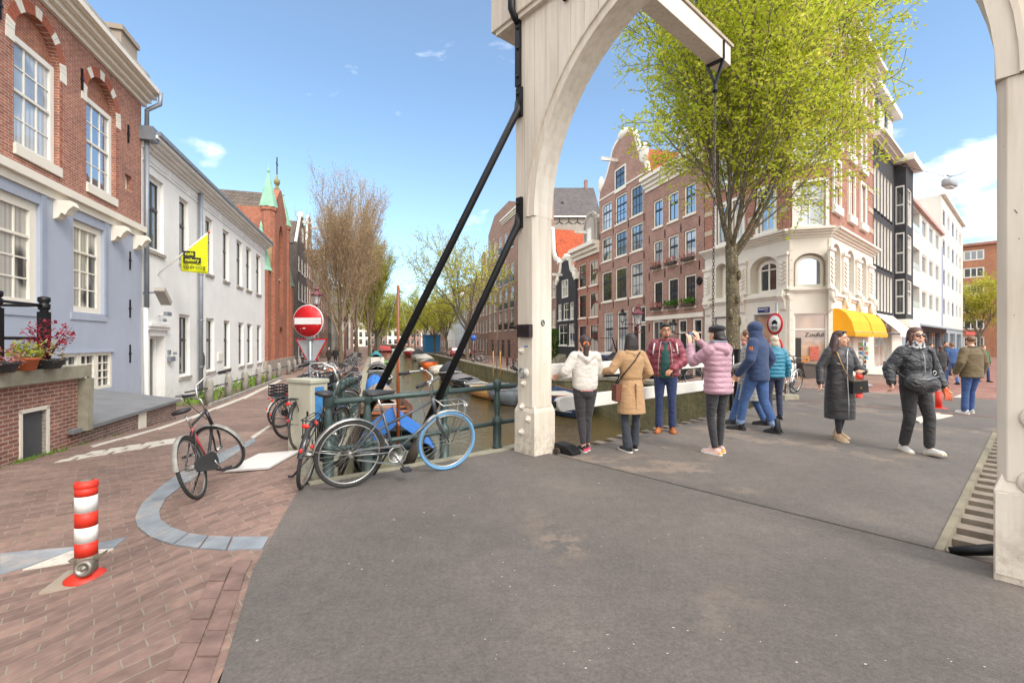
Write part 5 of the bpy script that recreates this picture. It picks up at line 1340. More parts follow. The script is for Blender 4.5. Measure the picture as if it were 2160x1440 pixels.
def reparent(hh,main):
 """keeps the pieces of a second wall plane under the same house"""
 for o in[c for c in COL.objects if c.parent==hh.r]:
  M=(Matrix.Translation(main.o)@Matrix.Rotation(main.rz,4,'Z')).inverted()@(Matrix.Translation(hh.o)@Matrix.Rotation(hh.rz,4,'Z'))
  o.parent=main.r;o.location=M.to_translation();o.rotation_euler=M.to_euler()
 bpy.data.objects.remove(hh.r)
CW=1.75
o1=(.18,CW-.18,hc.z(1700,604),hc.z(1700,534),.55,.35);dr=(.2,CW-.15,-.1,hc.z(1700,661),0,.25)
hc.wall(0,CW,-.6,za,[o1,dr],P_stone,name='shop_wall')
hc.win(o1[0]+.12,o1[1]-.12,o1[2]+.02,o1[3]-.1,1,0,1,.4,P_stonec,G_sky,y=.2,fw=.1,rise=.45)
hc.part(MB().prism([(o1[0],o1[2]),(o1[1],o1[2]),(o1[1],o1[3]-.55)]+arcpts(o1[0],o1[1],o1[3]-.55,.55)[::-1][1:-1]+[(o1[0],o1[3]-.55)],.3,.35),'reveal_panel',P_stone)
hc.win(dr[0]+.01,dr[1]-.01,dr[2],dr[3],1,1,1,.22,M_white,M_shopin,y=.12,fw=.06,name='door')
t_=text_mb('Zouful',.30,False,.004);t_.xform(Matrix.Translation((CW*.62,.112,hc.z(1700,706))));hc.part(t_,'lettering',plain('shop_letter','2c2420',.6))
g=MB();g.box(CW*.16,CW*.3,.105,.118,.7,2.0);hc.part(g,'display_board',plain('dark_board','2d2622',.6))
hc.part(MB().box(CW*.2,CW*.55,.09,.118,.1,.75).box(CW*.3,CW*.5,.09,.118,.8,1.15),'counter',plain('counter_wood','b0743f',.6,var=.2))
hc.part(MB().box(CW*.5,CW*.72,.09,.118,.95,1.6),'poster',plain('poster_red','b05a4a',.6,var=.3,vs=8))
for z in(.1,.9):pass
rust(hc,.0,.16,0,za-.1,14);rust(hc,CW-.13,CW,0,za-.1,14)
hc.cornice(0,CW,o1[2]-.28,.2,.14,P_stone,'string_course',2);hc.cornice(0,CW,za,.42,.38,P_stone,steps=4)
ow=[(.25,CW-.25,hc.z(1700,y0),hc.z(1700,y1),0,.2)for y1,y0 in((385,478),(262,335),(135,210))]
hc.wall(0,CW,UZ,zu,ow,B_warm,name='brick_wall')
for o in ow:
 hc.win(o[0]+.01,o[1]-.01,o[2],o[3],2,1,1,.35,M_white,G_curt2,y=.1,fw=.12,mw=.05)
 hc.part(MB().box(o[0]-.2,o[1]+.2,-.12,0,o[2]-.32,o[2]-.02).box(o[0]-.14,o[0],-.06,0,o[2]-.02,o[3]+.15).box(o[1],o[1]+.14,-.06,0,o[2]-.02,o[3]+.15).box(o[0],o[1],-.06,0,o[3],o[3]+.15),'window_surround',M_white)
hc.cornice(0,CW,zu,.9,.7,M_white,steps=4)
endc=Vector((Cc.x,Cc.y))+cd*CW
reparent(hc,h)
hs_=House('tmp','x','x',(endc.x,endc.y),RZS,-.35)
SW=hs_.x(1841)
def xs_(px):return hs_.x(px)
ops=[]
for a,b in((1757,1773),(1787,1802),(1816,1828)):ops.append((xs_(a),xs_(b),hs_.z((a+b)/2,618+(0)),hs_.z((a+b)/2,542),.5,.3))
zf=ops[0][2];
ops=[(a,b,zf,zf+2.35,.45,.35)for a,b,*_ in ops]
sw1=(xs_(1757),xs_(1800),.3,2.9,0,.3)
hs_.wall(0,SW,-.6,za,ops+[sw1],P_stone,name='shop_wall')
for o in ops:
 hs_.win(o[0]+.1,o[1]-.1,o[2]+.02,o[3]-.1,1,1,1,.35,P_stonec,P_stonec if 0 else G_dark,y=.28,fw=.1,rise=.35)
hs_.win(sw1[0]+.02,sw1[1]-.02,sw1[2],sw1[3],2,0,1,.4,M_white,glassm('lit_shop_glass','b98c5c',.03,.08),y=.15,fw=.08)
for a,b in((1746,1755),(1775,1785),(1804,1813),(1830,1840)):ornament(hs_,xs_(a),xs_(b),zf+.2,za-.7)
hs_.cornice(0,SW,zf-.3,.22,.16,P_stone,'string_course',2);hs_.cornice(0,SW+.1,za,.42,.38,P_stone,steps=4)
ow=[]
for dz in(0,3.1,6.0):
 for a,b in((1757,1770),(1789,1800),(1814,1824)):ow.append((xs_(a),xs_(b),UZ+1.1+dz,UZ+3.2+dz,0,.2))
hs_.wall(0,SW,UZ,zu,ow,B_warm,name='brick_wall')
for o in ow:
 hs_.win(o[0]+.01,o[1]-.01,o[2],o[3],1,1,1,.35,M_white,G_dark,y=.1,fw=.16,mw=.05)
 hs_.part(MB().box(o[0]-.2,o[1]+.2,-.16,0,o[2]-.4,o[2]-.02).box(o[0]-.16,o[0],-.08,0,o[2]-.02,o[3]+.15).box(o[1],o[1]+.16,-.08,0,o[2]-.02,o[3]+.15).box(o[0],o[1],-.08,0,o[3],o[3]+.15),'window_surround',M_white)
g=MB()
for i in range(9):
 z=UZ+.9+i*1.15
 for a,b in((0,1.2),(SW-1.2,SW)):hs_.part(MB().box(a,b,-.03,0,z,z+.28),'stone_band',M_band)
hs_.cornice(0,SW,zu,.9,.7,M_white,steps=4)
M_awn=plain('awning_yellow','e8a312',.75,var=.06,vs=2)
for a,b,nm in((xs_(1757),xs_(1797),'near'),(xs_(1799),xs_(1832),'far')):
 ao=thing('shop_awning',f'bowed yellow shop awning, the {"one nearer the bridge" if nm == "near" else "one farther down the street"}','awning',hs_.o+Vector((hs_.X.x*a,hs_.X.y*a,0)),RZS,'yellow awnings of the corner shop')
 Lw=b-a;prof=[(.05,3.4),(-.25,3.36),(-.52,3.14),(-.73,2.76),(-.85,2.25)]
 g=MB();n_=len(prof)
 vs=[(x_,y,z)for x_ in(0,Lw)for y,z in prof];fs=[(i,i+1,n_+i+1,n_+i)for i in range(n_-1)]
 vs2=[(x_,.05,2.25)for x_ in(0,Lw)]
 g.add(vs,fs);g.add([(0,y,z)for y,z in prof]+[(0,.05,2.25)],[tuple(range(n_+1))]);g.add([(Lw,y,z)for y,z in prof]+[(Lw,.05,2.25)],[tuple(range(n_+1))])
 k=12
 for j in range(k):g.add([(Lw*j/k,-.855,2.25),(Lw*(j+1)/k,-.855,2.25),(Lw*(j+.8)/k,-.855,2.05),(Lw*(j+.2)/k,-.855,2.05)],[(0,1,2,3)])
 for j in range(8):y0,y1=-.85+j*.108,-.85+(j+1)*.108;g.add([(-.003,y0,2.25),(-.003,y1,2.25),(-.003,y1-.02,2.07),(-.003,y0+.02,2.07)],[(0,1,2,3)])
 cv=g.build('canopy',M_awn,ao);sd=cv.modifiers.new('t','SOLIDIFY');sd.thickness=.012
 g=MB()
 for x_ in(.01,Lw-.01):g.tube([(x_,.0,2.32),(x_,-.83,2.28)],.015,5)
 g.tube([(.0,-.84,2.28),(Lw,-.84,2.28)],.018,6);g.build('frame',M_steel,ao)
SEND=Vector((endc.x,endc.y))+EB*SW
MR=(Matrix.Translation(h.o)@Matrix.Rotation(h.rz,4,'Z')).inverted()
def loc2(p,z):q=MR@Vector((p.x,p.y,0));return(q.x,q.y,z)
PA=uv(uR(1486.5),VR);PB=Cc;PC=endc;PD=SEND;PE=SEND+Vector((-EP.x,-EP.y))*9;PF=uv(uR(1486.5),VR+9)
base=[loc2(p,zu+.9)for p in(PA,PB,PC,PD,PE,PF)];cxy=sum((Vector(p)for p in base),Vector())/6
tp=[tuple(cxy+(Vector(p)-cxy)*.55+Vector((0,0,2.2)))for p in base]
g=MB();g.add(base+tp,[(i,(i+1)%6,(i+1)%6+6,i+6)for i in range(6)]+[tuple(range(6,12))]);h.part(g,'roof',T_slate)
reparent(hs_,h)
x_,z_=h.px(1611.5,653.5);p=h.o+Vector((h.X.x*x_,h.X.y*x_,z_))-Vector((h.N.x,h.N.y,0))*.02
sg=thing('street_sign','dark blue street name plate with white letters on the corner shop','sign',p,RZR)
MB().box(-.36,.36,-.02,.015,-.13,.13).build('plate',plain('sign_navy','1f2d6b',.4),sg)
t_=text_mb('GROENBURGWAL',.105,True,.002,sx=.72);t_.xform(Matrix.Translation((0,-.024,.035)));t2=text_mb('Centrum',.06,False,.002);t2.xform(Matrix.Translation((.2,-.024,-.07)));t_.add(t2.v,t2.f);t_.build('lettering',M_white,sg)
h=House('black_brick_house','black brick house with tall white windows, bay corner and white roof dormers','house',(SEND.x,SEND.y),RZS,-.35)
Wd=8.8;zc=h.z(1850,292)-.35
fl=[]
for(yt,yb)in((355,445),(465,560),(574,655)):fl.append((h.z(1850,yb),h.z(1850,yt)))
ops=[]
n_=6
for z0,z1 in fl:
 for i in range(n_):
  a=Wd*(.03+.62*i/n_);ops.append((a,a+Wd*.062,z0,z1,0,.22))
zs0=h.z(1850,668)
h.wall(0,Wd*.70,zs0,zc,ops,B_black,back=9,rev=M_white)
for o in ops:h.win(o[0]+.01,o[1]-.01,o[2],o[3],1,1,1,.5,M_white,G_dark,y=.16,fw=.14,mw=.05,sill=.08,lm=B_black)
bx0,bx1,bo=Wd*.70,Wd,.6
hb_ops=[(bx0+.6,bx1-.4,z0,z1,0,.12)for z0,z1 in fl]
h.wall(bx0+.0,bx1,zs0,zc,hb_ops,B_black,y=-bo+.002,name='bay_wall',back=2)
for o in hb_ops:h.win(o[0]+.01,o[1]-.01,o[2],o[3],2,1,1,.3,M_white,G_curt,y=-bo+.08,fw=.1)
for z0,z1 in fl:
 g=MB();g.box(bx0-.012,bx0-.004,-bo+.08,-.06,z0,z1);f_=h.part(g,'window',M_white);h.part(MB().box(bx0-.02,bx0-.0125,-bo+.14,-.12,z0+.1,(z0+z1)/2-.05).box(bx0-.02,bx0-.0125,-bo+.14,-.12,(z0+z1)/2+.05,z1-.1),'pane',G_dark,f_)
h.cornice(0,Wd*.70,zc,.45,.6,M_white,steps=3);g=MB();g.box(bx0-.55,bx1+.35,-bo-.5,.1,zc+.003,zc+.45);h.part(g,'bay_cornice',M_white)
g=MB();g.add([(0,.3,zc+.4),(Wd,.3,zc+.4),(Wd,4.5,zc+6),(0,4.5,zc+6)],[(0,1,2,3)]);g.add([(0,.3,zc+.4),(0,4.5,zc+6),(0,4.5,zc+.4)],[(0,1,2)]);g.add([(Wd,.3,zc+.4),(Wd,4.5,zc+6),(Wd,4.5,zc+.4)],[(0,1,2)]);h.part(g,'roof',plain('mansard_grey','7c848d',.6,var=.1))
for i in range(3):
 a=Wd*(.06+.30*i);g=MB();g.box(a,a+1.9,.35,3.2,zc+.4,zc+3.6,1);g.box(a-.25,a+2.15,-.15,3.3,zc+3.6,zc+3.95);d_=h.part(g,'dormer',[M_white,plain('lead_blue','7a8698',.6,.2)]);h.part(MB().box(a+.2,a+1.7,.31,.349,zc+.6,zc+3.4),'window',M_white,d_)
h.wall(0,Wd,-.6,zs0-.01,[(.4,Wd*.6,.2,2.7,0,.3)],P_stone,name='shopfront',back=9)
h.win(.42,Wd*.6-.02,.2,2.7,4,0,1,.4,M_white,P_stone if 0 else glassm('pale_shop_glass','b5aa9c',.03,.12),y=.2,fw=.08)
h.part(MB().box(Wd*.62,Wd+.3,-bo-.3,0,zs0-.55,zs0-.02),'fascia',P_stone)
for i in range(3):
 a=.3+i*1.75;ao=thing('shop_awning',['white drop arm awning nearest the yellow awnings','middle white drop arm awning under the black brick house','farthest white drop arm awning under the black brick house'][i],'awning',h.o+Vector((h.X.x*a,h.X.y*a,0)),RZS,'white awnings under the black house')
 g=MB();g.add([(0,-.02,3.5),(1.6,-.02,3.5),(1.6,-1.2,2.3),(0,-1.2,2.3),(1.6,-1.2,2.1),(0,-1.2,2.1)],[(0,1,2,3),(3,2,4,5)]);cv=g.build('canopy',M_white,ao);sd=cv.modifiers.new('t','SOLIDIFY');sd.thickness=.015
 MB().tube([(0,0,2.3),(0,-1.19,2.29)],.02,5).tube([(1.6,0,2.3),(1.6,-1.19,2.29)],.02,5).build('arm',M_steel,ao)
B0=Vector((h.o.x,h.o.y))+EB*(Wd+.05)
P_apt=plaster('off_white_plaster','cdcac1',.04)
h=House('apartment_building','white plastered apartment building with rounded loggias down the street','building',(B0.x,B0.y),RZS,-.35)
W1=h.x(1986);W2=h.x(2031);zt1=h.z(1935,442);zt2=h.z(2000,432)
O=[]
for i in range(3):
 z0=3.6+i*3.0
 O.append((.3,W1*.36,z0+.9,z0+2.6,0,1.0))
 for j in range(3):a=W1*(.42+.19*j);O.append((a,a+W1*.12,z0+1.0,z0+2.5,0,.12))
h.wall(0,W1,3.3,zt1,O,P_apt,back=9)
for o in O:
 if o[5]>.5:h.part(MB().box(o[0],o[1],.9,.98,o[2],o[3]),'window',G_curt2);h.part(MB().box(o[0],o[1],-.02,.02,o[2]-.0,o[2]+.45),'glass_balustrade',plain('pale_glass','b9cfcb',.2))
 else:h.win(o[0]+.01,o[1]-.01,o[2],o[3],2,0,1,.4,M_white,G_dark,y=.08,fw=.12)
h.part(MB().box(-.1,W1+.1,-.25,.1,zt1+.002,zt1+.25),'roof_edge',plain('pink_edge','b9938a',.7))
O=[]
for i in range(4):
 z0=3.6+i*3.0
 for j in range(5):a=W1+.4+(W2-W1)*(.02+.19*j);O.append((a,a+(W2-W1)*.1,z0+1.0,z0+2.6,0,.12))
h.wall(W1+.01,W2,3.3,zt2,O,P_apt,y=.0,back=12,name='tall_wall')
for o in O:h.win(o[0]+.01,o[1]-.01,o[2],o[3],2,0,1,.4,plain('blue_grey_frame','9aa3b3',.6)if int(o[0]*3)%2 else M_white,G_dark,y=.08,fw=.16)
h.part(MB().box(W1+.02,W1+1.2,-.012,-.002,3.4,zt1-1),'grey_panel',plain('blue_grey_panel','8d93a3',.7))
h.part(MB().box(W1-.2,W2+.2,-.3,.1,zt2+.002,zt2+.25),'roof_edge',M_white)
h.part(MB().box(1.5,5,3,6,zt1+.2,zt1+2.0).prism([(1.4,zt1+2.0),(5.1,zt1+2.0),(3.2,zt1+3.4)],2.9,6.1),'roof_lantern',plain('greenhouse_grey','9a9c9e',.5,var=.25,vs=8))
O=[(W2*(.03+i*.16),W2*(.15+i*.16),.2,2.7,0,.3)for i in range(6)]
h.wall(0,W2,-.6,3.29,O,plain('shop_blue_grey','8b949b',.7,var=.1),name='shopfront',back=9)
for o in O:h.win(o[0]+.01,o[1]-.01,o[2],o[3],2,0,1,.4,plain('shop_blue_grey','8b949b'),G_dark,y=.15,fw=.1)
p=h.o+Vector((EB.x*8,EB.y*8,0));ao=thing('shop_awning','long dark awning with red edge far down the shopping street','awning',p,RZS)
g=MB();g.add([(0,0,3.1),(16,0,3.1),(16,-2.6,2.55),(0,-2.6,2.55)],[(0,1,2,3)]);cv=g.build('canopy',plain('awning_dark','4b4648',.7),ao);sd=cv.modifiers.new('t','SOLIDIFY');sd.thickness=.05
MB().box(0,8,-2.66,-2.605,2.4,2.62).build('red_valance',plain('awning_red','b5413c',.7),ao)
p=EB*104+EP*(-9)
h=House('brick_block','red brick apartment block closing the far end of the shopping street','building',(p.x,p.y),GRZ,-.35)
zt=17;O=[]
for i in range(6):
 for j in range(9):O.append((1+j*4.2,3.4+j*4.2,1.0+i*2.75,2.6+i*2.75,0,.15))
h.wall(-4,45,-.6,zt,O,brickm('far_red_brick','b67a5c','a56a4e','a08872'),back=12)
for o in O:h.win(o[0],o[1],o[2],o[3],3,0,1,.4,M_white,G_far,y=.1,fw=.18,mw=.14)
h.part(MB().box(-4.3,45.3,-.5,.1,zt+.002,zt+.4),'roof_edge',B_warm)
zb=-.9;u0=uR(1030)+.1
seq=[('narrow dark brown brick house beside the tall plain brick block',B_brown,'neck',7.2,13.0),('maroon brick house behind the thin spring tree on the right bank',B_brown2,'flat',6.6,14),('grey brown house behind the right bank trees, before the pale block',B_warm,'flat',7.4,13)]
for lb,wl,stl,wd,ht in seq:
 rowhouse('canal_house',lb,'house',uv(u0+wd,VR),wd-.05,ht,VR,RZR,zb,wl,3,4,style=stl,ww=1.0,wh=2.0,det=False,z0=.4)if 0 else rowhouse('canal_house',lb,'house',Vector(uv(u0+wd,VR)),wd-.05,ht,VR,RZR,zb,wl,3,4,style=stl,ww=1.1,wh=2.1,det=True)
 u0+=wd
farR=[('pale blue',plain('pale_blue_render','b7c0cc',.8)),('white',P_white),('brown',B_brown),('grey',P_grey),('russet',B_warm),('cream',P_stone),('white',P_white)]
for i,(cn,mt)in enumerate(farR):
 rowhouse('canal_house',f'distant {cn} canal house behind the yellow green trees of the right bank','house',Vector(uv(u0+13,VR)),12.9,12+(i*29%5)*.6,VR,RZR,zb,mt,4,4,style='flat',ww=1.3,det=False,group='distant houses of the right bank')
 u0+=13
u_end=214
for i in range(6):
 wd=7.4;mt=[P_stone,B_brown,P_white,B_warm,P_stone,B_brown2][i];o=uv(u_end,-9+i*wd)
 rowhouse('canal_house',['distant narrow pale house closing the canal, leftmost of its row','distant brown house closing the canal behind the humped bridge','distant white house with a dark shopfront closing the canal','distant russet house closing the canal behind the mast','distant cream house closing the canal behind the black brace','distant rosy house closing the canal at the right end of its row'][i],'house',Vector(o),wd-.1,13+(i%3)*.7,0,math.atan2(EV.y,EV.x),-.6,mt,3,4,style='flat',ww=1.5,wh=2.3,det=False,group='houses at the end of the canal')
o=thing('canal_bridge','low brick arch bridge crossing the far end of the canal','bridge',uv(196,-3,-.9),math.atan2(EV.y,EV.x))
g=MB();N_=14;L=18;top=[(L*i/N_,.2+1.0*math.sin(math.pi*i/N_))for i in range(N_+1)];bt=[(4.2+9.6*i/N_,-1.3+1.7*math.sin(math.pi*i/N_))for i in range(N_+1)]
g.prism([(0,-1.4)]+top+[(L,-1.4)]+[(13.8,-1.4)]+bt[::-1]+[(4.2,-1.4)],0,6);g.build('arch',B_brown,o)
g=MB();g.tube([(x_,.1,z_+1.0)for x_,z_ in top],.06,5);g.tube([(x_,.1,z_+.5)for x_,z_ in top],.04,5)
for x_,z_ in top:g.box(x_-.06,x_+.06,.04,.16,z_,z_+1.05)
g.build('railing',M_greeni,o)
struct('end_street',MB().slab([uv(196,-14)[:2],uv(196,-2.9)[:2],uv(202,-2.9)[:2],uv(202,15)[:2],uv(196,15)[:2],uv(196,30)[:2],uv(218,30)[:2],uv(218,-14)[:2]],-1.5,-.72),M_pave)
def rot_about(d,ax,a):return Matrix.Rotation(a,3,ax)@d
def grow(seed,spec):
 """branching skeleton: returns trunk pieces, branch pieces and twig points (p, dir)"""
 q=random.Random(seed);trunk=MB();br=MB();tips=[]
 def branch(p,d,L,r,lev,up):
  n_=spec['seg'][lev];P=[p.copy()];Rr=[r];dd=d.copy();st=L/n_
  for i in range(n_):
   jit=Vector((q.gauss(0,1),q.gauss(0,1),q.gauss(0,1)))*spec['wob'][lev]
   dd=(dd+jit+Vector((0,0,up))).normalized();p=p+dd*st;P.append(p.copy());Rr.append(max(spec['rmin'],r*(1-(i+1)/n_*(1-spec['tap'][lev]))))
  sides=spec['sides'][lev]
  (trunk if lev<spec['trunk_lev']else br).tube(P,Rr,sides,0,False)
  if lev>=spec['leaf_lev']:
   for i in range(1,n_+1):tips.append((P[i],(P[i]-P[i-1]).normalized(),lev))
  if lev+1<len(spec['seg']):
   k=spec['kids'][lev];k=k if isinstance(k,int)else q.randint(*k)
   f0=spec['from'][lev]
   for j in range(k):
    f=f0+(1-f0)*(j+q.uniform(.1,.9))/k;x=f*n_;i=min(int(x),n_-1);pp=P[i].lerp(P[i+1],x-i)
    base=(P[i+1]-P[i]).normalized();ax=base.orthogonal().normalized();ax=rot_about(ax,base,j*2.4+q.uniform(-.5,.5))
    a=R(q.uniform(*spec['ang'][lev]));nd=rot_about(base,ax,a)
    branch(pp,nd,L*q.uniform(*spec['len'][lev])*(1-.35*(f-f0)),max(spec['rmin'],Rr[i]*spec['rad'][lev]),lev+1,spec['up'][lev+1])
 branch(Vector((0,0,-.3)),Vector((spec.get('lean',0),0,1)).normalized(),spec['H0'],spec['r0'],0,0)
 return trunk,br,tips
def leaves(mb,tips,n_,size,q,spread=.12,along=.0,mi=0,droop=.0,pick=None):
 for p,d,lev in tips:
  for i in range(n_ if isinstance(n_,int)else q.randint(*n_)):
   c=p+Vector((q.gauss(0,spread),q.gauss(0,spread),q.gauss(0,spread)-droop*q.random()))
   a=Vector((q.gauss(0,1),q.gauss(0,1),q.gauss(0,.7))).normalized()*.7+d*along;a.normalize()
   b=a.orthogonal().normalized();b=rot_about(b,a,q.uniform(0,6.28));s_=size*q.uniform(.6,1.3);w_=s_*.42
   mb.add([c,c+a*s_*.5+b*w_*.5,c+a*s_,c+a*s_*.5-b*w_*.5],[(0,1,2,3)],mi)
 return mb
M_bark=plain('bark_grey','6f675a',.9,var=.35,vs=5,bump=.6,bs=25)
_t=NT('bark_mossy');_o=_t.obj();_c=_t.ramp(_t.noise(_o,5,5),[(.3,lin('4a4233')),(.6,lin('655a45')),(.75,lin('6f6b3c'))])
_c=_t.mix(_t.ramp(_t.noise(_o,16,3),[(.60,(0,)*3),(.64,(.8,)*3)]),_c,lin('a8a288'));_t.link(_c,_t.b.inputs['Base Color']);_t.b.inputs['Roughness'].default_value=.9;_t.bump(_t.noise(_o,22,4),.8,.03);M_barkg=_t.m
M_twig=plain('twig_brown','8f7c68',.9,var=.25,vs=3)
L_big=leafm('elm_leaf','aabc30','d6dc58',.55);L_big2=leafm('elm_leaf_gold','c2bf46','e4df70',.55)
L_bud=leafm('bud_brown','a58a66','c0a67c',.3);L_sp=leafm('spring_leaf','a3a53a','d0c95a',.4);L_sp2=leafm('spring_leaf_olive','929a40','bdb852',.4)
SP=dict(H0=5.4,r0=.25,seg=[6,7,6,5,4],wob=[.03,.06,.08,.10,.12],tap=[.8,.35,.3,.4,.5],sides=[12,8,6,4,3],kids=[9,11,9,6],ang=[(10,38),(20,46),(26,58),(25,60)],len=[(1.6,2.05),(.42,.60),(.42,.62),(.4,.6)],rad=[.42,.5,.5,.6],up=[0,.07,.05,.03,.0],rmin=.009,trunk_lev=2,leaf_lev=3,**{'from':[.88,.10,.15,.15]})
tp=at(1547,16.3)
tr=thing('elm_tree','big spring elm with bright yellow green leaves behind the bridge chain','tree',tp)
t_,b_,tips=grow(21,SP)
SX=Matrix.Diagonal((.77,.77,.95,1));b_.xform(SX);t_.v=[tuple(SX@Vector(p))if p[2]>5.2 else p for p in t_.v];tips=[(SX@p,d,l_)for p,d,l_ in tips]
q=random.Random(2)
for i in range(12):a=q.uniform(0,6.28);z=q.uniform(.2,4.2);t_.ell((.19*math.cos(a),.19*math.sin(a),z),(.075,.075,.18),8,6)
t_.lathe([(.36,-.3),(.30,.1),(.25,.5)],12)
t_.build('trunk',M_barkg,tr)
cr=leaves(MB(),tips,(3,5),.15,q,.08,.3,0)
for i in range(0,len(cr.m)):
 if q.random()<.3:cr.m[i]=1
bo=b_.build('branches',M_bark,tr)
cr.build('crown',[L_big,L_big2],tr)
print('elm',len(tips),len(cr.f))
SB=dict(H0=8.2,r0=.30,seg=[7,8,6,4],wob=[.02,.035,.05,.08],tap=[.55,.2,.3,.5],sides=[9,6,4,3],kids=[20,14,8],ang=[(16,42),(14,32),(14,40)],len=[(.85,1.45),(.30,.48),(.36,.6)],rad=[.42,.45,.6],up=[0,.05,.05,.03],rmin=.013,trunk_lev=1,leaf_lev=2,**{'from':[.30,.18,.2]})
def bare(label,px,Y,H,seed,lf,n_,sz=.13):
 p=at(px,Y);o=thing('street_tree',label,'tree',p,seed,'upright trees of the left quay')
 t_,b_,tips=grow(seed,SB);q=random.Random(seed)
 top=max(max(v[2]for v in b_.v),1);s_=H/top
 w_=s_*.70
 S=Matrix.Diagonal((w_,w_,s_,1));t_.xform(S);b_.xform(S)
 t_.build('trunk',M_barkg,o);b_.build('branches',M_twig,o)
 tips=[(S@p_,d_,l_)for p_,d_,l_ in tips]
 leaves(MB(),tips,n_,sz,q,.16,.6).build('crown',lf,o);return o
bare('tall bare brown tree rising highest over the left quay',719,43,19.4,5,L_bud,(2,3))
bare('second bare tree behind the tallest one on the left quay',752,58,21.0,9,L_bud,(2,4),.16)
bare('third left bank tree with its first olive leaves over the water',779,70,19.5,12,L_sp2,(3,5),.2)
SO=dict(H0=4.2,r0=.27,seg=[5,7,5,4],wob=[.03,.09,.12,.12],tap=[.75,.3,.3,.5],sides=[8,6,4,3],kids=[6,9,7],ang=[(18,48),(25,55),(25,60)],len=[(1.6,2.3),(.42,.65),(.4,.65)],rad=[.55,.5,.6],up=[0,.06,.02,.0],rmin=.02,trunk_lev=2,leaf_lev=2,**{'from':[.8,.2,.2]})
protos=[]
def open_tree(seed,n_,size,lf):
 t_,b_,tips=grow(seed,SO);q=random.Random(seed);top=max(v[2]for v in b_.v)
 return t_.mesh('trunk',M_bark),b_.mesh('branches',M_bark),leaves(MB(),tips,n_,size,q,.22,.3).mesh('crown',lf),top
PR=[open_tree(31,(4,6),.24,L_sp),open_tree(32,(5,8),.27,L_sp),open_tree(33,(6,9),.28,L_sp2),open_tree(34,(6,9),.3,L_sp)]
def put_tree(label,p,H,k,group,w=1.0):
 tm,bm,cm,top=PR[k];s_=H/top;o=thing('street_tree',label,'tree',p,p.x*3.7,group);o.scale=(s_*w,s_*w,s_)
 for nm,me in(('trunk',tm),('branches',bm),('crown',cm)):c=bpy.data.objects.new(nm,me);COL.objects.link(c);c.parent=o
 return o
GR='spring trees along the right quay';GL='leafing trees of the far left quay'
put_tree('thin tall spring tree with sparse leaves between the two black braces',at(986,60),17.0,0,GR,.9)
put_tree('yellow green tree right of the far braces foot, behind the parked red car',at(944,80),12.5,1,GR)
put_tree('slim yellow green tree behind the blue skip on the right quay',at(918,92),13,2,GR)
put_tree('yellow green tree just right of the upper black brace on the far quay',at(893,112),13,3,GR)
for i,(px,Y,H)in enumerate(((876,134,14),(862,160,14),(850,184,14))):put_tree('small distant yellow green tree at the end of the right quay',at(px,Y),H,(i+1)%4,GR)
for i,(px,Y,H)in enumerate(((793,92,15),(797,112,14.5),(800,134,14),(803,160,14),(806,188,14))):
 put_tree('yellow green tree in the distant row of the left quay',at(px,Y),H,(i+2)%4,GL,1.15)
put_tree('broad spring tree in front of the red brick block down the shopping street',at(2066,66),13.2,3,'street trees',1.1)
def stone_post(p,label):
 o=thing('stone_bollard',label,'bollard',p,RZL,'grey stone bollards before the white building')
 MB().lathe([(.145,-.05),(.145,.66),(.14,.76),(.13,.84),(.10,.93),(.05,.98),(.01,.99)],16).build('shaft',M_kerbl,o);return o
M_kerbl=plain('pale_granite','938e86',.85,var=.18,vs=5,bump=.2)
us=[19.4,21.8,24.3,27.0,29.6,32.4,36,38.5,41]
lbs=['nearest','second','third','fourth','fifth','sixth','seventh','eighth','farthest']
for i,u in enumerate(us):
 p=uv(u,-5.75);p.z=zg(p.x,p.y);stone_post(p,f'round topped grey stone bollard, {lbs[i]} in the row along the gallery and church')
for i in range(len(us)-1):
 a,b=uv(us[i],-5.75),uv(us[i+1],-5.75);a.z=zg(a.x,a.y)+.62;b.z=zg(b.x,b.y)+.62
 o=MB().tube([a+(b-a)*.06,b-(b-a)*.06],.025,6).build('post_rail',M_black);tag(o,f'black iron bar between two stone bollards, {lbs[i]} one along the planting strip','rail','bars between the stone bollards')
a=uv(17.6,-5.9);a.z=zg(a.x,a.y)+.6;b=uv(19.4,-5.75);b.z=zg(b.x,b.y)+.62
o=MB().tube([a,b],.025,6).build('post_rail',M_black);tag(o,'black iron bar reaching from the stone lid to the nearest bollard','rail')
g=MB()
for i in range(14):
 u0_,u1_=19+i*.98,19+(i+1)*.98;z0_=zg(*uv(u0_,-6)[:2])
 pa_,pb_=uv(u0_,-5.6),uv(u1_-.02,-5.6);g.beam((pa_.x,pa_.y,z0_+.03),(pb_.x,pb_.y,zg(*uv(u1_,-6)[:2])+.03),.12,.14)
struct('strip_kerb',g,M_kerbl)
g=MB();q=random.Random(6)
for i in range(480):
 p=uv(q.uniform(19,33),q.uniform(-7.2,-5.75));z=zg(p.x,p.y);hgt=q.uniform(.06,.26)*(1 if q.random()>.15 else 1.6);a=q.uniform(0,6.28);lx,ly=math.cos(a)*.1,math.sin(a)*.1
 g.add([(p.x-ly*.2,p.y+lx*.2,z),(p.x+ly*.2,p.y-lx*.2,z),(p.x+lx*2+ly*.3,p.y+ly*2-lx*.3,z+hgt),(p.x+lx*2-ly*.3,p.y+ly*2+lx*.3,z+hgt*.95)],[(0,1,2,3)],0)
tag(g.build('ground_cover',L_green),'low green planting in the strip behind the stone bollards','plants',None,'stuff')
g=MB()
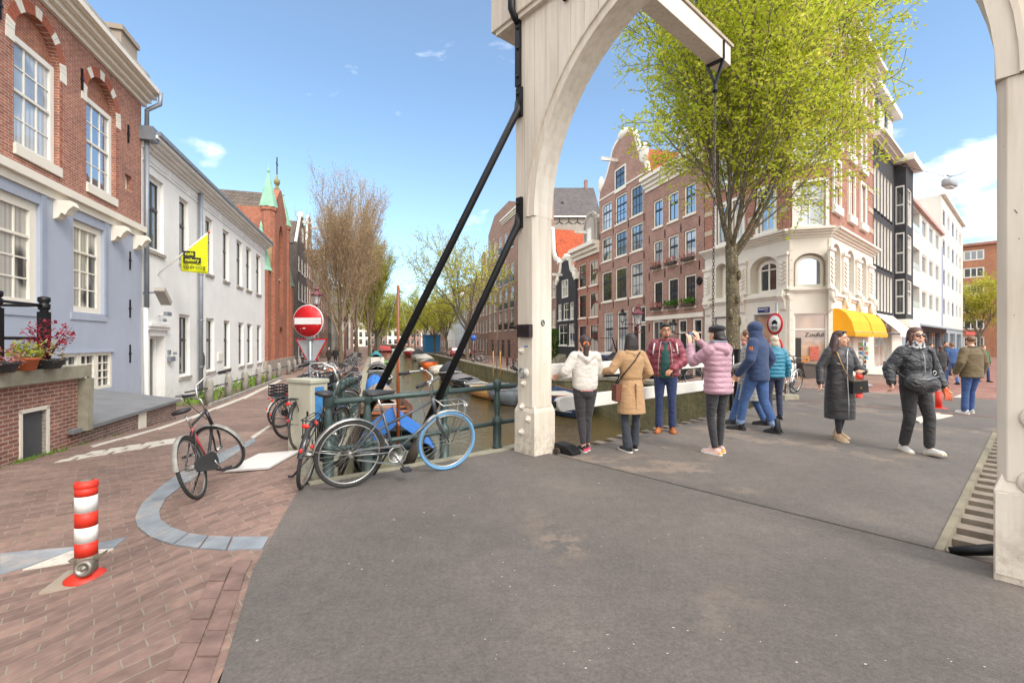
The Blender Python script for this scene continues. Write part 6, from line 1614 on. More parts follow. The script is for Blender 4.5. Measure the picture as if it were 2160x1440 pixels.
for i in range(190):
 u=q.choice([q.gauss(9.05,.12),q.gauss(8.3,.1),q.gauss(9.6,.25),q.uniform(8,12)]);p=uv(u,-5.25+abs(q.gauss(0,.06))+.02);z=zg(p.x,p.y);a=q.uniform(0,6.28);h_=q.uniform(.02,.09)
 g.add([(p.x-.012,p.y,z),(p.x+.012,p.y,z),(p.x+math.cos(a)*.05,p.y+math.sin(a)*.05,z+h_)],[(0,1,2)])
tag(g.build('weeds',L_green),'tufts of green weeds at the foot of the area wall','weeds',None,'stuff')
M_tyre=plain('tyre_rubber','2b2a29',.8,var=.2);M_tyreg=plain('tyre_worn','4f4a43',.85,var=.2);M_tblue=plain('tyre_blue','5f93bd',.7,var=.08)
M_alu=plain('alu','b9b8b4',.32,.9,var=.08);M_spoke=plain('spoke','a5a39c',.4,.8,var=0)
M_rubber=plain('grip_rubber','26262a',.6);M_saddle=plain('saddle_black','2a2729',.45,var=.15)
M_fblack=plain('frame_black','222327',.3,.2,var=.15,coat=.3);M_fgrey=plain('frame_grey','54585b',.35,.4,var=.1);M_fred=plain('frame_red','a3343a',.4,var=.1,coat=.3);M_fwhite=plain('frame_white','d5d6d8',.4,var=.05,coat=.3);M_fgreen=plain('frame_green','3e5a50',.4,var=.1);M_fblue=plain('frame_blue','33517e',.4,var=.1);M_frust=plain('frame_rusty','5b4339',.7,.2,var=.3)
M_redl=plain('red_lens','d2221c',.25,var=.1);M_chainc=plain('chain_case','303236',.4,var=.2)
WR=.345
def wheel(parent,x,tyre,det=True,steer=None,rim=None):
 n_=36 if det else 18
 o=bpy.data.objects.new('wheel',MB().tube([(0,-.05,0),(0,.05,0)],.028,10).tube([(0,-.07,0),(0,.07,0)],.008,6).mesh('wheel',M_alu));COL.objects.link(o);o.parent=parent;o.location=(x,0,WR)
 if steer:o.rotation_euler=(0,0,steer)
 c=[2*math.pi*i/n_ for i in range(n_)]
 MB().tube([((WR-.019)*math.cos(t),0,(WR-.019)*math.sin(t))for t in c],.019,8 if det else 5,closed=True).build('tyre',tyre,o)
 g=MB();g.tube([((WR-.044)*math.cos(t),0,(WR-.044)*math.sin(t))for t in c],.010,6 if det else 4,closed=True);ns=32 if det else 14
 for i in range(ns):
  t=2*math.pi*i/ns;t2=t+(.55 if i%2 else-.55);y=.03 if(i//2)%2 else-.03
  g.tube([(.026*math.cos(t2),y,.026*math.sin(t2)),((WR-.05)*math.cos(t),0,(WR-.05)*math.sin(t))],.0014 if det else .002,3,1 if det else 0,False)
 g.build('rim',[rim or M_alu,M_spoke],o);return o
def arcband(g,x,r,a0,a1,w_,n_=14,th=.004,mi=0,steer=None):
 vs=[]
 for i in range(n_+1):
  t=R(a0+(a1-a0)*i/n_)
  for y,dr in((-w_/2,-.012),(-w_*.3,0),(w_*.3,0),(w_/2,-.012)):vs.append((x+(r+dr)*math.cos(t),y,WR+(r+dr)*math.sin(t)))
 g.add(vs,[(i*4+j,i*4+j+1,(i+1)*4+j+1,(i+1)*4+j)for i in range(n_)for j in range(3)],mi,True)
def bike(label,loc,head,lean=0,frame=None,style='step',det=True,steer=0,front_tyre=None,basket=None,fend=None,group=None,rack=True,frack=False,bars='up',case=True,saddlem=None,lightr=True,name='bicycle',rack_col=None,tube=None):
 """Dutch bicycle; local x runs forward, rear wheel touches the ground at x=0"""
 o=thing(name,label,'bicycle',loc,head,group);o.rotation_mode='ZYX' if 0 else 'XYZ'
 o.rotation_euler=(lean,0,head)
 fm=frame or M_fblack;L=1.09;n8=8 if det else 5
 hx0=Vector((L-.155,0,.66));hx1=Vector((L-.215,0,.86));bb=Vector((.46,0,.29));st=Vector((.32,0,.74));dropR=Vector((0,0,WR));
 g=MB();tr_=.016
 if style=='mixte':
  for y in(-.012,):g.tube([hx1+(hx0-hx1)*.2,Vector((.36,0,.60)),dropR+Vector((0,.05,0))],.012,n8)
  g.tube([hx1+(hx0-hx1)*.2,Vector((.36,0,.60))],.013,n8);g.tube([hx0,bb],.017,n8)
 elif style=='gents':g.tube([hx1,st+Vector((0,0,.02))],.015,n8);g.tube([hx0,bb],.017,n8)
 else:g.tube([hx0+(hx1-hx0)*.6,Vector((.72,0,.47)),Vector((.40,0,.46))],.017,n8);g.tube([hx0,Vector((.68,0,.38)),bb],.016,n8)
 g.tube([st,bb],.016,n8,1);g.tube([hx0,hx1],.022,n8)
 for y in(-.055,.055):
  g.tube([bb+Vector((0,y*.5,0)),dropR+Vector((0,y,0))],.010,n8);g.tube([st+Vector((0,y*.3,-.04)),dropR+Vector((0,y,0))],.009,n8)
 g.build('frame',[fm,tube or fm],o)
 ax=(hx1-hx0).normalized();fk=MB();S=Matrix.Translation(hx0)@Matrix.Rotation(steer,4,ax)@Matrix.Translation(-hx0)
 F0=hx0-ax*.03;wf=Vector((L,0,WR))
 for y in(-.055,.055):fk.tube([F0+Vector((0,y,0)),F0.lerp(wf,.5)+Vector((-.01,y,0)),wf+Vector((0,y,0))],[.013,.012,.009],n8)
 fk.tube([F0+Vector((0,-.055,0)),F0+Vector((0,.055,0))],.015,n8);fk.xform(S);fk.build('fork',fm,o)
 hb=MB();top=hx1+ax*.16
 hb.tube([hx1,top,top+Vector((.03,0,.02))],.013,n8)
 for s in(-1,1):
  if bars=='up':P=[top+Vector((.03,0,.02)),top+Vector((.06,s*.07,.07)),top+Vector((.03,s*.2,.11)),top+Vector((-.14,s*.29,.08)),top+Vector((-.2,s*.31,.06))]
  elif bars=='high':P=[top+Vector((.03,0,.02)),top+Vector((.05,s*.12,.16)),top+Vector((-.0,s*.25,.19)),top+Vector((-.16,s*.33,.16)),top+Vector((-.24,s*.34,.14))]
  else:P=[top+Vector((.03,0,.02)),top+Vector((.04,s*.15,.03)),top+Vector((.0,s*.3,.03)),top+Vector((-.03,s*.32,.03))]
  hb.tube(P,.011,n8);hb.tube([P[-2].lerp(P[-1],-.1),P[-1].lerp(P[-2],-.8)],.017,n8,1)
  if det:hb.tube([P[-2]+Vector((.03,0,-.02)),P[-2]+Vector((-.05,s*.02,-.04)),P[-1]+Vector((0,0,-.05))],.005,4,1)
 if det:
  hb.ell(tuple(top+Vector((-.03,.18,.13))),(.028,.028,.022),8,5);hb.tube([top+Vector((.0,.2,.1)),top+Vector((.07,.1,-.02)),hx1+Vector((.05,.02,-.1))],.004,4,1)
 hb.xform(S);hb.build('handlebar',[M_alu,M_rubber],o)
 wheel(o,0,M_tyre if det else M_tyreg,det)
 w2=wheel(o,L,front_tyre or(M_tyre if det else M_tyreg),det)
 if steer:w2.matrix_local=S@Matrix.Translation((L,0,WR))
 mg=fend or fm;g=MB();arcband(g,0,WR+.022,8,172,.055);g.tube([(0,.06,WR),(-(WR+.02),.02,WR+.08)],.004,4);g.tube([(0,-.06,WR),(-(WR+.02),-.02,WR+.08)],.004,4);g.build('mudguard',mg,o)
 g=MB();arcband(g,L,WR+.022,38,196,.055);g.xform(S);g.build('mudguard',mg,o)
 sp_=Vector((.265,0,.95));g=MB();g.tube([st,sp_+Vector((.0,0,-.06))],.013,n8);g.build('seat_post',M_alu,o)
 g=MB();rr=[(-.14,.02,.025),(-.12,.085,.045),(-.05,.095,.05),(.03,.06,.045),(.10,.028,.035),(.16,.02,.03),(.18,.008,.012)]
 vs=[];nn=10
 for x,w_,h_ in rr:
  for j in range(nn):t=2*math.pi*j/nn;vs.append((sp_.x+x,w_*math.cos(t),sp_.z+h_*math.sin(t)*(.6 if math.sin(t)<0 else .7)))
 g.add(vs,[(i*nn+j,i*nn+(j+1)%nn,(i+1)*nn+(j+1)%nn,(i+1)*nn+j)for i in range(len(rr)-1)for j in range(nn)]+[tuple(range(nn))[::-1],tuple((len(rr)-1)*nn+j for j in range(nn))],0,True);g.build('saddle',saddlem or M_saddle,o)
 g=MB();g.tube([(bb.x,-.07,bb.z),(bb.x,.07,bb.z)],.02,n8)
 for s in(-1,1):a=R(-60)if s<0 else R(120);e=Vector((bb.x+.17*math.cos(a),s*.085,bb.z+.17*math.sin(a)));g.tube([(bb.x,s*.07,bb.z),e],.011,n8);g.cbox(tuple(e+Vector((0,s*.055,0))),(.09,.09,.025),1)
 g.lathe([(.09,0),(.09,.004),(.075,.004),(.075,0)],18,M=Matrix.Translation((bb.x,-.06,bb.z))@Matrix.Rotation(R(90),4,'X'))
 g.build('crank',[M_alu,M_rubber],o)
 g=MB()
 if case=='open':
  P=[(.0,-.065,.375),(.05,-.065,.40),(bb.x-.05,-.065,bb.z+.10),(bb.x+.05,-.065,bb.z+.10),(bb.x+.115,-.065,bb.z+.02),(bb.x+.09,-.065,bb.z-.07),(bb.x,-.065,bb.z-.105),(.05,-.065,.30)]
  for i in range(len(P)-1):g.beam(P[i],P[i+1],.012,.028,up=(0,1,0))
  g.tube([(.03,-.06,.345),(bb.x,-.06,bb.z+.03)],.006,4)
 else:
  P=[(-.04,.30),(-.04,.39),(.02,.41),(bb.x,bb.z+.11),(bb.x+.1,bb.z+.06),(bb.x+.12,bb.z-.03),(bb.x+.06,bb.z-.1),(bb.x-.05,bb.z-.10),(0,.28)];g.prism(P,-.075,-.05)
 g.build('chain_guard',M_alu if case=='open' else M_chainc,o)
 if rack:
  g=MB()
  for y in(-.06,-.02,.02,.06):g.tube([(.16,y,.745),(-.3,y,.745)],.006,4)
  g.tube([(-.3,-.06,.745),(-.3,.06,.745)],.006,4);g.tube([(.16,-.06,.745),(.16,.06,.745)],.006,4)
  for y in(-.06,.06):g.tube([(0,y,WR),(-.12,y,.745)],.006,4);g.tube([(0,y,WR),(-.24,y,.745)],.006,4)
  g.build('rack',rack_col or M_fblack,o)
 if lightr:
  g=MB();g.ell((-.33,0,.70),(.014,.04,.02),8,6);g.ell((-.365,0,.47),(.012,.016,.024),8,6);g.build('tail_light',M_redl,o)
 if frack:
  g=MB()
  for y in(-.1,.1):g.tube([(L-.02,y,WR+.02),(L+.06,y,WR+.40),(L+.2,y,WR+.44),(L+.24,y*.9,WR+.40)]if 0 else[(L+.03,y*.5,WR),(L+.14,y,WR+.30),(L+.15,y,WR+.46),(L-.12,y,WR+.44),(L-.22,y*.5,WR+.52)],.007,5)
  g.tube([(L+.15,-.1,WR+.46),(L+.15,.1,WR+.46)],.007,5);g.tube([(L+.02,-.1,WR+.45),(L+.02,.1,WR+.45)],.006,5)
  g.tube([(L+.16,0,WR+.40),(L+.22,0,WR+.40)],[.03,.035],10);g.xform(S);g.build('front_rack',M_alu,o)
 if basket:
  g=MB()
  bx,by,bz=L-.1,0,.80
  if basket=='rear':bx,bz=-.08,.76
  for z in(0,.07,.14,.21):
   for a,b in(((-.17,-.14),(.17,-.14)),((.17,-.14),(.17,.14)),((.17,.14),(-.17,.14)),((-.17,.14),(-.17,-.14))):g.beam((bx+a[0],a[1],bz+z),(bx+b[0],b[1],bz+z),.008,.03)
  for i in range(6):
   f=-.17+.34*i/5
   for y in(-.14,.14):g.beam((bx+f,y,bz),(bx+f,y,bz+.22),.012,.008)
  g.box(bx-.17,bx+.17,-.14,.14,bz-.01,bz);g.build('basket',M_rubber,o)
 if det:MB().tube([(.4,.06,.26),(.33,.2,.0+.01)],.011,6).tube([(.33,.2,.01),(.30,.24,.01)],.013,6).build('kickstand',M_rubber,o)
 return o
def bike_at(rear,front,**kw):
 d=front-rear;return kw,rear,math.atan2(d.y,d.x)
r_,f_=gp(736,1029,0),gp(941,992,0)
bike('grey step bicycle with a bright blue front tyre leaning on the green railing',r_+Vector((0,0,.008)),math.atan2((f_-r_).y,(f_-r_).x),.11,M_fgrey,'mixte',True,R(-6),M_tblue,None,M_alu,None,False,True,'up','open')
r_=gp(640,1030,-.02)
bike('black bicycle with a red tail light seen from behind by the cabinet',r_,R(99),.16,M_fblack,'step',True,R(-15),M_tyreg,None,None,None,True,False,'high',True)
r_=gp(424,1050)
bike('worn dark bicycle with a red seat tube standing alone with its wheel turned',r_,R(106),-.27,M_fblack,'gents',True,R(68),M_tyre,None,plain('worn_guard','8d8b84',.6,.3,var=.3,vs=9),None,False,False,'high',True,lightr=False,tube=M_fred)
r_=gp(592,901);bike('black bicycle with a black rear basket left of the grey cabinet',r_,R(62),.08,M_fblack,'step',True,R(-10),M_tyreg,'rear',plain('white_guard','c9c6be',.5),None,True)
r_=gp(612,926);bike('dark bicycle squeezed between the basket bicycle and the grey cabinet',r_,R(66),-.04,M_fblack,'gents',True,R(12),M_tyreg,None,None,None,True)
GB='bicycles crowded along the left quay'
P0=[bike('x',(0,0,0),0,0,fm,st,False,R(a),None,bk,fe,GB,True,False,br)for fm,st,a,bk,fe,br in((M_fblack,'step',20,None,None,'high'),(M_fgrey,'gents',-25,None,M_alu,'up'),(M_fblack,'gents',35,'front',M_alu,'up'),(M_frust,'step',-12,None,None,'high'),(M_fblue,'step',28,'front',M_alu,'high'),(M_fwhite,'gents',15,None,M_alu,'up'))]
km=[kidmap(p)for p in P0]
cn=['black step bicycle','grey bicycle','black bicycle with a front basket','rusty brown bicycle','blue bicycle with a front basket','white bicycle']
q=random.Random(11);used=[0]*6;num='first second third fourth fifth sixth seventh eighth ninth tenth eleventh twelfth thirteenth fourteenth fifteenth sixteenth'.split()
def place(k,p,rz,lean,lab,grp=GB):
 if used[k]==0 and grp==GB:o=P0[k]
 else:o=copy_tree(P0[k],None,km[k])
 used[k]+=1;o.location=p;o.rotation_euler=(lean,0,rz);o['label']=lab;o['group']=grp;return o
seqk=[0,1,3,2,0,5,1,0,4,3,1,2,0,1,3,0,4,5,1,0,2,1,3,0,4,1,2,0,3,1,5,2,0,1,4,0,3,1,0,2]
for i,k in enumerate(seqk):
 u=7.3+i*.43+q.uniform(-.1,.1);tt=ss(8.5,15,u);p=uv(u,-1.05-.95*tt+q.uniform(-.12,.12));p.z=zg(p.x,p.y)
 ang=math.atan2(EV.y,EV.x)+q.uniform(-.18,.18)+.35+(1-tt)*.85
 place(k,p,ang,q.uniform(-.16,.16),f'{cn[k]}, {num[used[k]]} of its kind counting back from the grey cabinet')
ub=[0]*6
for i in range(12):
 k=q.choice([0,1,2,3,5]);u=46+i*.75;p=uv(u,-2.4);p.z=zg(p.x,p.y);place(k,p,math.atan2(EV.y,EV.x)+.4+q.uniform(-.2,.2),q.uniform(-.15,.15),f'distant {cn[k]} clustered beside the bare trees, {num[ub[k]]} of its kind','distant bicycles of the left quay');ub[k]+=1
oc=thing('bicycle_crate','orange crate standing on the crowded bicycles of the left quay','crate',uv(15.2,-1.2,.42))
g=MB()
for z in(0,.09,.18):
 for s in(-1,1):g.box(-.28,.28,s*.19-.01,s*.19+.01,z,z+.07);g.box(s*.28-.01,s*.28+.01,-.19,.19,z,z+.07)
g.box(-.28,.28,-.19,.19,-.02,0);g.build('box',plain('crate_orange','e0701c',.6),oc);leafclump(MB(),(0,0,.2),.2,60,.12,0,2).build('plastic_flowers',plain('flower_orange','e0701c',.6),oc)
ur=[0]*6
for i,(px,Y,k)in enumerate(((995,50,1),(1005,51,5),(1012,52,3),(925,82,1),(930,82,0),(936,83,5),(1078,36,1),(1086,34,1))):
 p=at(px,Y);place(k,p,R(-40)+q.uniform(-.3,.3),.08,f'{cn[k]} parked on the right quay, {num[ur[k]]} of its kind from the left','bicycles of the right quay');ur[k]+=1
p=at(1462,17.3);bike('dark bicycle parked behind the white rails, left of the lady in pink',p,R(150),.06,M_fblack,'gents',True,R(15),M_tyre,None,None,None,False)
p=gp(1664,838,0);bike('white electric bicycle parked before the corner shop',p+Vector((0,.1,0)),R(50),.08,M_fwhite,'gents',True,R(-20),M_tyre,None,M_alu,None,False,False,'flat')
p=gp(1700,818,-.05);cb=thing('cargo_bicycle','dark cargo bicycle with a wooden load box by the shop door','cargo bike',p,R(-8))
g=MB();g.prism([(-.15,.35),(.85,.28),(1.05,.72),(-.25,.80)],-.32,.32);g.build('load_box',plain('cargo_box','4d423c',.6,var=.15),cb);g=MB();g.slab([(-.3,-.36),(1.08,-.36),(1.08,.36),(-.3,.36)],.79,.84);g.xform(Matrix.Rotation(R(4.5),4,'Y'));g.build('lid',plain('cargo_lid','6b5f58',.7),cb)
for x in(.9,):
 for y in(-.38,.38):w_=wheel(cb,x,M_tyre,True);w_.location=(x,y,WR-.06)
wheel(cb,-1.05,M_tyre,True)
MB().tube([(-.2,0,.4),(-.7,0,.3),(-1.05,0,.34)],.025,8).tube([(-.7,0,.3),(-.85,0,.85)],.02,8).tube([(-.25,0,.6),(-.4,0,1.05)],.018,8).tube([(-.4,-.3,1.08),(-.4,0,1.04),(-.4,.3,1.08)],.014,8).build('frame',M_fblack,cb)
MB().ell((-.87,0,.88),(.14,.08,.04)).build('saddle',M_saddle,cb)
WZ=-1.95
def hull(L,B,Hh,sheer=.12,stern=.7,n=12,flare=.75):
 """open hull, bow at +x; returns outer shell with gunwale, and the inside floor line"""
 g=MB();rings=[]
 for i in range(n+1):
  t=i/n;x=-L/2+L*t
  w=B/2*(stern+(1-stern)*min(1,t/.4))*(1 if t<.5 else math.sqrt(max(0.0004,1-((t-.5)/.5)**2.3)))
  z=Hh+sheer*((2*t-1)**2)*(1.6 if t>.5 else .6);kz=-.12+.25*max(0,(t-.8)/.2)**2
  rings.append([(x,-w,z),(x,-w*.97,z*.6),(x,-w*flare,.05),(x,0,kz),(x,w*flare,.05),(x,w*.97,z*.6),(x,w,z)])
 vs=[p for r in rings for p in r];m=7
 g.add(vs,[(i*m+j,(i+1)*m+j,(i+1)*m+j+1,i*m+j+1)for i in range(n)for j in range(m-1)]+[tuple(range(m))],0,True)
 return g,rings
def boat(label,p,rz,L=4.6,B=1.7,Hh=.5,col=None,inner=None,rail=None,group=None,tarp=None,tarph=.5,seats=2,tent=None,motor=False,name='boat',cover_span=(0,1),sag=.0):
 o=thing(name,label,'boat',p,rz,group)
 g,rg=hull(L,B,Hh);h_=g.build('hull',col,o);s_=h_.modifiers.new('t','SOLIDIFY');s_.thickness=.04;s_.offset=1
 g=MB();g.tube([r[0]for r in rg],.035,6);g.tube([r[-1]for r in rg],.035,6);g.tube([rg[0][0],rg[0][-1]],.035,6);g.build('gunwale',rail or M_white,o)
 g=MB();pts=[(r[1][0],r[1][1]*.98)for r in rg]+[(r[5][0],r[5][1]*.98)for r in rg[::-1]];g.slab(pts,Hh*.32,Hh*.34);g.build('floor',inner or M_deckwood,o)
 if not tarp:
  for i in range(seats):
   x=-L*.32+L*.5*i/max(1,seats-1);w=min(B/2*.9,abs(rg[min(12,max(0,int((x/L+.5)*12)))][1][1]));MB().box(x-.14,x+.14,-w,w,Hh*.72,Hh*.78).build('seat',inner or M_deckwood,o)
 else:
  a,b=cover_span;n_=12;vs=[];k=9;q=random.Random(int(L*100+p[0]*10))
  i0,i1=int(a*n_),int(b*n_)
  for i in range(i0,i1+1):
   r=rg[i];t=(i-i0)/max(1,i1-i0);w=r[-1][1]*1.04;z=r[-1][2];hh=tarph*(math.sin(math.pi*min(1,max(.0,t*.9+.08)))**.6)
   for j in range(k+1):
    f=-1+2*j/k;y=w*f;zz=z-.10*(abs(f)>.99)+hh*(1-abs(f)**1.5)+q.uniform(-.03,.03)*(1-abs(f));vs.append((r[0][0],y,zz))
  g=MB();g.add(vs,[(i*(k+1)+j,(i+1)*(k+1)+j,(i+1)*(k+1)+j+1,i*(k+1)+j+1)for i in range(i1-i0)for j in range(k)],0,True);c=g.build('tarpaulin',tarp,o);s_=c.modifiers.new('t','SOLIDIFY');s_.thickness=.015
 if motor:
  g=MB();g.cbox((-L/2-.18,0,Hh+.12),(.3,.26,.34));g.beam((-L/2-.15,0,Hh),(-L/2-.2,0,-.2),.1,.1);g.build('outboard_motor',M_fblack,o)
 return o
T_blue=plain('tarp_blue','2a6fbf',.6,var=.15,vs=2);T_grey=plain('tarp_grey','6e6c6c',.75,var=.15,vs=2);T_beige=plain('tarp_beige','958577',.8,var=.12);T_dark=plain('tarp_dark','33363b',.7,var=.2)
Hb_dg=plain('hull_green','27352f',.35,var=.1,coat=.3);Hb_br=plain('hull_brown','5f3e2b',.4,var=.25,vs=4,coat=.3);Hb_w=plain('hull_white','cfc9bd',.5,var=.08);Hb_g=plain('hull_grey','7c8389',.5,var=.1);Hb_t=plain('hull_tan','c99d62',.5,var=.12);Hb_k=plain('hull_black','25272b',.5,var=.15);Hb_n=plain('hull_navy','2c3f5e',.5);Hb_r=plain('hull_red','8f2327',.4);Hb_o=plain('hull_orange','d4641f',.5,var=.1)
W_var=plain('varnish','a4673a',.35,var=.15,coat=.4)
AU=math.atan2(EU.y,EU.x)
p=at(836,12.3,WZ)
b=boat('dark green boat carrying a blue tent tarpaulin right behind the bicycle',p,AU+R(180),5.2,1.9,.72,Hb_dg,plain('deck_green','77867c',.6),Hb_dg,'boats moored along the left quay')
g=MB();R0=[(-1.9,0),(1.2,.0)]
zt,ze,we=1.42,.70,.95
g.add([(-2.3,-we,ze),(-2.3,we,ze),(-2.3,0,zt),(.9,-we,ze),(.9,we,ze),(.9,0,zt)],[(0,3,5,2),(1,2,5,4)]);c=g.build('tent',T_blue,b);s_=c.modifiers.new('t','SOLIDIFY');s_.thickness=.02
MB().prism([(1.0,.70),(2.45,.84),(2.45,.88),(1.0,.76)],-.5,.5).build('foredeck',plain('deck_green','77867c'),b)
mst=MB().tube([(.95,0,.5),(.95,0,4.8)],[.045,.034],10).build('mast',plain('orange_spar','93491f',.5,var=.2),b)
MB().tube([(-2.2,0,1.45),(1.3,0,1.45)],.03,6).build('boom',W_var,b);MB().tube([(.95,0,4.75),(2.55,0,.85)],.006,3).tube([(.95,0,4.75),(-.6,.92,.8)],.006,3).tube([(.95,0,4.75),(-.6,-.92,.8)],.006,3).build('rigging',M_steel,b)
GLB='boats moored along the left quay'
b=boat('varnished brown wooden boat with a red rim moored behind the blue tent',at(813,18.3,WZ),AU+R(178),5.6,2.1,.8,Hb_br,W_var,plain('rim_red','75402f',.5),GLB,None,seats=3)
MB().beam((-.8,-.5,.8),(.9,.3,1.5),.07,.07).build('oar',W_var,b)
boat('boat under a slack beige tarpaulin next along the left quay',at(801,22.8,WZ),AU,5.2,2.0,.6,Hb_g,None,None,GLB,T_beige,.8)
b=boat('dark boat heaped with a bright blue tarpaulin beside the left quay',at(791,28.5,WZ),AU,4.8,1.8,.5,Hb_k,None,None,GLB,T_blue,.95,cover_span=(.15,.85));MB().box(-1.7,-1.2,-.3,.3,.5,.95).build('crate',plain('crate_wood','a9683a',.7),b)
b=boat('grey boat with a black canopy frame moored at the left quay',at(797,35.5,WZ),AU,5.4,2.1,.7,Hb_k,None,None,GLB,T_dark,.35,cover_span=(.4,1))
for x in(-1.5,-.4):MB().tube([(x,-.9,.7)]+[(x,-.9*math.cos(t),.7+1.0*math.sin(t))for t in[math.pi*i/8 for i in range(1,8)]]+[(x,.9,.7)],.03,6).build('hoop',M_black,b)
b=boat('boat with a pale grey cabin cover at the left quay',at(796,44,WZ),AU,6.5,2.3,.8,Hb_g,None,None,GLB,T_grey,.9);MB().box(-1.2,.6,-.6,.6,1.2,1.9).build('cabin',Hb_w,b)
boat('small boat with a green cover at the left quay, before the row of covers ends',at(801,62,WZ),AU,5,2.2,.7,plain('hull_bright_green','4e8a2a',.5),None,None,GLB,plain('tarp_green','4f9a2e',.6),.5)
boat('boat under a turquoise cover far along the left quay',at(793,78,WZ),AU,6,2.4,.8,Hb_g,None,None,GLB,plain('tarp_teal','3f8b94',.6),1.1)
b=boat('round red tarpaulin covered boat before the far arch bridge',at(806,150,WZ),AU+R(80),6.0,2.6,.7,Hb_r,None,None,None,plain('tarp_red','a8262b',.6),1.4)
GRB='boats moored along the right quay'
boat('pointed grey boat beside the white gate post, nearest on the right quay',at(1066,27,WZ),AU+R(176),5.0,2.0,.7,Hb_g,plain('inner_brown','5c4a3e',.7),plain('rim_grey','8b929a',.5),GRB,None,seats=3)
b=boat('tan rowing dinghy moored between the two grey boats',at(1030,28.5,WZ),AU+R(190),3.4,1.6,.55,Hb_t,W_var,Hb_w,GRB,None,seats=2)
boat('small dull grey dinghy moored behind the tan one',at(1004,32.5,WZ),AU+R(180),3.2,1.5,.5,T_grey,None,None,GRB,T_grey,.2)
boat('dark speedboat with an outboard motor on the right quay',at(979,35.5,WZ),AU,4.4,1.9,.6,Hb_k,None,Hb_g,GRB,T_grey,.3,motor=True,cover_span=(.3,1))
boat('boat under a dark hooded cover on the right quay',at(949,43,WZ),AU+R(180),4.8,2.0,.6,Hb_k,None,None,GRB,T_dark,1.0)
boat('long white rowing boat on the right quay',at(925,51,WZ),AU+R(165),6.4,1.9,.6,Hb_w,Hb_w,Hb_w,GRB,None,seats=2)
boat('bright orange boat on the right quay',at(906,58,WZ),AU+R(170),5.6,2.1,.8,Hb_o,Hb_o,Hb_o,GRB,T_dark,.4,cover_span=(.2,.6),motor=True)
boat('white sloop with a cream cover behind the orange boat',at(897,66,WZ),AU+R(180),6.5,2.4,1.0,Hb_w,None,None,GRB,Hb_w,.7)
boat('white boat with a dark sprayhood far on the right quay',at(882,84,WZ),AU+R(180),7,2.5,1.0,Hb_w,None,None,GRB,T_dark,1.2,cover_span=(.3,.8))
boat('red hulled boat far on the right quay near the arch bridge',at(864,108,WZ),AU+R(180),8,2.8,1.2,Hb_r,None,None,GRB,Hb_w,.8)
b=boat('cream open boat with a blue fender between the gate post and the lady in white',Vector((2.35,23.5,WZ)),AU+R(176),6.0,2.2,.85,Hb_n,Hb_w,W_var,GRB,None,seats=3)
MB().lathe([(.02,0),(.09,.05),(.09,.4),(.03,.46)],10,(-2.4,1.16,.35)).build('fender',plain('fender_blue','3f7cb8',.4),b)
MB().box(-1.0,1.5,-.7,.7,.74,.82).build('deck_board',Hb_w,b)
dk=tag(MB().ell((0,0,.06),(.16,.08,.08)).ell((.15,0,.2),(.06,.05,.06)).tube([(.12,0,.08),(.15,0,.2)],.03,6).build('duck',plain('duck_grey','4a4640',.8)),'small dark duck swimming behind the brown boat','duck');dk.location=at(855,19.5,WZ)
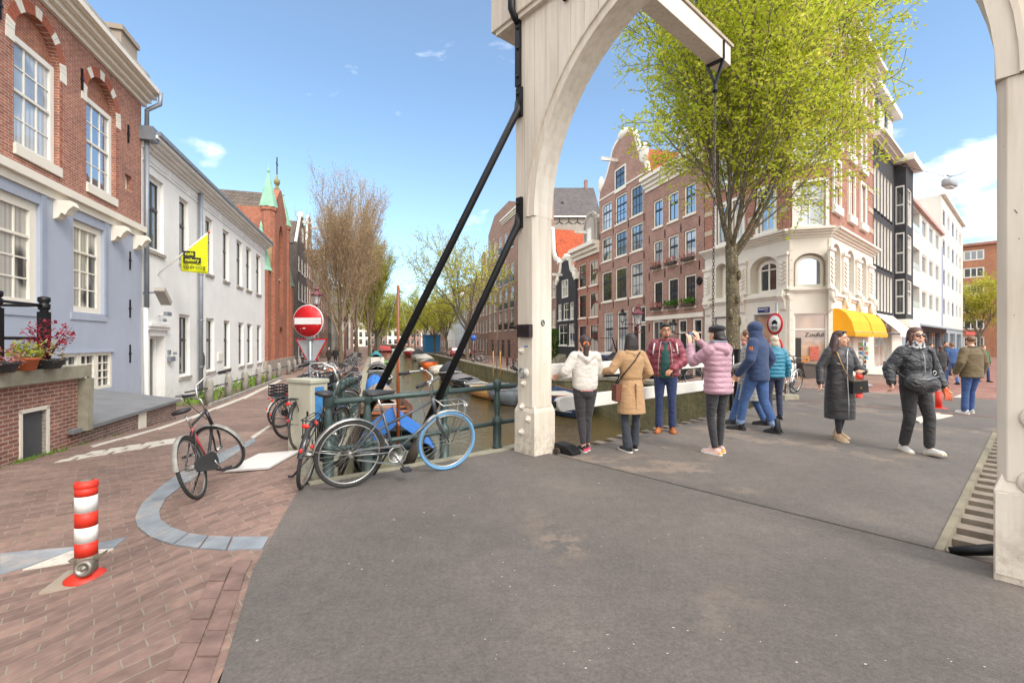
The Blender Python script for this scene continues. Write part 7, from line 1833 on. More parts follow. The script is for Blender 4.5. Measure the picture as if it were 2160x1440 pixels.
def car(label,p,rz,col,L=4.2,van=0):
 o=thing('parked_car',label,'car',p,rz,'cars parked on the right quay');W_=.84
 prof=[(-L/2,.35),(-L/2+.02,.75),(-L/2+.12,.95),(-L/2+.45,1.38),(-L/2+.9,1.46),(.35,1.45),(1.05,1.0),(L/2-.15,.82),(L/2,.6),(L/2,.3),(L/2-.3,.24),(-L/2+.3,.24)]
 g=MB();n_=len(prof);vs=[]
 for y,s_ in((-W_,0),(-W_*.98,1),(W_*.98,1),(W_,0)):
  for x,z in prof:k=.80 if(z>1.05)else 1;vs.append((x*(1 if s_ else .985),(-W_ if y<0 else W_)*k*(1 if not s_ else .97),z*(1 if not s_ else 1.012)if z>.5 else z))
 g.add(vs,[(a*n_+i,a*n_+(i+1)%n_,(a+1)*n_+(i+1)%n_,(a+1)*n_+i)for a in range(3)for i in range(n_)]+[tuple(range(n_)),tuple(range(4*n_-1,3*n_-1,-1))],0,False)
 g.build('body',col,o,.05)
 gl=glassm('car_glass','15181c',.03,.25)
 for s in(-1,1):
  g=MB();a=[(-L/2+.5,1.0),(-L/2+.72,1.36),(-.15,1.38),(-.15,1.0)];b=[(-.07,1.0),(-.07,1.38),(.33,1.37),(.88,1.0)]
  for P in(a,b):
   Q=[(x,s*(W_*(1-.2*(z-.95)/.45)+.012),z)for x,z in P];g.add(Q,[(0,1,2,3)])
  g.build('side_window',gl,o)
  MB().cbox((.75,s*(W_+.06),1.05),(.1,.16,.12)).build('mirror',col,o)
  MB().ell((-L/2+.05,s*.68,.86),(.06,.12,.14)).build('tail_light',M_redl,o);MB().ell((L/2-.1,s*.6,.68),(.1,.16,.08)).build('headlight',M_chrome,o)
 MB().add([(-L/2+.13,-.66,1.0),(-L/2+.13,.66,1.0),(-L/2+.44,.58,1.37),(-L/2+.44,-.58,1.37)],[(0,1,2,3)]).xform(Matrix.Translation((-.02,0,.01))).build('rear_window',gl,o)
 MB().add([(1.06,-.66,1.02),(1.06,.66,1.02),(.42,.58,1.42),(.42,-.58,1.42)],[(0,1,2,3)]).xform(Matrix.Translation((.03,0,.02))).build('windscreen',gl,o)
 MB().box(-L/2-.02,-L/2+.0,-.26,.26,.55,.67).build('number_plate',plain('plate_yellow','d9a92b',.5),o)
 for x in(-L/2+.75,L/2-.8):
  for s in(-1,1):
   w_=MB().lathe([(.31,-.1),(.32,-.05),(.32,.05),(.31,.1),(.22,.1),(.02,.1)],20,M=Matrix.Translation((x,s*(W_-.08),.31))@Matrix.Rotation(R(90*s),4,'X')).build('wheel',M_tyre,o);MB().lathe([(.2,.095),(.19,.11),(.05,.115),(.01,.115)],14,M=Matrix.Translation((x,s*(W_-.08),.31))@Matrix.Rotation(R(-90*s),4,'X')).build('rim',M_alu,w_)
 return o
C_blue=plain('car_blue','22406e',.3,.2,var=.03,coat=.8);C_red=plain('car_red','b01f26',.3,.1,var=.03,coat=.8);C_dark=plain('car_dark','2a2c31',.3,.3,var=.03,coat=.8)
def quay_car(px,v,col,label,turn=0):u=uR(px,v);p=uv(u,v);p.z=zg(p.x,p.y);return car(label,p,AU+turn,col)
quay_car(1277,13.2,C_blue,'blue hatchback parked on the quay behind the lady in white')
quay_car(1322,13.0,C_dark,'black hatchback parked behind the lady in the beige coat')
quay_car(958,12.2,C_red,'red hatchback parked under the thin spring tree');quay_car(977,12.4,C_dark,'dark hatchback parked next to the red one')
o=thing('waste_skip','tall light blue container on the far right quay','container',at(910,96),.4);MB().slab([(-1.6,-1.1),(1.6,-1.1),(1.6,1.1),(-1.6,1.1)],.1,3.6).build('box',plain('skip_blue','3b8ac9',.5,var=.08),o,.06);MB().box(-1.7,1.7,-1.2,1.2,3.6,3.75).build('rim',plain('skip_blue_dark','2f6ea8',.5),o)
def sign_post(label,p,H,s=.6,col=None,rz=0):
 o=thing('traffic_sign',label,'sign',p,rz);MB().tube([(0,.03,-.1),(0,.03,H)],.035,8).build('post',M_steel,o);MB().lathe([(s/2,0),(s/2,.02),(.01,.02)],24,M=Matrix.Translation((0,0,H-s*.5))@Matrix.Rotation(R(90),4,'X')).build('disc',col,o);return o
sign_post('small round blue traffic sign on the right quay',at(999,58),3.2,.75,plain('sign_blue','2a62b5',.4),0)
o=thing('tree_stake','pair of pale wooden stakes holding a sapling on the right quay','stakes',at(1048,33))
for x in(-.25,.25):MB().tube([(x,0,-.1),(x,0,1.7)],.045,6).build('stake',plain('stake_wood','b58d55',.8),o)
MB().tube([(0,0,-.1),(.03,0,3.6)],[.035,.015],6).build('sapling',M_bark,o)
for px,Y in((1056,48),(1070,44),(1083,41),(1040,53)):tag(MB().lathe([(.1,0),(.09,.8),(.12,.85),(.1,1.0),(.02,1.05)],10).build('bollard',M_maroon),'dark maroon bollard in front of the plain brick block','bollard','bollards before the brick block').location=at(px,Y)
p=gp(182,1218)
b=thing('striped_bollard','red and white striped bollard with a rusty lock collar at the left, nearest the camera','bollard',p,.25,'red and white bollards at the bridge ends')
b.scale=(1.07,)*3;M_rw=plain('bollard_red','cc2f1c',.5,var=.14,vs=7);M_ww=plain('bollard_white','d6d4cf',.55,var=.14,vs=9)
M_rust=plain('lock_metal','7d7265',.6,.5,var=.4,vs=12)
r0=.062
def bands(o,zs,r,mats):
 for(z0,z1),m in zip(zs,mats):MB().lathe([(r,z0),(r,z1),(.005,z1)],24).build('band',m,o)
H=.665
bands(b,[(.16,.255),(.255,.36),(.36,.46),(.46,.57),(.57,.625)],r0,[M_rw,M_ww,M_rw,M_ww,M_rw])
MB().lathe([(r0,.625),(.067,.63),(.067,.645),(.06,.665),(.03,.672),(.005,.67)],24).build('cap',M_rw,b);MB().lathe([(.04,.67),(.035,.676),(.003,.677)],14).build('cap_plate',M_rust,b)
MB().lathe([(.12,0),(.118,.012),(.085,.035),(.07,.045),(.062,.05)],24).build('foot',M_rw,b)
MB().lathe([(.058,.045),(.064,.06),(.064,.16),(.005,.16)],20).build('collar',M_rust,b)
g=MB();g.lathe([(.05,-.03),(.054,-.02),(.054,.025),(.046,.035),(.03,.035),(.028,.028),(.012,.028),(.01,.036),(.002,.036)],20,M=Matrix.Translation((.035,-.075,.10))@Matrix.Rotation(R(80),4,'X'));g.cbox((.035,-.107,.105),(.055,.006,.012),0,0);g.build('lock',plain('lock_steel','8b857c',.45,.7,var=.3,vs=15),b)
g=MB();g.prism([(.02,.13),(.075,.155),(.13,.185),(.12,.165),(.07,.12),(.02,.11)],-.03,.0);g.prism([(-.03,.13),(-.09,.14),(-.075,.12),(-.03,.11)],-.03,.02);g.build('hasp',M_rust,b)
o=MB().slab([(-.2,-.16),(.17,-.19),(.2,.13),(-.15,.16)],-.05,.006).build('ground_plate',plain('plate_stone','95897a',.8,var=.15));o.location=gp(180,1215);o.rotation_euler=(0,0,.45);tag(o,kind='structure')
for px,py,hgt,lb in((1812,845,.92,'red and white striped bollard behind the lady in the long black coat'),(1980,863,.40,'short all red bollard stump beside the lady in sunglasses'),(2052,836,.8,'grey steel bollard behind the man in the brown jacket')):
 p=gp(px,py);b=thing('striped_bollard' if 'red' in lb else 'steel_bollard',lb,'bollard',p,0,'red and white bollards at the bridge ends' if 'red' in lb else None)
 if 'stump' in lb:bands(b,[(0,hgt)],.06,[M_rw]);MB().lathe([(.2,0),(.19,.03),(.1,.05),(.01,.05)],20).build('foot',M_rw,b)
 elif 'red' in lb:
  n_=5;bands(b,[(hgt*i/n_,hgt*(i+1)/n_)for i in range(n_)],.075,[M_rw,M_rw,M_ww,M_rw,M_rw]);MB().lathe([(.2,0),(.19,.03),(.1,.05),(.01,.05)],20).build('foot',M_rw,b)
 else:bands(b,[(0,hgt)],.06,[M_steel]);MB().lathe([(.07,hgt),(.06,hgt+.03),(.01,hgt+.04)],14).build('cap',M_steel,b)
g=MB()
for P in([(1790,853),(1838,836),(1846,840),(1800,857)],[(1958,868),(1998,858),(2012,864),(1968,876)],[(2000,842),(2040,826),(2060,828),(2012,848)],[(1962,872),(2010,876),(1940,890),(1925,884)]):gslab(g,P,.01)
struct('road_marking',g,M_whitep)
p0=gp(607,951);p1=gp(656,951);p2=gp(664,944)
d=(p1-p0);cbn=thing('utility_cabinet','cream steel utility cabinet at the end of the bicycle row','cabinet',p0,math.atan2(d.y,d.x));w_=d.length;hc_=153*p0.y/FPX
g=MB();g.box(0,w_,0,.27,-.1,hc_-.06);g.build('body',plain('cabinet_cream','b9b6a4',.6,var=.07,vs=5),cbn,.012)
g=MB();g.box(-.02,w_+.02,-.02,.29,hc_-.058,hc_);g.build('lid',plain('cabinet_lid','a9a897',.6,var=.1),cbn,.012)
g=MB();g.box(.025,w_-.02,-.008,-.001,.06,hc_-.1);g.build('door',plain('cabinet_cream','b9b6a4'),cbn);MB().cbox((w_-.06,-.014,hc_*.55),(.02,.02,.07)).build('handle',M_black,cbn)
MB().box(w_+.001,w_+.006,.06,.2,hc_*.45,hc_*.9).build('poster',plain('poster_blue','3d7fb8',.6,var=.3,vs=12),cbn)
Y=8.6;p=at(651,Y);sgn=thing('road_sign','round red no entry sign above a grey backed triangle on one steel pole','sign',p,R(-8));zc=CH+(720-677)/FPX*Y-p.z
MB().tube([(0,.05,-.1),(0,.05,zc+.1)],.035,12).tube([(0,.05,-.1),(0,.05,1.0)],.048,12).build('pole',M_steel,sgn)
M_sred=plain('sign_red','c2141b',.4,var=.06,vs=4);M_swh=plain('sign_white','dfdfdd',.4,var=.04)
g=MB();g.lathe([(.297,0),(.300,.004),(.300,.022),(.005,.022)],48,M=Matrix.Translation((0,0,zc))@Matrix.Rotation(R(90),4,'X'));dsc=g.build('disc',M_swh,sgn)
g=MB();g.lathe([(.288,.022),(.288,.025),(.004,.025)],48,M=Matrix.Translation((0,0,zc))@Matrix.Rotation(R(90),4,'X'));g.build('red_face',M_sred,dsc)
MB().box(-.265,.265,-.029,-.0252,zc-.06,zc+.06).build('white_bar',M_swh,dsc)
g=MB();r9=random.Random(5)
for i in range(14):
 a,rr_=r9.uniform(0,6.28),r9.uniform(.05,.26);s_=r9.uniform(.003,.008);g.box(rr_*math.cos(a)-s_,rr_*math.cos(a)+s_,-.0262,-.0254,zc+rr_*math.sin(a)-s_*.6,zc+rr_*math.sin(a)+s_*.6)
g.box(-.10,-.05,-.0262,-.0254,zc-.14,zc-.125);g.build('chipped_spots',M_swh,dsc)
zt=CH+(720-714)/FPX*Y-p.z;zb_=CH+(720-775)/FPX*Y-p.z
T=[(-.325,zt),(.325,zt),(0,zt-.57)]
g=MB();g.prism(T,.085,.10);tri=g.build('triangle',M_sred,sgn);g=MB();g.prism([(-.285,zt-.027),(.285,zt-.027),(0,zt-.53)],.0805,.0845);g.build('back_plate',plain('sign_grey','a9acae',.5,.3,var=.06),tri)
g=MB();g.box(-.1,.1,.0,.08,zt-.43,zt-.40);g.box(-.05,.05,-.0,.08,zt-.02,zt+.02);g.build('clamp',M_steel,sgn);MB().box(.16,.26,.078,.0802,zt-.06,zt-.035).build('sticker',plain('sticker_sky','5fa4d0',.6),tri)
Y=15.5;p=at(1635,Y);s2=thing('road_sign','white no motor vehicles sign ringed in red by the corner shop','sign',p,R(-80));zc=CH+(720-683)/FPX*Y-p.z
MB().tube([(0,.06,-.1),(0,.06,zc+.7)],.035,10).build('pole',M_steel,s2)
def ringsign(z,r,nm):
 g=MB();g.lathe([(r,0),(r,.02),(.004,.02)],40,M=Matrix.Translation((0,0,z))@Matrix.Rotation(R(90),4,'X'));d=g.build(nm,M_sred,s2)
 MB().lathe([(r*.78,.02),(r*.78,.024),(.004,.024)],40,M=Matrix.Translation((0,0,z))@Matrix.Rotation(R(90),4,'X')).build('white_face',M_swh,d);return d
d=ringsign(zc,.36,'disc')
g=MB();g.box(-.13,.13,-.03,-.0245,zc+.0,zc+.07);g.prism([(-.09,zc+.072),(.09,zc+.072),(.06,zc+.13),(-.06,zc+.13)],-.03,-.0245)
for x in(-.1,.06):g.box(x,x+.045,-.03,-.0245,zc-.03,zc-.002)
g.box(-.12,.12,-.03,-.0245,zc-.125,zc-.11);
for x in(-.09,.05):g.tube([(x+.02+.05*math.cos(t),-.027,zc-.13+.05*math.sin(t))for t in[2*math.pi*i/12 for i in range(12)]],.012,4,closed=True)
g.build('pictogram',M_black,d);ringsign(zc-.78,.36,'lower_disc')
Y=26;pl=at(2003,Y,CH+(720-384)/FPX*Y);lm=thing('hanging_lamp','grey hanging street lamp on a wire over the shopping street','lamp',pl,R(30))
g=MB();g.loft([(-.30,0,0,.40,.2),(-.22,0,0,.52,.27),(.05,0,0,.5,.26),(.16,0,0,.4,.2)],16,0,None,4);g.build('housing',plain('lamp_grey_light','9aa0a6',.5,var=.05),lm);MB().loft([(-.36,0,0,.34,.16),(-.302,0,0,.39,.19)],16,0,None,4).build('glass',plain('lamp_glass','c9ccce',.3),lm);MB().tube([(-.25,0,.16),(0,0,.32),(.25,0,.16)],.03,6).box(-.35,.35,-.03,.03,.30,.36).build('hanger',M_steel,lm)
wA=at(1720,24.0,CH+(720-560)/FPX*24);wB=at(2300,27,CH+(720-265)/FPX*27)
wA=Vector((14.9+.8,22.2,10.6))
o=MB().tube([wA,pl+Vector((-.3,0,.33)),pl+Vector((.3,0,.34)),wB],.014,5).build('span_wire',M_black);tag(o,'thin black wire carrying the street lamp across the street','wire')
P=[gp(471,998),gp(505,999)if 0 else gp(567,991),gp(633,954),gp(546,961)]
g=MB();g.add([(q.x,q.y,q.z+.012)for q in P]+[(q.x,q.y,q.z+.035)for q in P],[(4,5,6,7)]+[(i,(i+1)%4,(i+1)%4+4,i+4)for i in range(4)]);tag(g.build('board',plain('board_white','dddad6',.55,var=.04)),'white rectangular board lying flat on the brick pavement','board')
p=gp(1821,812,-.2);rk=thing('postcard_rack','tall revolving postcard rack in front of the yellow awning shop','rack',p)
MB().tube([(0,0,0),(0,0,1.75)],.03,8).lathe([(.3,0),(.3,.03),(.03,.05)],16).build('pole',M_steel,rk);q=random.Random(3)
for i in range(7):
 for k in range(4):
  a=k*math.pi/2+.4;z=.55+i*.17;MB().cbox((.14*math.cos(a),.14*math.sin(a),z),(.015,.12,.14),0,a).build('postcard',plain(f'card_{(i+k) % 5}',['c9c2b0','6f93b3','b0623f','7f9a5a','d9d4cc'][(i+k)%5],.6,var=.3,vs=15),rk)
p=gp(1884,790,-.25);bx_=thing('planter_box','square dark grey planter on the pavement under the white awnings','planter',p,R(41));MB().slab([(-.32,-.32),(.32,-.32),(.36,.36),(-.36,.36)],0,.7).build('box',T_grey,bx_,.02)
MB().slab([(-.28,-.28),(.28,-.28),(.28,.28),(-.28,.28)],.66,.703).build('soil',M_darkwood,bx_)
st2=thing('front_steps','grey stone front steps by the ivy wall of the right bank','steps',uv(uR(1172,18),17.6,-.75),RZR)
for i in range(5):MB().box(-1.0,1.0,.25*i,1.6,.18*i+(.002 if i else 0),.18*(i+1)).build('step',M_kerb,st2)
MB().tube([(1.0,0,.95),(1.0,1.3,1.9)],.02,6).tube([(1.0,0,0),(1.0,0,.95)],.02,6).tube([(-1.0,0,.95),(-1.0,1.3,1.9)],.02,6).tube([(-1.0,0,0),(-1.0,0,.95)],.02,6).build('handrail',M_black,st2)
st3=thing('front_steps','white walled front steps with an iron railing under the neck gable house','steps',uv(uR(1292,VR-1),VR-1.4,-.75),RZR)
MB().box(-1.6,1.8,.0,1.38,-.2,1.35).build('wall',P_white,st3);MB().beam((2.0,.1,.1),(.5,.1,2.5),.07,.07).beam((1.2,.1,1.3),(1.2,.1,2.3),.05,.05).beam((.5,.1,2.5),(-1.5,.1,2.5),.05,.05).build('railing',M_black,st3)
q=random.Random(17);g=MB()
for i in range(110):
 px,py=q.uniform(700,2080),720+q.uniform(200,700)
 P=gp(px,py,.009)
 pp=Vector((P.x,P.y));w_=pp.dot(EP);b_=pp.dot(EB)
 if b_>4.3 and not(-4<w_<-.6):continue
 if b_<=4.4 and(pp.dot(EV)<-.4 or w_<-4+(0 if b_>3 else-3)):continue
 s_=q.uniform(.003,.011)*(1 if py<1100 else .6);a=q.uniform(0,6.28)
 g.add([(P.x+s_*1.6*math.cos(a+t)*q.uniform(.5,1),P.y+s_*math.sin(a+t)*q.uniform(.5,1),.0105)for t in(0,1.3,2.5,3.8,5)],[(0,1,2,3,4)])
tag(g.build('litter',plain('litter_pale','b9b0a6',.8,var=.2,vs=20)),'pale scraps and petals scattered on the asphalt','litter',None,'stuff')
def skinm(name,c):
 if name in MATS:return MATS[name]
 t=NT(name);b=t.b;o=t.obj();cc=lin(c)
 t.link(t.ramp(t.noise(o,14,3),[(.35,mul(cc,.88)),(.65,mul(cc,1.08))]),b.inputs['Base Color']);b.inputs['Roughness'].default_value=.5
 b.inputs['Subsurface Weight'].default_value=.12;b.inputs['Subsurface Radius'].default_value=(.01,.004,.002);MATS[name]=t.m;return t.m
def cloth(name,c,rough=.85,fold=.35,fs=9,weave=0,var=.1,coat=0):
 if name in MATS:return MATS[name]
 t=NT(name);b=t.b;tc=t.node('ShaderNodeTexCoord');o=tc.outputs['Object'];cc=lin(c)
 col=t.ramp(t.noise(o,5,4),[(.3,mul(cc,1-var)),(.7,mul(cc,1+var))])
 t.link(col,b.inputs['Base Color']);b.inputs['Roughness'].default_value=rough;b.inputs['Sheen Weight'].default_value=.15
 if coat:b.inputs['Coat Weight'].default_value=coat;b.inputs['Coat Roughness'].default_value=.35
 mp=t.node('ShaderNodeMapping');mp.inputs['Scale'].default_value=(1,1,1.9);mp.inputs['Rotation'].default_value=(.5,.35,0);t.link(o,mp.inputs[0])
 n1=t.node('ShaderNodeTexNoise');n1.inputs['Scale'].default_value=fs*.6;n1.inputs['Detail'].default_value=3;n1.inputs['Distortion'].default_value=.8;t.link(mp.outputs[0],n1.inputs['Vector'])
 t.bump(n1.outputs['Fac'],min(1,fold*1.3),.08);MATS[name]=t.m;return t.m
def check(name):
 if name in MATS:return MATS[name]
 t=NT(name);tc=t.node('ShaderNodeTexCoord');sp=t.node('ShaderNodeSeparateXYZ');t.link(tc.outputs['Object'],sp.inputs[0])
 a=t.math('SINE',t.math('MULTIPLY',t.math('ADD',sp.outputs[0],sp.outputs[1]),90));b=t.math('SINE',t.math('MULTIPLY',sp.outputs[2],90))
 c=t.mix(t.math('MULTIPLY_ADD',a,.25,.5),lin('8f8f8c'),lin('bdbab2'));c=t.mix(t.math('MULTIPLY_ADD',b,.25,.25),c,lin('6f7176'));t.link(c,t.b.inputs['Base Color']);t.b.inputs['Roughness'].default_value=.9;MATS[name]=t.m;return t.m
def hairm(name,c):
 if name in MATS:return MATS[name]
 t=NT(name);b=t.b;tc=t.node('ShaderNodeTexCoord');mp=t.node('ShaderNodeMapping');mp.inputs['Scale'].default_value=(60,60,6);t.link(tc.outputs['Object'],mp.inputs[0]);cc=lin(c)
 f=t.noise(mp.outputs[0],1.5,3);t.link(t.ramp(f,[(.3,mul(cc,.6)),(.7,mul(cc,1.5))]),b.inputs['Base Color']);b.inputs['Roughness'].default_value=.42;t.bump(f,.6,.01);MATS[name]=t.m;return t.m
SK1=skinm('skin_light','d9a88e');SK2=skinm('skin_tan','bd8a6c');HB=hairm('hair_black','231c1b');HBR=hairm('hair_brown','52362a');HDB=hairm('hair_dark_brown','3a2724');HGR=hairm('hair_grey_blond','b9aa98');HGB=hairm('hair_mid_brown','6a4d36')
M_eye=plain('eye_white','e6e2dc',.3,var=0);M_iris=plain('iris_dark','1d1512',.2,var=0);M_lip=plain('lip','a8544c',.5,var=.05);M_brow=plain('brow','2a1f1b',.8,var=0);M_glassk=plain('sunglass_black','0d0d0f',.12,var=0,coat=.5)
def V3(*a):return Vector(a)
DEF=dict(lsh=V3(-.165,-.01,1.385),rsh=V3(.165,-.01,1.385),lel=V3(-.235,-.04,1.12),rel=V3(.235,-.04,1.12),lwr=V3(-.25,.04,.885),rwr=V3(.25,.04,.885),lhip=V3(-.085,0,.90),rhip=V3(.085,0,.90),lkn=V3(-.095,.03,.49),rkn=V3(.095,.03,.49),lan=V3(-.095,-.02,.085),ran=V3(.095,-.02,.085),neck=V3(0,-.02,1.43),head=V3(0,.02,1.575),yaw=0,pitch=0,roll=0,ltoe=8,rtoe=-8,lpit=0,rpit=0,curl=.5)
def lerpn(pts,rs,n=4):
 P,Q=[],[]
 for i in range(len(pts)-1):
  for j in range(n):t=j/n;P.append(pts[i].lerp(pts[i+1],t));Q.append(rs[i]+(rs[i+1]-rs[i])*t)
 return P+[pts[-1]],Q+[rs[-1]]
def headM(J):return Matrix.Translation(J['head'])@Matrix.Rotation(R(J['yaw']),4,'Z')@Matrix.Rotation(R(J['pitch']),4,'X')@Matrix.Rotation(R(J['roll']),4,'Y')
def hand(mb,w,d,up,side,curl):
 """palm, four bent fingers and a thumb growing from the wrist"""
 d=d.normalized();z=(up-d*up.dot(d));z=z.normalized()if z.length>.01 else d.orthogonal().normalized();y=z.cross(d)*side
 def T(a,b,c):return w+d*a+y*b+z*c
 mb.limb([T(-.03,0,0),T(.0,0,0)],[.026,.025],8)
 for b in(-.026,-.009,.009,.026):mb.limb([T(.005,b*.6,0),T(.085,b,0)],[.015,.0125],8)
 for b,L in((.029,.066),(.010,.075),(-.010,.069),(-.028,.053)):
  c=curl;p0=T(.085,b,0);p1=T(.085+L*.45*math.cos(c*.6),b*1.1,-L*.45*math.sin(c*.6));p2=T(.085+L*.45*math.cos(c*.6)+L*.35*math.cos(c*1.5),b*1.12,-L*.45*math.sin(c*.6)-L*.35*math.sin(c*1.5));p3=p2+(d*math.cos(c*2.2)-z*math.sin(c*2.2))*L*.25
  mb.limb([p0,p1,p2,p3],[.0098,.0092,.0085,.0075],7)
 mb.limb([T(.015,.022,-.004),T(.05,.048,-.012),T(.078,.056,-.02),T(.098,.055,-.027)],[.015,.0115,.0105,.0085],7)
class Person:
 def __init__(s,label,p,H,face,pose=None,skin=SK1,vox=.0055,group=None,full=True):
  s.o=thing('person',label,'person',p,-R(face),group);k=H/1.7;s.o.scale=(k,k,k);s.k=k
  J=dict(DEF);J.update(pose or{});s.J=J;s.full=full
  mb=MB();H_=headM(J);hm=MB()
  hm.ell((0,-.008,.03),(.074,.092,.088),16,10);hm.ell((0,.022,-.035),(.060,.068,.082),16,10);hm.ell((0,.066,-.094),(.024,.02,.02),8,6)
  hm.limb([(0,.084,.022),(0,.096,.0),(0,.106,-.022)],[.007,.010,.0135],8);hm.ell((0,.078,.034),(.05,.016,.012));hm.ell((.034,.06,-.03),(.026,.024,.024));hm.ell((-.034,.06,-.03),(.026,.024,.024));hm.ell((0,.083,-.062),(.022,.012,.013))
  for s_ in(-1,1):hm.ell((s_*.076,-.004,-.004),(.010,.020,.030),8,6)
  hm.xform(H_);mb.add(hm.v,hm.f,0,True)
  nb=H_@V3(0,-.015,-.07)
  mb.limb([J['neck']+V3(0,0,-.06),J['neck'],nb],[.06,.054,.052],12)
  mb.loft([(.83,0,0,.14,.095),(.92,0,0,.15,.105),(1.05,0,0,.122,.085),(1.2,0,0,.14,.095),(1.33,0,-.01,.15,.085),(1.40,0,-.015,.10,.07),(1.44,0,-.02,.05,.05)],16)
  for a in 'lr':
   sd=-1 if a=='l' else 1;mb.limb(*lerpn([J[a+'sh'],J[a+'el'],J[a+'wr']],[.052,.040,.026]))
   up=J.get(a+'up',V3(-sd*.9,.2,.1));hand(mb,J[a+'wr'],J.get(a+'hd',(J[a+'wr']-J[a+'el'])),up,-sd if J.get(a+'flip')else sd,J.get(a+'curl',J['curl']))
   mb.limb(*lerpn([J[a+'hip'],J[a+'kn'],J[a+'an']],[.075,.05,.035]));
   f=Matrix.Translation(J[a+'an'])@Matrix.Rotation(R(J[a+'toe']),4,'Z')@Matrix.Rotation(R(J[a+'pit']),4,'X');mb.limb([f@V3(0,-.03,-.045),f@V3(0,.12,-.055)],[.03,.024])
  s.H=H_;s.body=remesh(mb,vox,'body',skin,s.o,3)
  if full:s.face()
 def hx(s,mb):return mb.xform(s.H)
 def face(s):
  for sd in(-1,1):
   e=s.hx(MB().ell((sd*.031,.078,.012),(.0125,.011,.0085),10,6)).build('eye',M_eye,s.o);s.hx(MB().ell((sd*.031,.0875,.012),(.0058,.003,.0058),8,6)).build('iris',M_iris,e)
   s.hx(MB().tube([(sd*.016,.093,.036),(sd*.032,.092,.041),(sd*.050,.079,.035)],[.004,.0045,.003],6)).build('eyebrow',M_brow,s.o)
  s.hx(MB().ell((0,.0925,-.0585),(.023,.0055,.0045),10,6).ell((0,.091,-.067),(.019,.006,.005),10,6)).build('lips',M_lip,s.o)
 def top(s,name,mat,rings,sl,quilt=0,amp=.0,collar=None,hood=None,vox=.010,wr=.97,it=2,lat=0,pw=2.3,extra=None,sq=None):
  """jacket or sweater: body loft plus sleeves, one surface"""
  J=s.J;mb=MB();RR=[]
  z0,z1=rings[0][0],rings[-1][0];n_=max(24,int((z1-z0)/.012))
  for i in range(n_+1):
   z=z0+(z1-z0)*i/n_
   for a,b in zip(rings[:-1],rings[1:]):
    if a[0]<=z<=b[0]+1e-6:t=(z-a[0])/(b[0]-a[0]);v=[a[m]+(b[m]-a[m])*t for m in range(1,5)];break
   q_=amp*(abs(math.sin(math.pi*(z-z0)/quilt))**.6-.6)if quilt and z<1.34 else 0
   RR.append((z,v[0],v[1],v[2]+q_,v[3]+q_))
  mb.loft(RR,28,0,None,pw)
  for a in 'lr':
   sh=J[a+'sh']+V3(.012 if a=='l' else-.012,0,-.01);el=J[a+'el'];w_=el.lerp(J[a+'wr'],wr);P,Q=lerpn([sh,el,w_],sl,9)
   if quilt:
    dd=0
    for i in range(1,len(P)):
     dd+=(P[i]-P[i-1]).length;Q[i]+=amp*(abs(math.sin(math.pi*dd/(sq or quilt)))**.6-.6)
   mb.limb(P,Q,14)
  if collar:mb.lathe([(r,z)for r,z in collar],18,(0,-.012,0))
  if extra:extra(mb)
  return remesh(mb,vox,name,mat,s.o,it)
 def legs(s,mat,r=(.10,.082,.06,.058,.055),hips=(.155,.115),top=1.02,low=.94,name='trousers',vox=.010):
  J=s.J;mb=MB();mb.loft([(.80,0,-.005,hips[0]*.85,hips[1]*.9),(.87,0,-.008,hips[0],hips[1]),(.94,0,-.005,hips[0]*.98,hips[1]*.96),(top,0,0,hips[0]*.86,hips[1]*.85)],20)
  for a in 'lr':
   h,k,n_=J[a+'hip'],J[a+'kn'],J[a+'an'];e=k.lerp(n_,low)
   mb.limb(*lerpn([h,h.lerp(k,.5),k,k.lerp(e,.5),e],r,5),n=14)
  return remesh(mb,vox,name,mat,s.o,2)
 def skirt(s,rings,n=24):return MB().loft(rings,n)
 def shoes(s,upper,sole,boot=0,heel=None,w=.048,acc=None):
  for a in 'lr':
   J=s.J;f=Matrix.Translation(J[a+'an'])@Matrix.Rotation(R(J[a+'toe']),4,'Z')@Matrix.Rotation(R(J[a+'pit']),4,'X')@Matrix.Translation((0,0,-.085))
   pr=[(-.085,.018,.05),(-.075,.032,.075),(-.03,.036,.085),(.02,.038,.088),(.07,.045,.066),(.13,w,.05),(.17,w*.85,.042),(.195,w*.45,.03)]
   g=MB();vs=[];n_=12
   for y,wd,h_ in pr:
    for j in range(n_):t=math.pi*j/(n_-1);vs.append((wd*math.cos(t)*(1-.25*math.sin(t)),y,.018+h_*math.sin(t)))
   g.add(vs,[(i*n_+j,i*n_+j+1,(i+1)*n_+j+1,(i+1)*n_+j)for i in range(len(pr)-1)for j in range(n_-1)]+[tuple(range(n_)),tuple((len(pr)-1)*n_+j for j in range(n_))][0:2],0,True)
   if boot:g.limb([V3(0,-.025,.05),V3(0,-.03,.09+boot)],[.05,.047],12)
   g.xform(f);sh=g.build('shoe',upper,s.o)
   g=MB();out=[(-.02,-.095),(.02,-.095),(.036,-.07),(.04,0),(w+.004,.1),(w+.002,.15),(w*.7,.19),(0,.208),(-w*.7,.19),(-w-.002,.15),(-w-.004,.1),(-.04,0),(-.036,-.07)];g.slab(out,0,.026);g.xform(f);g.build('sole',sole,sh)
   if heel:MB().ell((0,-.07,.035),(.036,.03,.03)).xform(f).build('heel_patch',heel,sh)
 def hair(s,mat,fn,name='hair',vox=.008,it=2):
  mb=MB();fn(mb);s.hx(mb);return remesh(mb,vox,name,mat,s.o,it)
 def pt(s,x,y,z):return s.o.location+Matrix.Rotation(s.o.rotation_euler.z,3,'Z')@(V3(x,y,z)*s.k)
 def place(s,o,x=0,y=0,z=0):o.location=s.pt(x,y,z);o.rotation_euler=(0,0,s.o.rotation_euler.z);o.scale=s.o.scale;return o
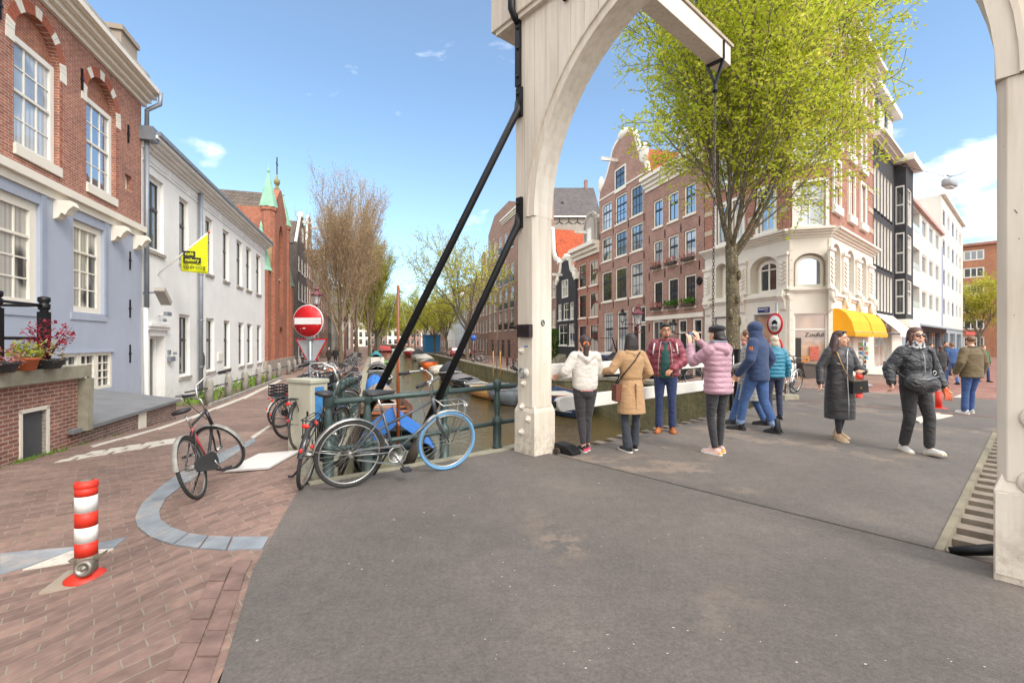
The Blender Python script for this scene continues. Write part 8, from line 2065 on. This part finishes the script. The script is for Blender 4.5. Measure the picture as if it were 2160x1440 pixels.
def cap_hair(mb,fr=.03):mb.ell((0,-.014,.036),(.083,.095,.088),18,12)
WS=plain('sole_white','d8d5ce',.6,var=.06);KS=plain('sole_black','222124',.7)
DEN=cloth('denim_blue','3d5a8a',.9,.25,12);DENN=cloth('denim_navy','27345a',.9,.25,12);DENK=cloth('denim_black','302f32',.9,.3,12);DENG=cloth('denim_grey','2f343d',.9,.3,11)
def strapm(s,name,pts,r,mat,label=None):return MB().tube(pts,r,6)
def bag(P,label,cat,parts,name='handbag'):
 o=thing(name,label,cat);P.place(o)
 for nm,mb,m in parts:mb.build(nm,m,o)
 return o
P=Person('person in a cream hoodie with a long dark ponytail leaning on the white rail',gp(1234,951,0),1.575,-6,dict(lwr=V3(-.33,.20,1.10),lel=V3(-.30,-.02,1.16),rwr=V3(.05,.30,1.08),rel=V3(.24,.10,1.12),lkn=V3(-.05,.04,.48),rkn=V3(.05,.05,.49),lan=V3(-.03,-.03,.085),ran=V3(.055,.06,.085),rpit=0,yaw=4,lhd=V3(-.3,.5,-.2)))
hood=cloth('fleece_cream','cfc9c0',.95,.3,10)
P.top('hoodie',hood,[(.90,0,0,.165,.125),(.96,0,0,.185,.14),(1.15,0,0,.19,.14),(1.30,0,-.01,.19,.125),(1.38,0,-.015,.15,.10),(1.45,0,-.02,.075,.07)],[.085,.075,.055],wr=.8,extra=lambda m:(m.limb([V3(-.09,-.09,1.40),V3(0,-.125,1.33),V3(.09,-.09,1.40)],[.045,.06,.045],12),m.limb([V3(-.08,.04,1.44),V3(-.10,-.05,1.43),V3(0,-.10,1.41),V3(.1,-.05,1.43),V3(.08,.04,1.44)],[.03]*5,8)))
MB().loft([(.865,0,0,.158,.118),(.92,0,0,.165,.125)],24).build('shirt_hem',cloth('pink_tee','d98f8c'),P.o);
for a in 'lr':MB().limb([P.J[a+'el'].lerp(P.J[a+'wr'],.74),P.J[a+'el'].lerp(P.J[a+'wr'],.98)],[.05,.04],12).build('cuff',cloth('pink_tee','d98f8c'),P.o)
P.legs(cloth('jogger_grey','363336',.95,.4,9),(.10,.085,.066,.055,.042),low=.9)
P.shoes(plain('shoe_dark','2e2a30',.7),WS,heel=plain('shoe_pink','c73d5e',.7))
P.hair(HDB,lambda m:(cap_hair(m),m.ell((0,-.06,-.01),(.072,.05,.075)),m.limb([V3(-.015,-.10,.0),V3(-.025,-.145,-.05),V3(-.03,-.14,-.17),V3(-.005,-.13,-.30),V3(.01,-.12,-.36)],[.03,.04,.042,.028,.008],10)))
P.hx(MB().tube([(-.018+.033*math.cos(t),-.122+.02*math.sin(t)*.3,-.02+.028*math.sin(t))for t in[2*math.pi*i/12 for i in range(12)]],.014,6,closed=True)).build('hair_tie',plain('tie_orange','d9742c',.7),P.o)
P=Person('person in a beige belted trench coat with shoulder length black hair, seen from behind',gp(1331,951,0),1.60,-12,dict(lwr=V3(-.36,.22,1.13),lel=V3(-.30,-.0,1.16),rwr=V3(.17,.17,1.02),rel=V3(.27,-.04,1.12),lan=V3(-.075,-.05,.085),ran=V3(.09,.08,.085),lkn=V3(-.09,.02,.48),lpit=0,yaw=-2,lhd=V3(-.35,.5,.05)))
TR=cloth('trench_beige','a88560',.85,.3,8)
P.top('coat',TR,[(.55,0,-.01,.20,.165),(.75,0,-.005,.19,.155),(.95,0,0,.172,.135),(1.04,0,0,.15,.115),(1.08,0,0,.152,.118),(1.22,0,0,.18,.13),(1.33,0,-.01,.18,.12),(1.40,0,-.015,.12,.09),(1.46,0,-.02,.07,.065)],[.075,.062,.05],wr=.96,extra=lambda m:m.limb([V3(-.09,-.05,1.42),V3(0,-.10,1.39),V3(.09,-.05,1.42)],[.035]*3,10))
MB().loft([(1.035,0,0,.157,.122),(1.04,0,0,.16,.125),(1.085,0,0,.161,.126),(1.09,0,0,.158,.123)],26,0,None,2.3).build('belt',cloth('trench_dark','9a7852'),P.o)
MB().box(-.004,.004,-.172,-.14,.56,.98).build('back_seam',cloth('trench_dark','9a7852'),P.o)
P.legs(DENG,(.095,.078,.058,.062,.072),low=.98);P.shoes(KS,WS)
P.hair(HB,lambda m:(cap_hair(m),m.loft([(-.17,0,-.03,.105,.07),(-.15,0,-.03,.112,.08),(-.06,0,-.035,.102,.08),(.03,0,-.03,.088,.078)],20)))
bag(P,'small brown shoulder bag hanging at the hip of the beige coat','bag',[('pouch',MB().cbox((-.20,.03,.84),(.10,.16,.24)),plain('bag_brown','6a3826',.5,var=.25,vs=20)),('strap',MB().tube([(-.19,.10,.95),(-.17,-.10,1.1),(-.02,-.16,1.3),(.09,-.10,1.42),(.08,.08,1.36),(-.1,.14,1.1),(-.19,.12,.95)],.009,6),M_black)])
o=bag(P,'slim red phone case held by the person in the beige coat','phone',[('case',MB().cbox((-.47,.36,1.17),(.012,.075,.15),0,.5),plain('case_red','c23b3b',.4))],'phone')
P=Person('person in an open maroon puffer jacket, green sweater, glasses and tan boots',gp(1404,911,0),1.775,200,dict(lwr=V3(-.11,.20,1.0),lel=V3(-.27,.02,1.13),lup=V3(.2,.6,.6),rwr=V3(.30,.06,.90),rel=V3(.27,-.06,1.12),lan=V3(-.10,-.02,.085),ran=V3(.10,.03,.085),yaw=14,head=V3(0,.025,1.575)),SK2)
MAR=cloth('puffer_maroon','7a2637',.5,.3,10,coat=.15)
def notch(m):pass
P.top('jacket',MAR,[(.86,0,-.02,.185,.135),(.90,0,-.02,.20,.15),(1.1,0,-.02,.205,.15),(1.3,0,-.025,.205,.14),(1.38,0,-.03,.15,.105),(1.46,0,-.035,.09,.075)],[.092,.085,.06],.095,.022,extra=lambda m:m.limb([V3(-.085,.03,1.43),V3(-.09,-.06,1.45),V3(0,-.115,1.44),V3(.09,-.06,1.45),V3(.085,.03,1.43)],[.028,.04,.05,.04,.028],10),wr=.93)
g=MB();zr_=[.85,.95,1.05,1.15,1.25,1.32,1.39,1.44]
rg_=[(.85,0,.03,.115,.125),(.95,0,.03,.115,.13),(1.1,0,.03,.105,.132),(1.25,0,.022,.095,.125),(1.34,0,.0,.06,.108),(1.41,0,-.01,.05,.075)]
g.loft(rg_,20);remesh(g,.008,'sweater',cloth('sweater_green','1f4a45',.95,.25,14),P.o,2)
for sd in(-1,1):MB().tube([(sd*.108,.135,.87),(sd*.10,.14,1.1),(sd*.085,.125,1.3),(sd*.062,.075,1.42)],.006,6).build('zip',M_greysill,P.o)
MB().tube([(.16,.095,1.39),(.175,.125,1.30),(.182,.125,1.22)],.012,6).build('backpack_strap',plain('strap_white','c9c6c2',.7),P.o);MB().tube([(-.16,.095,1.39),(-.175,.125,1.30),(-.182,.125,1.22)],.012,6).build('backpack_strap',plain('strap_white','c9c6c2'),P.o)
MB().box(-.14,-.11,.128,.134,1.27,1.285).build('badge',M_swh,P.o)
MB().limb([V3(-.05,.06,1.40),V3(0,.075,1.36),V3(.05,.06,1.40)],[.018]*3).build('shirt_collar',cloth('collar_navy','26304a'),P.o)
P.legs(DENN,(.098,.08,.06,.06,.062),low=.92);BT=plain('boot_tan','a35f2c',.7,var=.15);P.shoes(BT,plain('boot_sole','7a4320',.8),.05,w=.052)
P.hair(HB,lambda m:(m.ell((0,-.018,.048),(.080,.092,.083),18,12),m.ell((0,.05,.095),(.058,.04,.028))))
P.hx(MB().tube([(.031+.021*math.cos(t),.100,.012+.016*math.sin(t))for t in[2*math.pi*i/12 for i in range(12)]],.002,4,closed=True).tube([(-.031+.021*math.cos(t),.100,.012+.016*math.sin(t))for t in[2*math.pi*i/12 for i in range(12)]],.002,4,closed=True).tube([(-.01,.1,.015),(.01,.1,.015)],.002,4).tube([(.052,.1,.015),(.078,.0,.012)],.002,4).tube([(-.052,.1,.015),(-.078,.0,.012)],.002,4)).build('glasses',M_black,P.o)
P.hx(MB().ell((0,.072,-.088),(.04,.022,.018)).ell((0,.098,-.047),(.02,.005,.004))).build('beard',plain('stubble','4a342b',.9,var=0),P.o)
P=Person('person in a mauve pink quilted jacket and black cap taking a picture with a phone',gp(1514,957,0),1.69,-24,dict(lwr=V3(-.13,.36,1.46),lel=V3(-.24,.20,1.21),rwr=V3(.03,.36,1.50),rel=V3(.24,.22,1.24),lhd=V3(.05,.15,1),rhd=V3(-.25,.1,.9),lup=V3(0,-1,0),rup=V3(0,-1,.2),rflip=0,lan=V3(-.08,-.03,.085),ran=V3(.09,.05,.085),yaw=2))
PK=cloth('puffer_mauve','a98290',.55,.3,10,coat=.1)
P.top('jacket',PK,[(.80,0,-.01,.185,.145),(.85,0,-.01,.195,.155),(1.0,0,0,.18,.14),(1.08,0,0,.168,.13),(1.2,0,0,.19,.14),(1.33,0,-.01,.185,.13),(1.39,0,-.015,.13,.10),(1.46,0,-.02,.08,.07)],[.078,.068,.048],.072,.016,extra=lambda m:(m.limb([V3(-.12,-.06,1.42),V3(0,-.135,1.36),V3(.12,-.06,1.42)],[.04,.062,.04],12),m.limb([V3(-.08,.05,1.45),V3(-.10,-.05,1.455),V3(0,-.105,1.45),V3(.1,-.05,1.455),V3(.08,.05,1.45)],[.03]*5,8)),wr=.9)
MB().tube([(-.095,.03,1.485),(-.10,-.05,1.487),(0,-.112,1.487),(.1,-.05,1.487),(.095,.03,1.485)],.016,8).build('hood_lining',cloth('lining_blue','7e8699'),P.o)
P.legs(DENK,(.097,.078,.054,.052,.042),(.15,.12),low=.93);P.shoes(plain('sneaker_pink','d4b5b0',.7,var=.06),WS,heel=plain('sneaker_orange','e09a55',.7))
P.hair(HB,lambda m:(m.ell((0,-.03,.0),(.083,.085,.09)),m.limb([V3(-.04,-.09,-.05),V3(.0,-.105,-.06),V3(.04,-.09,-.05)],[.035,.04,.035])))
g=MB();g.ell((0,-.01,.085),(.105,.115,.05),18,10);g.lathe([(.088,.03),(.09,.075)],18,(0,-.008,0));g.slab([(-.07,.075),(-.05,.12),(0,.14),(.05,.12),(.07,.075)],.045,.055);g.ell((0,-.01,.135),.012);P.hx(g);remesh(g,.007,'cap',cloth('cap_black','1f2024',.9,.2),P.o,2)
bag(P,'dark smartphone held up in both hands by the person in pink','phone',[('body',MB().cbox((-.05,.40,1.58),(.145,.012,.075),0,.1),M_fblack),('screen',MB().cbox((-.05,.392,1.58),(.135,.003,.065),0,.1),plain('screen_blue','4a6a94',.2))],'phone')
P=Person('person in a light grey checked long coat, half hidden behind the navy jacket',gp(1578,896,0),1.70,-62,dict(lan=V3(-.07,.26,.085),ran=V3(.07,-.26,.085),lkn=V3(-.085,.15,.49),rkn=V3(.085,-.08,.49),lwr=V3(-.2,.22,1.02),lel=V3(-.25,-.02,1.1)),SK1,.008)
P.top('coat',check('check_grey'),[(.45,0,-.02,.22,.22),(.7,0,-.01,.2,.18),(1.0,0,0,.175,.14),(1.3,0,-.01,.18,.13),(1.39,0,-.015,.13,.10),(1.45,0,-.02,.07,.065)],[.078,.068,.055])
P.legs(DEN,low=.95);P.shoes(KS,KS,.03);P.hair(HGB,lambda m:(cap_hair(m),m.ell((0,-.05,-.05),(.08,.06,.09))));MB().limb([V3(-.06,.06,1.45),V3(0,.08,1.43),V3(.06,.05,1.45)],[.03]*3).build('scarf',cloth('scarf_pink','c9868c'),P.o)
P=Person('person striding away in a navy hooded jacket and rolled blue jeans with black boots',gp(1597,911,0),1.80,-38,dict(lan=V3(-.06,.24,.085),lkn=V3(-.08,.155,.49),ran=V3(.07,-.24,.10),rkn=V3(.085,-.06,.49),rpit=-9,lwr=V3(-.27,.16,.90),lel=V3(-.27,-.02,1.12),rwr=V3(.24,.02,.9),rel=V3(.27,-.10,1.13),lhip=V3(-.085,.03,.88),rhip=V3(.085,-.02,.88),head=V3(0,.05,1.57)))
NV=cloth('parka_navy','27395c',.8,.3,8)
P.top('jacket',NV,[(.80,0,-.01,.19,.15),(.86,0,-.01,.195,.155),(1.05,0,0,.19,.145),(1.25,0,0,.20,.145),(1.34,0,-.01,.195,.13),(1.40,0,-.01,.14,.11),(1.47,0,-.01,.09,.085)],[.083,.072,.055],wr=.98)
def hd(m):m.ell((0,-.02,.035),(.098,.118,.11),18,12);m.loft([(-.15,0,-.045,.12,.09),(-.09,0,-.035,.11,.10),(-.02,0,-.025,.10,.10)],18)
P.hair(NV,hd,'hood',.009)
P.legs(DEN,(.105,.092,.072,.068,.062),low=.86);BO=plain('boot_black','1d1c1f',.45,var=.15);P.shoes(BO,KS,.085)
MB().limb([P.J['lkn'].lerp(P.J['lan'],.80),P.J['lkn'].lerp(P.J['lan'],.86)],[.066,.066]).limb([P.J['rkn'].lerp(P.J['ran'],.80),P.J['rkn'].lerp(P.J['ran'],.86)],[.066,.066]).build('jeans_cuff',cloth('denim_pale','8095b8'),P.o)
pe=P.J['lsh'].lerp(P.J['lel'],.35);MB().cbox(tuple(pe+V3(-.075,-.02,.0)),(.012,.05,.055)).build('sleeve_badge',plain('badge_orange','c9713a',.7),P.o)
P=Person('person with grey blond hair in a teal padded waistcoat behind the navy jacket',gp(1634,884,0),1.60,8,dict(),SK1,.008)
P.top('waistcoat',cloth('vest_teal','1f7590',.5,.3,10,coat=.15),[(.84,0,0,.18,.14),(1.0,0,0,.18,.14),(1.3,0,-.01,.18,.13),(1.38,0,-.015,.14,.10),(1.47,0,-.02,.08,.075)],[.072,.063,.05],.075,.02)
P.legs(cloth('trouser_navy','2a3048'),low=.95);P.shoes(KS,KS);P.hair(HGR,lambda m:(cap_hair(m),m.ell((0,-.045,-.04),(.082,.06,.085))))
P=Person('person in a long black zipped coat with a crossbody bag looking to the side',gp(1771,926,0),1.64,176,dict(rwr=V3(.33,.02,.90),rel=V3(.28,-.05,1.13),lwr=V3(-.17,.26,1.08),lel=V3(-.26,.03,1.12),lhd=V3(.6,.3,.1),lup=V3(0,.2,1),lan=V3(-.10,-.13,.10),lkn=V3(-.09,-.02,.49),ran=V3(.09,.10,.085),rkn=V3(.09,.07,.49),lpit=-12,yaw=36,lcurl=.9))
BC=cloth('coat_black','2d2b2e',.55,.35,7,coat=.12)
P.top('coat',BC,[(.33,0,0,.205,.185),(.55,0,0,.205,.185),(.85,0,0,.20,.165),(1.05,0,0,.18,.14),(1.2,0,0,.19,.14),(1.33,0,-.01,.185,.125),(1.39,0,-.015,.13,.10),(1.45,0,-.01,.085,.075)],[.08,.07,.058],extra=lambda m:m.limb([V3(-.1,.0,1.42),V3(-.09,-.1,1.42),V3(0,-.13,1.40),V3(.09,-.1,1.42),V3(.1,.0,1.42)],[.035,.045,.05,.045,.035],10))
MB().tube([(0,.178,.34),(0,.183,.55),(0,.168,.85),(-.003,.143,1.05),(-.008,.143,1.2),(-.02,.125,1.33),(-.06,.095,1.42)],.007,6).build('zip',plain('zip_silver','c3c3c6',.35,.4),P.o)
MB().tube([(.06,.147,1.17),(.15,.128,1.20)],.005,5).build('pocket_zip',plain('zip_silver','c3c3c6'),P.o)
P.legs(cloth('tights_black','26252c'),(.08,.065,.052,.048,.036),low=.95,top=.98);P.shoes(plain('sneaker_beige','b99f80',.7,var=.1),plain('sole_beige','c9b59a',.7),.02,w=.052)
P.hair(HDB,lambda m:(m.ell((0,-.024,.05),(.083,.096,.085),18,12),m.limb([V3(.05,-.05,.03),V3(.085,-.05,-.08),V3(.12,-.07,-.20),V3(.14,-.08,-.30)],[.05,.055,.055,.03],12),m.limb([V3(0,-.07,.02),V3(.03,-.09,-.12),V3(.08,-.10,-.26)],[.06,.065,.04],12)))
P.hx(MB().ell((.035,.06,.108),(.03,.022,.012)).ell((-.035,.06,.108),(.03,.022,.012)).tube([(-.075,.05,.09),(-.08,-.02,.07)],.004,4).tube([(.075,.05,.09),(.08,-.02,.07)],.004,4)).build('sunglasses',M_glassk,P.o)
P.hx(MB().ell((.079,.0,-.04),.006).ell((-.079,0,-.04),.006)).build('earring',M_chrome,P.o)
bag(P,'black leather crossbody bag on a gold strap worn over the long coat','bag',[('pouch',MB().prism([(-.13,-.09),(.13,-.09),(.12,.09),(-.12,.09)],-.04,.04,0,Matrix.Translation((-.14,.20,.84))@Matrix.Rotation(.1,4,'Y')),plain('leather_black','1b1b1e',.35,coat=.3)),('flap',MB().prism([(-.125,-.02),(.125,-.02),(.12,.093),(-.12,.093)],-.045,.047,0,Matrix.Translation((-.14,.20,.84))@Matrix.Rotation(.1,4,'Y')),plain('leather_black','1b1b1e')),('clasp',MB().cbox((-.14,.25,.83),(.03,.008,.02)),plain('gold','b08d57',.3,.8)),('strap',MB().tube([(-.03,.2,.92),(.03,.165,1.05),(.09,.145,1.2),(.12,.11,1.34),(.1,.0,1.44),(0,-.13,1.3),(-.15,-.12,1.05),(-.24,.12,.93)],.008,6),plain('strap_gold','a8824f',.4,.5))])
MB().tube([(P.J['lwr']+V3(.012*0,.034*math.cos(t),.034*math.sin(t)))for t in[2*math.pi*i/10 for i in range(10)]],.009,5,closed=True).build('bracelet',plain('gold','b08d57'),P.o)
P=Person('person in dark sunglasses and a black quilted bomber jacket walking toward the viewer',gp(1930,955,0),1.665,184,dict(rwr=V3(.33,.04,.95),rel=V3(.295,-.06,1.13),lwr=V3(-.33,.04,.92),lel=V3(-.30,-.06,1.13),lan=V3(-.06,.16,.10),lkn=V3(-.085,.13,.50),lpit=10,ran=V3(.075,-.10,.085),rkn=V3(.09,.03,.49),yaw=-4,pitch=3,rcurl=1.0))
BJ=cloth('bomber_black','2a2b31',.45,.8,14,coat=.2)
P.top('jacket',BJ,[(.90,0,0,.17,.13),(.95,0,0,.175,.145),(1.1,0,0,.178,.145),(1.25,0,0,.178,.14),(1.34,0,-.01,.172,.12),(1.41,0,-.01,.12,.10),(1.50,0,-.005,.088,.085)],[.082,.076,.054],.11,.012,wr=.93)
P.legs(cloth('trouser_black','2a272a',.8,.5,8),(.102,.086,.07,.066,.062),(.155,.125),low=.88);P.shoes(plain('slipon_white','d3d1cd',.7),plain('sole_cream','bfb29a',.7),w=.05)
P.hair(HBR,lambda m:(m.ell((0,-.022,.05),(.085,.098,.085),18,12),m.loft([(-.14,0,-.045,.085,.06),(-.10,0,-.04,.098,.07),(-.02,0,-.035,.095,.075),(.04,0,-.03,.086,.08)],18),m.limb([V3(.075,.03,.03),V3(.088,.03,-.05),V3(.08,.02,-.12)],[.02,.025,.015]),m.limb([V3(-.075,.03,.03),V3(-.088,.03,-.05),V3(-.08,.02,-.12)],[.02,.025,.015])))
P.hx(MB().ell((.033,.095,.012),(.03,.009,.016)).ell((-.033,.095,.012),(.03,.009,.016)).tube([(-.062,.088,.016),(-.08,0,.012)],.004,4).tube([(.062,.088,.016),(.08,0,.012)],.004,4).tube([(-.01,.103,.015),(.01,.103,.015)],.004,4)).build('sunglasses',M_glassk,P.o)
_t=NT('scarf_pattern');_o=_t.obj();_t.link(_t.ramp(_t.noise(_o,28,2),[(.45,lin('2b2d33')),(.52,lin('b9b9bb'))]),_t.b.inputs['Base Color']);g=MB()
for z_,r_ in((1.43,.085),(1.47,.08),(1.50,.074)):g.tube([(r_*math.cos(t),.0+r_*1.05*math.sin(t),z_+.012*math.sin(3*t))for t in[2*math.pi*i/18 for i in range(18)]],.026,8,closed=True)
remesh(g,.008,'scarf',_t.m,P.o,1)
MB().tube([(-.0,.163,.93),(-.0,.17,1.1),(0,.16,1.3),(0,.12,1.38)],.006,5).build('zip',M_steel,P.o)
g=MB();g.ell((.10,.235,.98),(.20,.10,.125),20,12);g.ell((.0,.24,.95),(.13,.095,.11));bg1=thing('shoulder_bag','big soft black shoulder bag carried in front of the bomber jacket','bag');P.place(bg1)
remesh(g,.010,'pouch',cloth('nylon_black','25262a',.5,.9,10,coat=.15),bg1,3);MB().tube([(-.09,.19,1.08),(-.13,.16,1.22),(-.15,.10,1.36),(-.12,.0,1.44),(.05,-.14,1.3),(.22,-.05,1.1),(.24,.16,1.02)],.018,6).build('strap',plain('webbing_black','26272b',.8),bg1);MB().tube([(-.085+.02*math.cos(t),.21,1.10+.025*math.sin(t))for t in[2*math.pi*i/10 for i in range(10)]],.006,5,closed=True).tube([(.22+.02*math.cos(t),.2,1.0+.025*math.sin(t))for t in[2*math.pi*i/10 for i in range(10)]],.006,5,closed=True).build('ring',M_chrome,bg1);MB().tube([(-.07,.30,1.06),(.1,.335,1.02),(.26,.29,1.04)],.006,5).build('zip',M_steel,bg1)
gl_=thing('gloves','pair of orange leather gloves held by the person in sunglasses','gloves');P.place(gl_)
w=P.J['lwr'];g=MB()
for i in range(4):g.limb([w+V3(-.01+.012*i,.05,-.06),w+V3(-.03+.02*i,.07,-.13-.01*(i%2)),w+V3(-.045+.03*i,.08,-.19)],[.014,.012,.008],8)
g.ell(tuple(w+V3(0,.05,-.06)),(.034,.022,.04));remesh(g,.006,'leather',plain('glove_orange','c8562a',.6),gl_,1)
P=Person('person in an olive brown jacket and blue jeans walking away beside the right gate post',gp(2049,873),1.63,4,dict(lan=V3(-.12,.02,.085),ran=V3(.10,.14,.085),rkn=V3(.09,.10,.49),lwr=V3(-.27,.06,.90),lel=V3(-.27,-.06,1.12),yaw=-14))
P.top('jacket',cloth('wax_olive','5b4c30',.7,.35,8),[(.80,0,-.01,.21,.16),(.95,0,0,.205,.155),(1.15,0,0,.2,.15),(1.3,0,-.01,.2,.135),(1.38,0,-.015,.15,.105),(1.455,0,-.02,.08,.07)],[.088,.078,.06])
MB().lathe([(.068,1.43),(.078,1.45),(.072,1.475),(.06,1.475)],16,(0,-.02,0)).build('collar',cloth('cord_brown','3b2c22'),P.o)
P.legs(cloth('denim_mid','324a78',.9,.3,11),(.105,.088,.066,.066,.066),low=.95);P.shoes(plain('slipon_white','d3d1cd'),WS);P.hair(HGB,lambda m:(m.ell((0,-.018,.046),(.081,.095,.082),18,12)))
def walker(label,p,H,face,top,bot,hairmat,long=False,pose=None,hem=.84):
 d=dict(lan=V3(-.08,.18,.085),ran=V3(.08,-.2,.10),lkn=V3(-.09,.14,.5),rkn=V3(.09,-.02,.49));d.update(pose or{})
 P=Person(label,p,H,face,d,SK1,.011,'passers-by in the distance',False)
 P.top('jacket',top,[(hem,0,-.01,.19,.14),(1.0,0,0,.185,.14),(1.3,0,-.01,.19,.13),(1.38,0,-.015,.14,.10),(1.46,0,-.02,.075,.07)],[.078,.068,.052],vox=.016);P.legs(bot,vox=.016,low=.95);P.shoes(KS,KS)
 P.hair(hairmat,lambda m:(cap_hair(m),m.ell((0,-.06,-.12 if long else-.02),(.085 if long else .07,.06,.16 if long else .07))),vox=.012);return P
walker('distant person in a blue shirt and jeans walking away down the shopping street',at(2008,19.3),1.76,12,cloth('shirt_blue','33507f'),DEN,HGB)
walker('distant person with long dark hair in a black jacket beside the blue shirt',at(1984,17.6),1.62,8,cloth('jacket_black','26262a'),DENK,HDB,True)
walker('distant person in black coming up the street, left of the blue shirt',at(1994,24.5),1.78,184,cloth('jacket_black','26262a'),DENK,HB)
walker('distant person in dark grey at the shop fronts behind the sunglasses lady',at(1963,22.5),1.70,175,cloth('jacket_grey','44444a'),DENG,HB)
walker('small distant person in a green top beside the right gate post',at(2074,20.5),1.62,190,cloth('top_green','3f5a38'),DENN,HGB)
walker('distant person with white hair in a brown coat walking off along the left quay',at(694,45),1.76,-14,cloth('coat_brown','453a31'),DENK,hairm('hair_white','cfcac2'),False,None,.72)
walker('distant person in a black jacket walking off along the left quay',at(707.5,45.5),1.78,-14,cloth('jacket_black','26262a'),DENG,HB)
